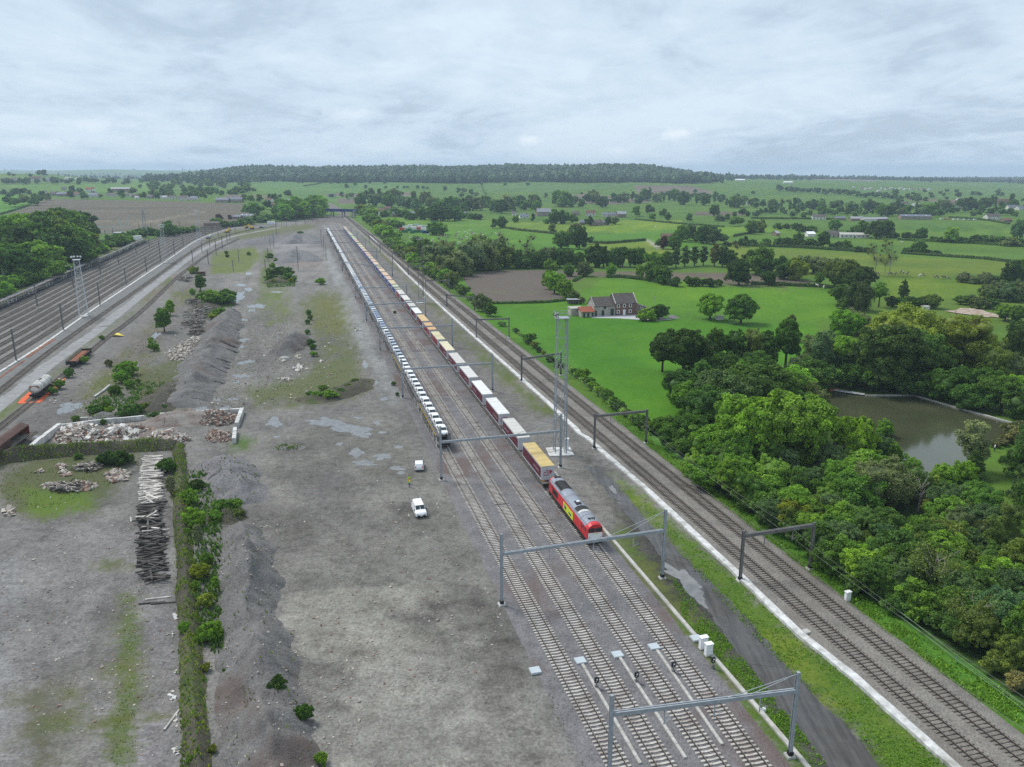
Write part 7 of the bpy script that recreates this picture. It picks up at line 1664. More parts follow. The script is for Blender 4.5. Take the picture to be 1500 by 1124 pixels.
for _ in range(5200):
 Y = R.uniform(7200,8800); s = R.uniform(-.75,.75); X = s * Y
 if float(fbm(s * 6, Y / 900,5,3)) > -.12 + .0001 * (Y < 7900) * 3000: S_.append((X, Y, float(terr(X, Y))))
for _ in range(9000):
 Y = R.uniform(3300,7000); s = R.uniform(.14,.75); X = s * Y
 if float(fbm(s * 9, Y / 420,15,3)) > .02: S_.append((X, Y, float(terr(X, Y))))
for _ in range(1300):
 Y = R.uniform(3400,6500); s = R.uniform(-.75,-.34); X = s * Y
 if float(fbm(s * 9, Y / 420,25,3)) > .05: S_.append((X, Y, float(terr(X, Y))))
forest('distant_woods','hazy woods on the far horizon plateau', S_, 10,20,(.040,.078,.034), IV1, IF1)
def tufts(name, label, polys, n, hmin, hmax, tone, zoff=0.0, obs=()):
 g = np.random.default_rng(3); pts_ = []
 for ob_ in obs:
  A = np.array([v.co[:] for v in ob_.data.vertices]) + np.array(ob_.location); A = A[A[:, 2] > .1]; q = A[g.integers(len(A), size=n)]; q[:, :2] += g.normal(size=(n, 2)) * .2; pts_ += q.tolist()
 for poly in polys:
  p = np.array(poly); k = 0
  while k < n:
   u = g.uniform(p[:, 0].min(), p[:, 0].max(),400); v = g.uniform(p[:, 1].min(), p[:, 1].max(),400); m_ = ins(poly, u, v); keep = g.random(400) < ((v - 240) / (p[:, 1].max() - 240)) ** -1.0 * .35
   for a, b in zip(u[m_ & keep], v[m_ & keep]): pts_.append(G(a, b)[:]); k += 1
 P = np.array(pts_); m = len(P); P[:, 2] += zoff; cl = fbm(P[:, 0] / 2.5, P[:, 1] / 2.5,8,3); P = P[cl + g.normal(size=m) * .25 > -.08]; m = len(P)
 V = []; 
 for q in range(3):
  a = g.uniform(0,6.28, m); h = g.uniform(hmin, hmax, m); w_ = h * .26; dx = np.cos(a) * w_; dy = np.sin(a) * w_; lx = g.normal(size=m) * h * .4; ly = g.normal(size=m) * h * .4
  V.append(np.stack([P + np.stack([-dx, -dy, 0 * h],1), P + np.stack([dx, dy, 0 * h],1), P + np.stack([lx, ly, h],1)],1).reshape(-1,3))
 V = np.concatenate(V); o = mkobj(name, npmesh(name, V, np.arange(len(V)).reshape(-1,3), M['leaf'], attr={'lv': g.random(len(V) // 3)})); o.color = (*TONE[tone],1); tag(o, label, 'grass', None, 'stuff')
tufts('verge_grass','lush grass on the verge below the wire fence',[[(1580,1120),(1320,950),(1080,765),(960,668),(880,592),(885,580),(960,650),(1080,742),(1320,915),(1600,1100)]],11000,.12,.4,'fresh')
tufts('strip_grass','rough grass strip between dirt road and cable trough',[[(1400,1124),(1250,1000),(1080,852),(940,725),(905,697),(935,745),(1010,828),(1120,950),(1260,1080),(1320,1160),(1420,1160)],[(1000,905),(1060,975),(1120,1045),(1190,1124),(1215,1124),(1140,1030),(1060,930),(985,845)]],6500,.08,.28,'fresh')

# ---------------------------------------------------------------- banks, heaps, walls, rubble
def heap(name, crest, hw, h, mat, label=None, cat='heap', kind=None, peak=.0, rough=.5, seed=0, step=.7, flat=1.2, group=None):
 """ridge or cone of loose material along crest pixels; hw half width and h height in metres (numbers or lists)"""
 P = densify([G(u, v) for u, v in crest], step); P = [p + Vector(((.3 if name == 'bank' else 1.2) * float(fbm(p.y / 6, p.x / 40, seed + 70,3)),0,0)) for p in P]; o = P[0].copy(); n = len(P); tt = np.linspace(0,1, n)
 lst = lambda q: np.interp(tt, np.linspace(0,1, len(q)), q) if hasattr(q, '__len__') else np.full(n, float(q))
 HW, HH = lst(hw), lst(h); m = 27; s = np.linspace(-1,1, m); V = []
 for i, p in enumerate(P):
  d = (P[min(i + 1, n - 1)] - P[max(i - 1,0)]).normalized(); sd_ = Vector((d.y, -d.x, 0))
  for q in s:
   x = p.x + sd_.x * q * HW[i] * (1 + .34 * float(fbm(p.x / 3 + 7 * np.sign(q), p.y / 3, seed, 4))); y = p.y + sd_.y * q * HW[i]; V.append((x, y, q, i))
 V = np.array(V); q = V[:, 2]; ii = V[:, 3].astype(int)
 z = HH[ii] * np.clip(1 - np.abs(q) ** flat, 0,1) * (1 + peak * fbm(V[:, 0] / 5.5, V[:, 1] / 5.5, seed + 3,3)) + rough * fbm(V[:, 0] / 1.6, V[:, 1] / 1.6, seed + 9,4) * np.clip((1 - np.abs(q)) * 3,0,1) * .5 - .06
 e = np.clip(np.minimum(ii, n - 1 - ii) * step / np.maximum(HW[ii] * .9,.5),0,1); z = (z + .06) * np.sin(e * PI / 2) - .06
 W = np.stack([V[:, 0] - o.x, V[:, 1] - o.y, z],1); Fq = np.array([(i * m + k, i * m + k + 1,(i + 1) * m + k + 1,(i + 1) * m + k) for i in range(n - 1) for k in range(m - 1)])
 ob = mkobj(name, npmesh(name, W, Fq, mat, smooth=True), loc=o); tag(ob, label, cat if label and not kind else None, group, kind); return ob
heap('bank',[(262,652),(264,720),(269,800),(274,880),(280,960),(285,1040),(291,1124),(300,1220)],1.35,[1.4,1.4,1.2,1.3,1.1], M['bank'], kind='structure', peak=.3, seed=4)
heap('bank',[(-70,690),(0,676),(60,668),(130,662),(200,658),(266,655)],[2.4,2.4,2.2],[2.6,2.4,2.2,2.0], M['bank'], kind='structure', peak=.25, seed=5)
heap('gravel_heap',[(352,772),(362,815),(368,865),(362,905),(368,955),(380,1010),(388,1065),(398,1124),(408,1220)],[2.8,4.0,4.4,4.0,4.3,4.6,4.6,4.6],[3.2,3.6,3.8,2.2,3.4,2.9,3.3,3.0], M['heap'],'long ridge of grey gravel in front, crowned by dark green bushes', peak=.9, rough=.9, flat=1.0, seed=12, group='spoil heaps')
heap('gravel_heap',[(322,672),(338,695),(350,722),(356,740)],[4.6,5.0,4.5,4],[1.6,2.4,2.2,1.4], M['heap_grey'],'pale grey gravel heap right of the sleeper stack', peak=.8, rough=.9, seed=22, group='spoil heaps')
heap('spoil_bank',[(338,458),(330,476),(314,510),(300,540),(284,570),(266,598)],[4,6.5,7.5,7.5,7.0,6.0],[2.6,3.4,3.6,3.4,3.4,2.6], M['heap'],'long weathered spoil bank beside the puddled lane', peak=.6, rough=1.2, seed=31, group='spoil heaps')
heap('spoil_bank',[(262,560),(240,585),(214,606)],[5,6,5],[1.6,2.0,1.6], M['bank'],'low grassy spoil bank left of the long bank', peak=.5, rough=.6, seed=33, group='spoil heaps')
heap('gravel_heap',[(408,522),(425,508),(436,500),(452,505)],[4.0,6.0,6.0,4.0],[1.6,4.0,4.2,1.6], M['heap'],'dark pointed gravel heap in the middle of the wasteland', peak=.3, rough=.6, seed=41, group='spoil heaps')
heap('gravel_heap',[(405,660),(428,655),(452,658)],[2.0,2.4,1.6],[.3,.6,.3], M['heap'],'small dark patch of dumped gravel by the puddles', peak=.6, rough=.4, seed=43, group='spoil heaps')
heap('gravel_heap',[(426,358),(437,351),(452,353),(464,358)],[9,12,12,8],[3,6,5,2], M['heap_grey'],'far grey gravel heap nearest the throat', peak=.3, rough=.8, seed=45, step=2, group='spoil heaps')
heap('gravel_heap',[(420,386),(432,374),(446,378),(462,384)],[8,11,10,7],[2,5,4,2], M['heap_grey'],'far grey gravel heap behind the dark bush', peak=.3, rough=.8, seed=47, step=2, group='spoil heaps')
heap('gravel_heap',[(360,357),(385,351),(412,350)],[7,9,7],[1.2,2.2,1.4], M['heap_grey'],'low purple grey heap near the bend of the yard', peak=.5, rough=.6, seed=49, step=2, group='spoil heaps')
heap('gravel_heap',[(128,618),(150,611),(172,613)],[3,3.6,2.6],[.8,1.6,.8], M['heap_grey'],'small grey heap above the rubble bay wall', peak=.3, seed=51, group='spoil heaps')
heap('earth_mound',[(312,768),(330,755),(350,752)],[3.4,4.2,3.2],[1.0,1.9,1.0], M['bank'],'green overgrown mound between two gravel heaps', peak=.3, seed=53, group='spoil heaps')
heap('earth_mound',[(296,455),(312,447),(334,442)],[6,7,6],[1.5,2.6,2.0], M['bank'],'overgrown mound left of the wet lane', peak=.3, seed=55, group='spoil heaps')
heap('earth_mound',[(392,416),(410,411),(430,414)],[5,6,4],[1.5,3.0,1.5], M['bank'],'mound under the dark gorse with yellow flowers', peak=.3, seed=56, group='spoil heaps')
heap('earth_mound',[(440,590),(480,582),(520,568),(535,555)],[4,5.5,5,3],[.8,1.5,1.3,.6], M['bank'],'low grassy mound at the corner of the puddled lot', peak=.4, seed=57, group='spoil heaps')
def wall(name, pts, h, w_, label, group, mat=None):
 P = [G(u, v) for u, v in pts]; o = P[0].copy(); m = MB()
 for a, b in zip(P[:-1], P[1:]):
  L = (b - a).length; n = max(1, int(L / 2.4))
  for k in range(n):
   p = a.lerp(b, k / n) - o; q = a.lerp(b, (k + .985) / n) - o; hh = h * R.uniform(.9,1.06); p.z = q.z = hh / 2; m.beam(p, q, w_, hh)
 return tag(m.build(name, mat or M['concrete_white'], loc=o), label, 'wall', group)
wall('concrete_wall',[(40,669),(60,651),(88,629)],1.5,.9,'broken pale concrete wall on the left side of the rubble bay','walls of the rubble bay')
wall('concrete_wall',[(88,628),(150,621),(212,615)],1.1,.6,'long pale concrete wall behind the rubble bay','walls of the rubble bay')
wall('concrete_wall',[(235,611),(300,607),(355,604)],1.0,.6,'low concrete wall behind the brown rubble heap','walls of the rubble bay')
wall('concrete_wall',[(355,605),(352,614),(347,627)],1.4,.9,'short end wall at the right of the rubble bay','walls of the rubble bay')
wall('concrete_wall',[(345,634),(343,650)],1.3,.8,'stub of concrete wall below the end wall','walls of the rubble bay')
def chunks(name, label, spots, n, s0, s1, lo=0.0, hi=1.0, flat=.55, seed=0):
 """rubble: spots (u, v, ru, rv, height) ; many broken blocks nobody could count"""
 g = np.random.default_rng(seed + 200); V = []; Fs = []; lv = []; k = 0; q0 = np.array([(x, y, z) for z in (-1,1) for x, y in ((-1,-1),(1,-1),(1,1),(-1,1))]) * .5; f0 = np.array([(3,2,1,0),(4,5,6,7),(0,1,5,4),(1,2,6,5),(2,3,7,6),(3,0,4,7)]); o = G(spots[0][0], spots[0][1])
 for (u, v, ru, rv, hh) in spots:
  for _ in range(int(n * ru * rv / sum(a[2] * a[3] for a in spots))):
   r_ = math.sqrt(g.random()); a = g.uniform(0,6.28); P = G(u + ru * r_ * math.cos(a), v + rv * r_ * math.sin(a)); s = s0 + (s1 - s0) * g.random() ** 3; sz = np.array([s * g.uniform(.7,1.8), s, s * flat * g.uniform(.6,1.3)])
   q = q0 * (1 + .25 * g.normal(size=(8,1))) * sz; e = g.normal(size=3) * .45; Rm = np.array(Matrix.Rotation(g.uniform(0,6.28),3,'Z') @ Matrix.Rotation(e[0],3,'X') @ Matrix.Rotation(e[1],3,'Y'))
   V.append(q @ Rm.T + np.array([P.x - o.x, P.y - o.y, hh * (1 - r_ ** 1.6) * (1 + .3 * math.sin(P.x) * math.sin(P.y * 1.3)) + sz[2] * .3])); Fs.append(f0 + k); k += 8; lv.append(np.full(6, g.uniform(lo, hi)))
 return tag(mkobj(name, npmesh(name, np.concatenate(V), np.concatenate(Fs), M['chunk'], attr={'lv': np.concatenate(lv)}), loc=o), label, 'rubble', None, 'stuff')
heap('rubble_heap',[(82,648),(120,640),(170,640),(230,642),(278,645)],[4,5,5.5,5,3],[1.0,2.4,2.2,2.0,.9], M['rubble'],'pale demolition rubble heap inside the concrete bay', peak=.6, rough=1.0, seed=61, group='rubble heaps')
heap('rubble_heap',[(205,627),(240,618),(300,614),(345,613)],[4,5,5.5,4],[1.2,2.6,2.2,1.2], M['rubble'],'brown brick rubble heap with green growth at its left end', peak=.4, rough=.8, seed=62, group='rubble heaps')
chunks('rubble','broken pale concrete and brick covering the bay',[(130,643,48,12,2.2),(185,640,45,13,2.2),(240,645,38,10,1.6),(110,635,30,8,1.4)],2600,.18,.95,.15,1.0, seed=1)
chunks('rubble','white plaster debris in the middle of the rubble bay',[(165,643,22,5,2.2),(192,643,14,5,2.2),(125,634,22,4,2.0),(110,655,26,2,.6)],520,.25,1.0,.8,1.0, seed=2)
chunks('rubble','brick rubble on the brown heap',[(315,615,36,10,2.0),(275,612,30,6,1.8),(322,640,22,9,.5)],1500,.15,.6,.05,.6, seed=3)
chunks('rubble','pinkish rubble spread beside the long spoil bank',[(278,510,20,10,.8),(262,520,20,9,.6),(290,500,16,6,.6)],1300,.2,.8,.3,.9, seed=4)
chunks('rubble','chalky scree at the foot of the spoil bank',[(282,572,18,12,1.8),(300,545,8,20,1.4),(318,520,6,26,.3)],420,.15,.5,.5,.95, seed=5)
chunks('rubble','scattered broken slabs near the left bank',[(172,698,18,9,.5),(122,712,20,7,.5),(75,712,14,5,.4),(90,684,10,4,.4),(58,692,6,3,.4),(14,751,9,6,.5),(95,694,8,6,.5)],620,.2,.75,.2,.8,.4, seed=6)
chunks('rubble','whitish litter along the foot of the grassy bank',[(252,1020,4,8,.2),(253,930,2,6,.1),(257,985,2,5,.1),(256,905,2,4,.1),(258,1060,2,14,.1),(258,1100,5,6,.1)],80,.1,.4,.7,1.0,.3, seed=7)
chunks('rubble','white rubbish beside the dark pointed heap',[(436,524,6,4,.3),(415,528,4,3,.5),(440,540,10,5,.2),(470,530,5,2,.1),(418,556,8,3,.2)],160,.2,.9,.5,1.0, seed=8)
chunks('rubble','stones strewn across the gravel lot',[(520,760,150,60,0),(600,900,140,120,0),(470,1000,80,110,0),(100,900,130,180,0),(220,900,40,220,0),(880,735,40,24,0),(450,700,60,30,0)],2600,.05,.24,.2,.8,.6, seed=9)
chunks('rubble','stones strewn across the far wasteland',[(350,520,100,80,0),(440,520,60,70,0),(180,570,120,40,0),(500,460,40,60,0)],1300,.1,.5,.2,.9,.6, seed=10)
def heapstones(label, obs, n, s0, s1, lo, hi, seed):
 g = np.random.default_rng(seed); A = np.concatenate([np.array([v.co[:] for v in o.data.vertices]) + np.array(o.location) for o in obs]); A = A[A[:, 2] > .12]; V = []; Fs = []; lv = []
 f0 = np.array([(3,2,1,0),(4,5,6,7),(0,1,5,4),(1,2,6,5),(2,3,7,6),(3,0,4,7)]); q0 = np.array([(x, y, z) for z in (-1,1) for x, y in ((-1,-1),(1,-1),(1,1),(-1,1))]) * .5
 for k in range(n):
  c = A[g.integers(len(A))] + np.array([g.normal() * .25, g.normal() * .25,0]); s_ = s0 + (s1 - s0) * g.random() ** 3; a = g.uniform(0,6.28); q = q0 * (1 + .3 * g.normal(size=(8,1))) * np.array([s_ * g.uniform(.8,1.6), s_, s_ * .7]); V.append(np.stack([q[:, 0] * math.cos(a) - q[:, 1] * math.sin(a), q[:, 0] * math.sin(a) + q[:, 1] * math.cos(a), q[:, 2]],1) + c); Fs.append(f0 + 8 * k); lv.append(np.full(6, g.uniform(lo, hi)))
 tag(mkobj('rubble', npmesh('rubble', np.concatenate(V), np.concatenate(Fs), M['chunk'], attr={'lv': np.concatenate(lv)})), label, 'rubble', None, 'stuff')
HO = [o for o in COL.objects if o.name.startswith(('gravel_heap','spoil_bank'))]
heapstones('loose stones lying on the gravel heaps', HO, 3800,.05,.24,.36,.52,5)
def sticks(name, label, spots, n, L0, L1, w_, cols, seed):
 g = random.Random(seed); o = G(*spots[0][:2]); m = MB()
 for (u, v, ru, rv, hh) in spots:
  for _ in range(n):
   r_ = math.sqrt(g.random()); a = g.uniform(0,6.28); P = G(u + ru * r_ * math.cos(a), v + rv * r_ * math.sin(a)) - o; P.z = hh * (1 - r_ ** 2) + .1; an = g.gauss(.15,.7); L = g.uniform(L0, L1) / 2; d = Vector((math.cos(an), math.sin(an), g.uniform(-.2,.2))) * L; m.mat(g.randrange(len(cols))); m.beam(P - d, P + d, w_ * g.uniform(.7,1.4))
 return tag(m.build(name, cols, loc=o), label, 'rubbish heap')
M['timber_pale'] = rough_mat('bleached_timber',(.42,.39,.35),.35,2,.95,.1); M['timber_dark'] = rough_mat('dark_timber',(.06,.05,.045),.4,2,.95,.1)
for (sp, lb) in (([(290,462,18,8,1.6),(285,475,14,8,1.4),(300,452,14,5,1.2)],'heap of bleached broken timber by the overgrown mound'),([(290,489,9,5,1.0)],'dark burnt timber heap beside a puddle'),([(284,444,10,6,1.2)],'small dark brushwood heap by the young trees'),([(272,409,10,5,.8)],'grey scrap heap beside the siding curve'),([(100,716,12,5,.8)],'brushwood heap on the grass left of the sleeper stack'),([(130,686,12,4,.6)],'smaller brushwood heap under the overgrown bank')):
 sticks('timber_heap', lb, sp, 110,1.5,4.2,.16,[M['timber_pale'], M['timber'], M['timber_dark']] if 'burnt' not in lb else [M['timber_dark'], M['timber']], len(lb))
# ---- stack of old timber sleepers, each one a thing
m = MB(); m.bbox(-2.1,2.1,-.14,.14,0,.2,.02); old = m.build('timber_sleeper', M['timberc'], None, False)
sp = densify([G(225,674), G(221,708), G(224,738), G(218,764), G(222,792), G(220,815), G(226,838), G(228,852)],.31); N = len(sp); k = 0
for i, p in enumerate(sp):
 f = i / N; lay = 5 if f < .25 else 4 if f < .5 else 5 if f < .8 else 3
 for j in range(lay):
  if j == 0 and f < .8: continue      # hidden under the others
  if R.random() < .56: continue
  if k >= 290: continue
  o = old.copy(); COL.objects.link(o); mess = .04 + .18 * f + (.2 if j == lay - 1 else 0); dark = f > .44
  o.location = p + Vector((R.gauss(0,.15 + .45 * f), R.gauss(0,.06), j * .23 + R.uniform(0,.12))); o.rotation_euler = (R.gauss(0,.02 + .05 * f), R.gauss(0,.03 + .04 * f), R.gauss(.06 + .1 * f, mess * 1.5)); o.scale = (R.uniform(.65,1.0) if f > .5 else R.uniform(.82,.95),1,1)
  c = R.uniform(.05,.12) if dark and R.random() < .92 else R.uniform(.42,.62); o.color = (c * 1.03, c * .96, c * .88,1)
  tag(o, 'dark stained old timber sleeper in the front half of the long stack' if c < .2 else 'weathered pale grey timber sleeper lying across the long stack','timber sleeper','old timber sleepers of the long stack'); k += 1
for (u, v, an, c, lb) in ((262 - 30,877,.28,.5,'long white plank lying at the near end of the sleeper stack'),(222,884,.2,.07,'dark timber lying at the near end of the sleeper stack'),(240,884,.2,.08,'dark timber beside the white plank'),(192,762,-1.1,.5,'lone pale plank left of the sleeper stack'),(252,1055,1.5,.42,'pale plank standing in the litter by the grassy bank')):
 o = old.copy(); COL.objects.link(o); o.location = G(u, v); o.rotation_euler = (0,.02, an); o.color = (c, c * .96, c * .9,1); o.scale = (.8 if 'lone' not in lb else .5,.8,.8); tag(o, lb, 'plank','loose planks')
print('sleepers', k)
# ---- small things
def slabthing(name, u, v, sx, sy, h, rz, mat, label, cat, lean=0):
 m = MB(); m.bbox(-sx / 2, sx / 2,-sy / 2, sy / 2,0, h, min(.06, h * .3)); o = m.build(name, mat, loc=G(u, v)); o.rotation_euler = (lean, 0, rz); return tag(o, label, cat)
m = MB(); m.add([(-2.2,-.6,.05),(-.6,-1.1,.9),(1.4,-.8,.5),(2.3,.2,.05),(.9,1.0,.15),(-.4,.4,1.25),(-1.7,.7,.1),(.9,.1,.95)],[(0,1,5),(0,5,6),(1,2,7),(1,7,5),(2,3,7),(3,4,7),(7,4,5),(4,6,5)])
tag(m.build('yellow_tarpaulin', rough_mat('yellow_tarp',(.75,.58,.03),.15,1,.5,.4), loc=G(173,493)),'crumpled yellow tarpaulin on the wasteland beside the siding','tarpaulin')
M['netting'] = rough_mat('orange_netting',(.62,.10,.04),.25,1.5,.8,.2,(.45,.22,.05),.5,.5)
ribbon('safety_netting', densify([G(92,555), G(83,567), G(63,582.5), G(56,589.5), G(30,590.5), G(47,574.5)],1.0),1.5,-.02,.10, M['netting'],'orange red safety netting laid round the tank wagon','safety netting',.1)
m = MB(); m.bbox(-2,2,-1.1,1.1,0,2.3,.08); tag(m.build('rusty_tank', M['wagonred'], loc=G(295,404)),'rusty brown steel box behind the young trees','steel box')
slabthing('concrete_block',121,614.5,2.4,.7,.5,.2, M['concrete_white'],'whitish concrete block on the path above the rubble bay','concrete block')
m = MB(); m.tube([G(138,583) - G(138,583) + Vector((0,0,.25)), G(150,575) - G(138,583) + Vector((0,0,.3)), G(161,566) - G(138,583) + Vector((0,0,.3))],.28,8); tag(m.build('white_pipe', M['concrete_white'], loc=G(138,583)),'white pipe lying by the bushes near the bay wall','pipe')
m = MB(); m.add([(a * 1.9 * q + .3, b * 1.0 * q, c_) for q, c_ in ((1,0),(.8,.7),(.35,1.05)) for a, b in [(math.cos(k * PI / 5), math.sin(k * PI / 5)) for k in range(10)]],[(r_ * 10 + k, r_ * 10 + (k + 1) % 10, r_ * 10 + 10 + (k + 1) % 10, r_ * 10 + 10 + k) for r_ in range(2) for k in range(10)] + [tuple(range(20,30))]); tag(m.build('boulder', M['concrete'], loc=G(416,527)),'pale rounded boulder at the foot of the pointed heap','boulder')
m = MB(); m.tube([(.9 * math.cos(k * PI / 8),.9 * math.sin(k * PI / 8),.25) for k in range(12)],.22,7); tag(m.build('white_pipe', M['concrete_white'], loc=G(524.5,485)),'white curved pipe piece lying on the wet road','pipe piece')
slabthing('red_beam',309,759,2.6,.2,.2,.05, M['rustfloor'],'rusty red beam on the green mound','beam')
ribbon('rust_streak', densify([G(40,524), G(58,511), G(80,497)],1.5),1.0,.0,.10, M['rustfloor'],'line of rusty scrap on the strip beside the white walkway','scrap',.2)
ribbon('rust_streak', densify([G(-20,568), G(12,545), G(36,528)],1.5),.5,.0,.08, M['rustfloor'],'second thin line of rusty scrap farther down the strip','scrap',.15)
slabthing('dark_hatch',155,478,5.0,2.6,.05,.75, M['apron'],'dark square patch plate on the service road','plate')
A, B = G(1222,573.5), G(1266,580); m = MB(); d = B - A; n = 18
for k in range(n): p = A.lerp(B, k / n) - A; q = A.lerp(B, (k + .95) / n) - A; p.z = q.z = .42; m.beam(p, q, 1.7,.1)
r = empty('jetty', A); tag(r, 'white plank jetty along the far bank of the pond','jetty'); m.build('planks', M['concrete_white'], r)
for k in range(7): m = MB(); m.cbox(A.lerp(B, k / 6) - A + Vector((0,-.7,-.2)),(.16,.16,.6)); m.build('post', M['timber'], r)
slabthing('red_boat',1221,572.5,3.0,1.1,.5,.3, rough_mat('faded_red',(.35,.12,.09),.2,1,.7,.3),'small reddish boat at the end of the jetty','boat')
ribbon('pond_edging', densify([G(1266,581), G(1300,580.5), G(1338,580), G(1400,598.5), G(1484,621.5)],1.5),.5,-.1,.42, M['concrete'],'stone edging along the far bank of the pond','edging',.08)
wall('footbridge',[(1476,803),(1500,810),(1530,818)],.9,1.6,'pale footbridge at the end of the pond lawn', None, M['concrete'])
slabthing('white_stake',1045,692,.25,.25,2.3,.2, M['white'],'upper white marker board among the verge shrubs','marker board'); slabthing('white_stake',1044,699,.25,.25,1.8,.2, M['white'],'lower white marker board among the verge shrubs','marker board')
slabthing('stone_block',1181,929,.9,.9,.5,.4, M['concrete'],'grey concrete block in the grass strip by the trough','concrete block')
slabthing('white_marker',1119,1042,.35,.35,.45,0, M['white'],'small white marker on the ballast beside the nearest track','marker')
tufts('ballast_weeds','reddish brown weeds dotted through the siding ballast',[[(910,1124),(700,740),(640,600),(700,600),(900,830),(1170,1124)]],2600,.06,.17,'rust')
tufts('ridge_weeds','dark red weeds on the front gravel ridge',[[(350,1060),(385,960),(430,1040),(450,1124),(350,1124)]],420,.1,.28,'rust',.9)
tufts('yard_weeds','green weeds along the edge of the gravel lot',[[(840,1124),(760,900),(690,760),(660,700),(672,695),(720,770),(790,900),(870,1124)]],130,.1,.3,'deep')
tufts('bank_weeds','weeds growing on the grassy bank and around it',[[(254,660),(274,660),(308,1124),(264,1124)],[(256,760),(276,760),(308,1124),(266,1124)],[(0,665),(255,655),(215,690),(60,750),(0,730)]],2600,.06,.30,'olive',.0)
tufts('moss_weeds','thin mossy weeds left of the grassy bank',[[(178,850),(208,840),(210,1000),(196,1124),(160,1124),(176,960)]],620,.05,.2,'olive',.0)
tufts('bank_scrub','tangled low scrub between the bushes of the grassy bank',[[(268,690),(300,690),(325,760),(322,860),(335,960),(312,960),(285,900),(268,780)],[(130,590),(215,560),(255,560),(235,612),(150,612)],[(290,425),(345,440),(332,470),(300,462)],[(385,405),(435,405),(432,420),(392,422)]],1500,.3,.9,'deep',.0)
tufts('ridge_top_weeds','brown and green weeds on the gravel ridge',[[(335,780),(390,800),(400,900),(430,1000),(455,1124),(330,1124)]],700,.1,.35,'brownish',1.2)
tufts('waste_weeds','weeds scattered over the far wasteland',[[(100,600),(260,430),(340,370),(380,380),(400,460),(520,470),(535,580),(380,600),(250,600),(180,620)]],6500,.12,.42,'olive')

BK = [o for o in COL.objects if o.name.startswith('bank') and o.get('kind') == 'structure']
tufts('bank_grass','rough yellowing grass on the banks',[],3800,.1,.38,'yellow',0, BK)
tufts('bank_weeds','green weeds on the crest of the banks',[],1300,.15,.5,'mid',0, BK)
tufts('heap_weeds','sparse weeds on the heaps and mounds',[],150,.15,.5,'olive',0, HO + [o for o in COL.objects if o.name.startswith('earth_mound')])

# ---------------------------------------------------------------- buildings
M['wallwhite'] = rough_mat('white_wall',(.66,.65,.62),.12,.7,.9,.2,(.45,.43,.40),.3,.4)
M['wallbrown'] = rough_mat('brown_wall',(.23,.17,.13),.25,.7,.9,.2)
M['roofblue'] = rough_mat('blue_grey_roof',(.13,.15,.19),.2,.7,.7,.3); M['roofbrown'] = rough_mat('brown_roof',(.15,.085,.065),.3,.8,.85,.2)
M['skylight'] = rough_mat('skylight_sheet',(.75,.77,.78),.05,1,.4,.4)
def gable(r, w_, d_, hw, hr, wall, roof, x0=0.0, y0=0.0, ov=.35, chim=1, nwin=3, floors=2, door=True, linked=True, dormer=0):
 """gabled block: front along +x at y=y0, depth towards +y; parts under r"""
 m = MB(); a, b = x0, x0 + w_; c, e = y0, y0 + d_; q = c + d_ / 2
 m.add([(a, c, 0),(b, c, 0),(b, e, 0),(a, e, 0),(a, c, hw),(b, c, hw),(b, e, hw),(a, e, hw),(a, q, hw + hr - .05),(b, q, hw + hr - .05)],[(0,1,5,4),(2,3,7,6),(1,2,6,9,5),(3,0,4,8,7),(3,2,1,0),(4,5,9,8),(6,7,8,9)])
 W_ = m.build('wall', wall, r)
 m = MB(); s = hr / (d_ / 2); t_ = .16
 for y1, sg in ((c - ov, 1),(e + ov, -1)):
  z1 = hw - ov * s + .04
  V = [(a - ov, y1, z1),(b + ov, y1, z1),(b + ov, q, hw + hr + .04),(a - ov, q, hw + hr + .04)]; V2 = [(x, y, z + t_) for x, y, z in V]; F_ = [(0,1,2,3),(7,6,5,4),(0,4,5,1),(1,5,6,2),(2,6,7,3),(3,7,4,0)]
  m.add(V + V2, F_ if sg < 0 else [tuple(reversed(f)) for f in F_])
 RF = m.build('roof', roof, r)
 for k in range(chim):
  xc = a + w_ * (.15 + .7 * k / max(1, chim - 1)) if chim > 1 else a + w_ * .8
  m = MB(); m.cbox((xc, q, hw + hr - .5),(.8,.7,1.6)); m.cbox((xc, q, hw + hr + 1.102),(.9,.8,.12)); m.build('chimney', M['brick'], RF)
 fh = hw / floors
 for fl in range(floors):
  for k in range(nwin):
   x = a + w_ * (k + .5) / nwin; z = fl * fh + fh * .38
   if door and fl == 0 and k == nwin // 2:
    m = MB(); m.box(x - .5, x + .5, c - .05, c - .003,.05, min(2.1, hw - .2)); m.build('door', M['green_door'], r); continue
   m = MB(); m.box(x - .58, x + .58, c - .03, c - .003, z - .1, z + min(1.3, fh * .5) + .1); f_ = m.build('window', M['render'], r)
   m = MB(); m.box(x - .46, x + .46, c - .05, c - .032, z, z + min(1.3, fh * .5)); m.build('pane', M['glass'], f_)
 for k in range(dormer):
  x = a + w_ * (k + .5) / dormer; m = MB(); y_ = c + d_ * .18; zz = hw + (y_ - c) * s + .25; m.add([(x - .5, y_, zz),(x + .5, y_, zz),(x + .5, y_ + 1.4, zz + 1.4 * s),(x - .5, y_ + 1.4, zz + 1.4 * s)],[(0,1,2,3)]); m.build('skylight', M['skylight'], RF)
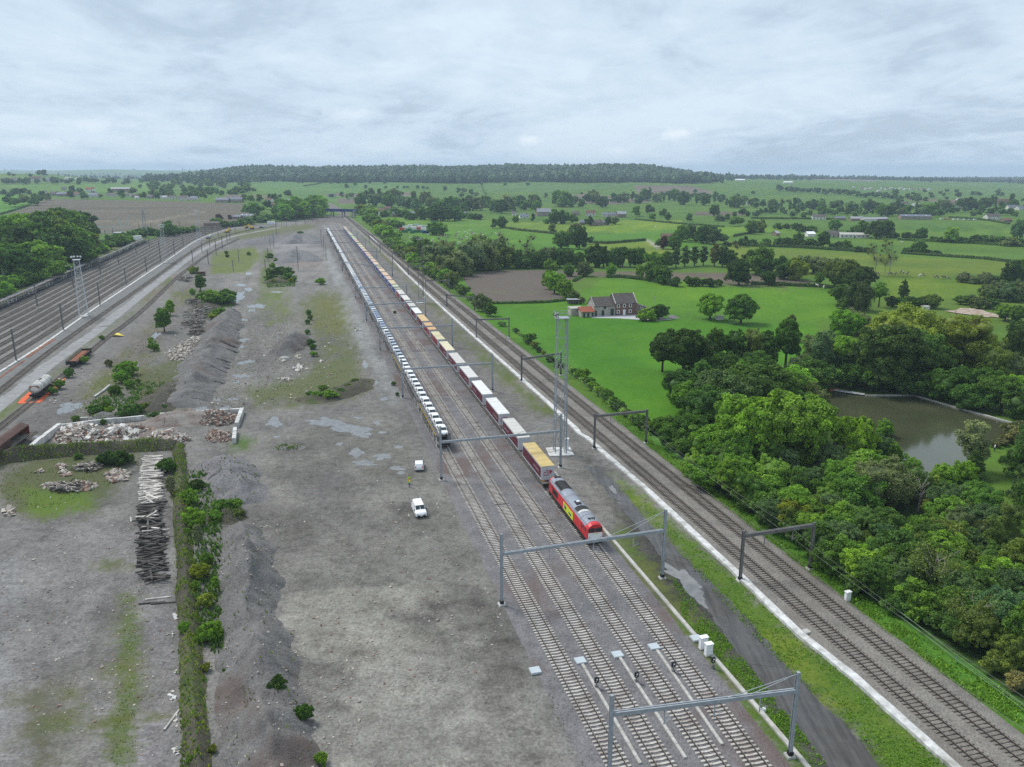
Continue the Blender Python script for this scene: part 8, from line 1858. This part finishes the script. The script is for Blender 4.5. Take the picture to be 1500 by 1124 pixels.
def house(u, v, wpx, hpx, label, wall='wallwhite', roof='slate', rz=0.0, d=8.5, chim=1, nwin=3, rise=.5, cat='house', name='house', dormer=0, group='houses', floors=None):
 P = T(u, v); k = pxm(P); w_ = wpx / k; H = max(4.2, hpx / k); hr = H * rise * .8; hw = H - hr
 if hw > 6.5: hw = 6.5
 if hr > 4.5: hr = 4.5
 r = empty(name, P - Vector((0,0,.3)), rz); tag(r, label, cat, group); fl = floors or (2 if hw > 4.3 else 1)
 gable(r, w_, d, hw + .3, hr, M[wall], M[roof],-w_ / 2,0,.35, chim, nwin, fl, True, dormer=dormer); return r
A, B, C = G(870,463.5), G(900.5,462), G(932,460.8); rz = math.atan2(C.y - A.y, C.x - A.x); L1 = (B - A).length; L2 = (C - B).length
r = empty('farmhouse', A, rz); tag(r, 'long brick farmhouse with rough stone barn wing and red lean-to in the meadow','farmhouse')
gable(r, L1,8.5, ztop(A, 449.5),3.1, M['stone'], M['slate'],0,0,.25,0,0,1)
gable(r, L2,8.8, ztop(B, 445),3.4, M['brick'], M['slate'], L1 + .01,-.15,.25,0,0,1)
for q, (x, w_, z0, z1, mt) in enumerate(((.09,.9,.1,2.2,'green_door'),(.42,1.1,.1,2.3,'green_door'),(.86,1.4,.1,2.8,'green_door'),(.52,1.0,2.9,3.9,'black'))):
 m = MB(); m.box(L1 * x - w_ / 2, L1 * x + w_ / 2,-.06,-.004, z0, z1); m.build('door' if q < 3 else 'loft_hatch', M[mt], r)
for x in (.14,.42,.70):
 for z in (.9,3.3):
  xx = L1 + L2 * x
  if x == .42 and z < 1: m = MB(); m.box(xx - .55, xx + .55,-.22,-.154,.05,2.3); m.build('white_door', M['white'], r); continue
  m = MB(); m.box(xx - .62, xx + .62,-.19,-.154, z - .15, z + 1.25); f_ = m.build('window', M['white'], r); m = MB(); m.box(xx - .36, xx + .36,-.22,-.192, z + .05, z + 1.05); m.build('pane', M['glass'], f_)
for xx, yy, hh in ((0,0,3.1),(L1,-.15,3.4),(L1 + L2,-.15,3.4)):
 z0 = (ztop(A, 449.5) if xx == 0 else ztop(B, 445)); m = MB(); m.beam((xx, yy - .3, z0 + .12),(xx, 4.25, z0 + hh + .28),.32,.14); m.beam((xx, 8.8, z0 + .12),(xx, 4.25, z0 + hh + .28),.32,.14); m.build('gable_coping', M['concrete_white'], r)
m = MB(); zb = ztop(B, 445); x0 = L1 + L2 + .02; m.add([(x0,0,0),(x0 + 7,0,0),(x0 + 7,7,0),(x0,7,0),(x0,0, zb - .8),(x0 + 7,0,2.0),(x0 + 7,7,2.0),(x0,7, zb - .8)],[(0,1,5,4),(1,2,6,5),(2,3,7,6),(3,0,4,7)]); m.build('lean_to_wall', M['brick'], r)
m = MB(); m.beam((x0,3.5, zb - .68),(x0 + 7.3,3.5,1.98),7.6,.16); m.build('lean_to_roof', M['slate'], r)
for xx, z in ((2.2,2.6),(4.0,.7)): m = MB(); m.box(x0 + xx - .5, x0 + xx + .5,-.05,-.004, z - .1, z + 1.0); f_ = m.build('window', M['white'], r); m = MB(); m.box(x0 + xx - .3, x0 + xx + .3,-.08,-.052, z + .05, z + .85); m.build('pane', M['glass'], f_)
m = MB(); m.box(-5.8,-.3,-1.2,3.2,0,2.2); m.build('annex_wall', M['stone'], r); m = MB(); m.beam((-3.05,-1.7,2.15),(-3.05,3.4,3.5),6.0,.14); m.build('annex_roof', M['tile'], r)
for xx in (-4.6,-2.8,-1.0): m = MB(); m.box(xx - .4, xx + .4,-1.26,-1.204,.05,1.7); m.build('annex_door', M['green_door'], r)
m = MB(); m.box(-8.5,-3.3,3.3,8.3,0,2.8); m.build('store_wall', M['stone'], r); m = MB(); m.box(-8.7,-3.1,3.1,8.5,2.802,3.0); m.build('store_roof', M['concrete'], r)
P = G(840,446); r = empty('garden_shed', P, .05); tag(r, 'low open shed with pale roof under the grey pollard','shed')
m = MB(); [m.cbox((x, y, 0),(.15,.15,2.0)) for x in (-2.4,0,2.4) for y in (0,2.6)]; m.box(-2.5,2.5,2.62,2.72,0,2.0); m.build('posts', M['timber'], r); m = MB(); m.box(-2.9,2.9,-.4,3.0,2.004,2.16); m.build('roof', M['roofgrey'], r)
for (u, v, lb) in ((1055,469,'small white roofed trough shed between the two meadow trees'),(1357,454,'white caravan by the bushes near the earth scar')):
 P = T(u, v); r = empty('small_hut', P, .1); tag(r, lb, 'hut'); m = MB(); m.box(-1.4,1.4,0,1.8,0,1.3); m.build('wall', M['wallwhite'], r); m = MB(); m.box(-1.6,1.6,-.2,2.0,1.302,1.5); m.build('roof', M['concrete_white'], r)
for (u, v, h, lb) in ((1075,474,9,'pale utility pole in front of the right meadow tree'),(957,463,8,'thin pole behind the farmhouse bushes'),(1178,354,9,'utility pole by the metal shed'),(1298,322,12,'thin mast above the farm sheds'),(585,330,8,'thin pole by the village road')):
 P = T(u, v); m = MB(); m.tube([(0,0,-.2),(0,0, h)],[.16,.10],8); m.beam((-.6,0, h - .5),(.6,0, h - .5),.1); tag(m.build('utility_pole', M['concrete'], loc=P), lb, 'utility pole','utility poles')
HS = [ # u v w h label
 (325,297,20,7,'long white terrace with slate roof behind the ploughed slope','brick_pale','roofblue',2,6),(346,297,17,8,'brick terrace end house right of the long white terrace','brick_pale','roofblue',2,5),(267,294,14,7,'cream house with slate roof above the ploughed slope','render','slate',1,3),(283,294,10,6,'dark blue roofed house above the ploughed slope','render','roofblue',1,3),(252,292,9,5,'white gabled house left of the cream house','wallwhite','slate',1,2),(240,292,7,5,'white house at the right end of the village row','wallwhite','roofgrey',1,2),(230,291,9,5,'pale house second from the right end of the row','wallwhite','roofblue',1,2),(219,291,9,5,'brick house in the middle of the village row','brick_pale','slate',1,3),(208,290,9,5,'brown roofed house in the village row','render','roofbrown',1,3),(197,290,8,5,'slate roofed house at the left of the village row','brick_pale','slate',1,3),(186,288,7,5,'half hidden white house among village trees','wallwhite','slate',1,2),
 (136,289,14,6,'grey roofed house beside dark round trees','render','roofblue',1,3),(162,288,12,5,'low grey roofed house above the field edge','render','slate',1,3),(107,288,17,6,'flat brown house with pale front','render','roofbrown',0,4),(90,288,14,6,'brick house with blue slate roof at field edge','brick_pale','roofblue',1,3),(79,287,12,6,'dark roofed house at left end of the field edge','brick_pale','slate',1,3),(63,286,7,6,'small white gable left of the field edge houses','wallwhite','slate',0,2),(93,279,6,5,'dark stone tower house behind the round trees','stone','slate',0,1),(131,281,11,6,'white house with bright orange red roof','wallwhite','tile',1,2),(177,281,27,6,'long pale roofed barn on the village hill','wallbrown','roofgrey',0,0),
 (6,266,9,5,'house at far left edge of the hill village','render','slate',1,2),(18,267,12,6,'white gabled house of the hill village','wallwhite','slate',1,2),(39,266,11,5,'grey roofed house of the hill village','render','roofblue',1,2),(52,265,15,6,'long brown roofed house of the hill village','render','roofbrown',1,3),(67,266,11,5,'pale house with blue roof of the hill village','wallwhite','roofblue',1,2),(76,265,9,5,'slate house beside the copper trees','render','slate',1,2),(99,264,10,4,'low white house beyond the copper trees','wallwhite','roofgrey',0,2),(115,265,10,4,'last white house of the hill village','wallwhite','roofgrey',0,2),(50,253,7,3,'white farm on the skyline at left','wallwhite','roofgrey',0,2),(78,252,4,2.5,'tiny white house on the left skyline','wallwhite','roofgrey',0,1),
 (393,296,9,5,'white house behind dark tree near the bridge village','wallwhite','roofbrown',1,2),(402,303,9,6,'red brick house in the bridge village','brick_pale','roofbrown',1,2),(411,304,11,6,'house with dark roof in the bridge village','brick_pale','slate',1,3),(416,309,9,5,'low white house in front of the bridge village','wallwhite','roofgrey',1,2),(408,297,8,5,'brown roofed house at the back of the bridge village','render','roofbrown',1,2),(426,297,10,5,'blue roofed hall left of the bridge trees','render','roofblue',0,3),(434,296,8,5,'dark blue roofed hall by the bridge trees','render','roofblue',0,3),
 (361,320,19,6,'grey roofed farmhouse with skylights at the yard bend','render','roofblue',1,4),(346,321,12,4.5,'low blue roofed shed at the yard bend','wallbrown','roofblue',0,2),(310,331,22,6,'dark open barn left of the yard bend','wallbrown','slate',0,0),(338,321,8,4,'small stone outbuilding at the yard bend','stone','slate',0,1),
 (601,318,52,7,'long dark cattle barn with grey roof by the village road','wallbrown','roofblue',0,0),(556,312,15,6,'stone farmhouse by the village road','stone','roofbrown',1,3),(568,309,9,6,'brick house behind the stone farmhouse','brick_pale','roofbrown',1,2),(556,316,6,3.5,'small white tent beside the stone farmhouse','wallwhite','skylight',0,0),(678,318,11,7,'white house with steep blue roof right of the dark trees','wallwhite','roofblue',1,2),(647,304,8,5,'pale house hidden in the tree belt','render','roofblue',1,2),(611,297,7,5,'reddish house high in the tree belt','render','roofbrown',1,2),(550,293,22,4,'dark sheds at the foot of the ridge','wallbrown','slate',0,0),(545,290,6,6,'pale silo house at the foot of the ridge','wallwhite','roofgrey',0,1),
 (797,317,20,11,'tall brick house with flat pale roof in the hamlet','brick_pale','roofgrey',0,4),(768,320,13,6,'white bungalow with blue roof in the hamlet','wallwhite','roofblue',1,3),(753,316,6,6,'white steep gabled cottage in the hamlet','wallwhite','slate',1,1),(843,316,12,6,'dark roofed house left of the hamlet farm','brick_pale','slate',1,3),(865,317,13,8,'cream house beside a golden tree','render','roofbrown',1,3),(888,318,11,6,'blue roofed house in the hamlet centre','render','roofblue',1,2),(899,318,9,6,'second blue roofed house in the hamlet centre','render','roofblue',1,2),(911,319,13,9,'tall brick house at the right end of the hamlet','brick','roofgrey',1,3),(853,330,8,7,'dark blue roofed gable in front of the hamlet','brick','roofblue',0,1),(875,331,17,8,'old farm with dark roofs in front of the hamlet','brick','slate',1,3),(888,330,8,6,'small farm wing with blue roof','brick','roofblue',0,2),(978,351,17,8,'red brown roofed barn beside round trees','brick','roofbrown',0,2),(705,305,8,4,'brown barn at the end of the tree belt','wallbrown','roofbrown',0,0),
 (1200,322,19,7,'white bungalow with dark hipped roof','wallwhite','slate',0,4),(1231,323,15,5,'blue grey shed left of the big farm','wallbrown','roofblue',0,0),(1256,324,18,6,'large pale shed of the big farm','wallbrown','roofgrey',0,0),(1275,325,20,6,'wide grey shed in the middle of the big farm','render','roofgrey',0,0),(1293,324,18,5,'open shed at the right of the big farm','wallbrown','roofgrey',0,0),(1342,322,42,7,'long blue roofed building with white skylights','brick_pale','roofblue',0,6),(1221,348,20,9,'dark slate farmhouse of the low long farm','stone','slate',1,3),(1252,349,40,4.5,'long low whitish cowshed of the low farm','render','concrete',0,7),(1189,347,11,3.5,'small metal roofed shed left of the low farm','wallwhite','skylight',0,0),(1456,322,20,8,'cream house with dark roof beside the pale lane','render','slate',1,3),(1477,326,12,4,'low brown house right of the cream house','wallbrown','roofbrown',0,2),(1140,346,5,2.5,'tiny field shed in the meadow','wallbrown','roofgrey',0,0),
 (1311,302,8,6,'white gabled house of the right hand village','wallwhite','roofblue',1,2),(1325,302,13,6,'dark roofed house of the right hand village','render','slate',1,3),(1343,302,8,4,'flat white house of the right hand village','wallwhite','roofgrey',0,2),(1399,300,12,4,'low white farm in the right hand fields','wallwhite','roofbrown',0,2),(1396,308,10,5,'slate house above the dark trees','render','roofblue',1,2),(1412,308,14,5,'long slate house above the dark trees','render','slate',1,3),(1448,299,12,5,'brown house of the far right village','render','roofbrown',1,2),(1470,300,18,8,'big brown hall of the far right village','wallbrown','roofbrown',0,2),(1484,307,13,6,'slate roofed house near the right edge','render','roofblue',1,2),(1497,308,10,6,'last slate roofed house at the right edge','render','roofblue',1,2),(1406,294,7,3.5,'bright white house by the brown field','wallwhite','roofgrey',0,2),(1086,300,10,5,'blue roofed house in trees below the right slope','wallwhite','roofblue',1,2),(1099,301,10,4,'white house in trees below the right slope','wallwhite','roofgrey',1,2),(1131,302,8,5,'brown steep roofed house right of the white one','render','roofbrown',1,1),(1084,265.5,13,3,'white barn high on the far slope','wallwhite','skylight',0,0),(1155,269,13,3,'white farm group on the far slope','wallwhite','skylight',0,0),(200,292,5,4,'pale annex by the village row','wallwhite','roofgrey',0,1)]
for (u, v, w_, h, lb, wl2, rf, ch, nw_) in HS:
 house(u, v, w_, h, lb, wl2, rf, R.uniform(-.25,.25),9 if w_ < 24 else 13, ch, nw_, .52 if w_ < 24 else .4, dormer=3 if 'skylights' in lb else 0, name='barn' if ('barn' in lb or 'shed' in lb or 'hall' in lb) else 'house', cat='barn' if ('barn' in lb or 'shed' in lb or 'hall' in lb) else 'house', group='buildings of the villages and farms')
for i, (u, v) in enumerate(((1262,277.5),(1270,278),(1277,277),(1300,278),(1306,277),(1313,278.5),(1320,277),(1327,278.5),(1335,277.5),(1345,279),(1352,278),(1294,276.5),(1250,276),(1288,281),(1362,279))):
 house(u, v, R.uniform(3,5),2.4, f'tiny pale house in the hazy far village, {ordn(sorted([1262,1270,1277,1300,1306,1313,1320,1327,1335,1345,1352,1294,1250,1288,1362]).index(u) + 1)} from the left', R.choice(['wallwhite','render']), R.choice(['roofgrey','roofbrown','slate']), R.uniform(-.4,.4),9,0,2, group='far hazy village')
def box_container(u, v, w_, h_, d_, mat, label, cat='container', group=None, rz=0.0, name='container'):
 r = empty(name, T(u, v), rz); tag(r, label, cat, group); m = MB(); m.bbox(-w_ / 2, w_ / 2,0, d_, .05, h_, .05)
 m.build('body', M[mat], r); m = MB(); [m.box(x - .04, x + .04,-.05,-.004,.15, h_ - .15) for x in np.linspace(-w_ / 2 + .3, w_ / 2 - .3, max(2, int(w_ / .8)))]; m.build('ribs', M[mat], r)
 m = MB(); m.box(-w_ / 2 - .04,-w_ / 2 - .004,.2, d_ - .2,.2, h_ - .15); m.build('door', M['galv_dark'], r)
box_container(397,329,8,3.4,3,'white','white site container beside the curved tracks','container', None, .1)
box_container(201,352,8,3.6,3,'white','white lineside cabin at the end of the empty wagons','cabin', None, .7,'lineside_cabin')
JUNK = [(589,338,'red',5),(594,335,'white',6),(599,339,'emerald',6),(601,333,'white',5),(606,336,'white',6),(608,341,'emerald',6),(610,332,'galv_pale',5),(613,337,'red',4),(616,334,'white',6),(617,341,'emerald',5),(620,338,'white',5),(623,334,'galv_pale',6),(624,342,'blue',7),(626,337,'white',5),(592,341,'emerald',6),(604,342,'emerald',4)]
M['emerald'] = rough_mat('green_paint',(.03,.16,.08),.2,1,.6,.3)
from collections import Counter
jc = Counter(); jt = Counter(q[2] for q in JUNK)
for (u, v, c, w_) in sorted(JUNK):
 jc[c] += 1; nm = {'galv_pale': 'pale grey','emerald': 'green'}.get(c, c); box_container(u, v, w_, 2.6,2.4, c, f'{nm} container in the small depot by the pasture' + (f', {ordn(jc[c])} such from left' if jt[c] > 1 else ''),'container','containers of the small depot', R.uniform(-.3,.3))
def excavator(u, v, rz, label):
 r = empty('excavator', T(u, v), rz); tag(r, label, 'excavator','yellow excavators')
 for s in (-1,1): m = MB(); m.bbox(-2.1,2.1, s * 1.2 - .3, s * 1.2 + .3,0,.9,.25); m.build('track', M['black'], r)
 m = MB(); m.bbox(-2.0,1.4,-1.3,1.3,.95,2.2,.12); m.build('body', M['yellow'], r); m = MB(); m.bbox(.2,1.6,-1.25,-.1,2.202,3.3,.1); c = m.build('cab', M['yellow'], r); m = MB(); m.box(1.604,1.63,-1.15,-.2,2.3,3.15); m.build('cab_window', M['glass'], c)
 m = MB(); m.beam((1.2,.4,1.8),(3.6,.4,4.6),.45,.5); m.build('boom', M['yellow'], r); m = MB(); m.beam((3.6,.4,4.6),(5.6,.4,2.2),.32,.36); m.build('arm', M['yellow'], r); m = MB(); m.add([(5.2,0,2.3),(6.2,0,2.0),(5.9,0,1.1),(5.1,0,1.3),(5.2,.9,2.3),(6.2,.9,2.0),(5.9,.9,1.1),(5.1,.9,1.3)],[(0,1,2,3),(7,6,5,4),(0,4,5,1),(1,5,6,2),(2,6,7,3),(3,7,4,0)]); m.build('bucket', M['darkmetal'], r)
excavator(333,341,1.2,'yellow excavator with raised arm on the curved tracks, leftmost'); excavator(361,334.5,.3,'yellow excavator on the curved tracks beside the farm'); excavator(369,335.5,2.8,'yellow excavator next to the farm, rightmost of three')
for (u, v, c, lb) in ((310,347,(.7,.71,.72),'white car on the service road at the yard bend'),(305.5,350,(.10,.12,.2),'dark blue car on the service road at the yard bend'),(383,334,(.08,.09,.16),'dark car parked beside the curved tracks'),(388,333.5,(.7,.7,.7),'white car parked beside the curved tracks')):
 o = dup(CARF, T(u, v), R.uniform(.2,.9)); o.name = 'parked_car'; tag(o, lb, 'car','cars at the yard bend')
 for chh in o.children:
  if chh.name.startswith('body'): chh.color = (*c, 1)
for i, (u, v) in enumerate(((1379,322),(1384,322),(1390,322),(1398,322.5),(1405,322.5),(1413,322.5),(1421,323),(1428,323))):
 o = dup(CARF, T(u, v), R.uniform(-.2,.2)); o.name = 'parked_car'; tag(o, f'parked car in the row under the dark farm trees, {ordn(i + 1)} from the left','car','cars under the farm trees'); c = [(.7,.7,.7),(.45,.06,.05),(.5,.08,.06),(.7,.7,.7),(.65,.65,.66),(.6,.6,.6),(.3,.32,.34),(.7,.7,.7)][i]
 for chh in o.children:
  if chh.name.startswith('body'): chh.color = (*c, 1)
P = T(150,343); r = empty('substation_gantry', P, .12); tag(r, 'pale steel substation gantries behind the wood','substation'); k = pxm(P)
for i in range(9):
 for y in (0,9):
  m = MB(); x = -16 + i * 3.6; h = 6.5 + (i % 2) * .8; m.beam((x, y, 0),(x, y, h),.35); m.tube([(x, y, h),(x, y, h + 1.2)],.16,6); m.build('post', M['galv_pale'], r)
m = MB(); [m.beam((-16, y, 6.2),(13, y, 6.2),.3) for y in (0,9)]; m.build('beam', M['galv_pale'], r)
for x, h in ((15,14),(17.5,12),(22,13),(24.5,17)): m = MB(); m.beam((x, 2,0),(x, 2, h),.5); m.beam((x - 1,2, h - 1),(x + 1,2, h - 1),.3); m.build('tall_post', M['galv_pale'], r)
m = MB(); m.beam((15,2,8.5),(24.5,2,8.5),.4); m.build('cross_beam', M['galv_pale'], r)
house(181,349,27,8,'white flat substation building by the wood','wallwhite','roofgrey',.1,12,0,6,.12, group=None, cat='building', name='substation_building')
P = T(213,345); H = ztop(P, 307) - P.z; r = empty('pylon', P, .2); tag(r, 'thin lattice power pylon in front of the ploughed slope','pylon'); m = MB(); wd = lambda z: 4.4 * (1 - z / H) ** 1.2 + .7
cs = lambda z: [Vector((sx * wd(z) / 2, sy * wd(z) / 2, z)) for sx, sy in ((-1,-1),(1,-1),(1,1),(-1,1))]
for i in range(9):
 a = cs(H * i / 9); b = cs(H * (i + 1) / 9)
 for q in range(4): m.beam(a[q], b[q],.2); m.beam(a[q], b[(q + 1) % 4],.12); m.beam(b[q], b[(q + 1) % 4],.12)
m.build('lattice', M['galv'], r)
for z in (.72,.83,.93): m = MB(); m.beam((-4.2,0, H * z),(4.2,0, H * z),.25); m.build('cross_arm', M['galv'], r)
A, B = G(470,317.5), G(518,318.5); r = empty('road_bridge', A, math.atan2(B.y - A.y, B.x - A.x)); tag(r, 'dark blue girder road bridge spanning the tracks','bridge'); L = (B - A).length; zt = ztop(A, 306)
for y in (-4,4): m = MB(); m.box(-2, L + 2, y - .25, y + .25, zt - 2.9, zt); [m.box(x - .12, x + .12, y - .4, y + .4, zt - 2.7, zt - .1) for x in np.arange(0, L, 3)]; m.build('girder', M['blue'], r)
m = MB(); m.box(-2, L + 2,-3.7,3.7, zt - 2.6, zt - 2.0); m.build('deck', M['concrete'], r)
for x in (0, L * .36, L * .7, L): m = MB(); [m.box(x - .6, x + .6, y - .6, y + .6,0, zt - 2.95) for y in (-3,3)]; m.box(x - .7, x + .7,-3.9,3.9, zt - 3.6, zt - 2.92); m.build('pier', M['concrete'], r)
P = T(485.5,289); k = pxm(P); r = empty('tunnel_mouth', P - Vector((0,0,1))); tag(r, 'stone tunnel mouth in the hillside beyond the bridge','tunnel'); m = MB(); w_ = 6 / k; hh = 6 / k
arc = [(w_ * .55 * math.cos(a), hh * .35 + w_ * .5 * math.sin(a)) for a in np.linspace(0, PI, 13)]; ou = [(w_, 0),(w_, hh),(-w_, hh),(-w_, 0)]
m.box(-w_, -w_ * .56,0,4,0, hh); m.box(w_ * .56, w_, 0,4,0, hh); m.box(-w_ * .555, w_ * .555,0,4, hh * .8, hh); m.build('stone_face', M['concrete'], r)
m = MB(); m.box(-w_ * .555, w_ * .555,1.5,3.5,0, hh * .79); m.build('dark_bore', M['black'], r)

for o in PROTOS:
 if o.name not in COL.objects:
  pass
for o in [q for q in PROTOS if not q.users_collection]:
 bpy.data.objects.remove(o)
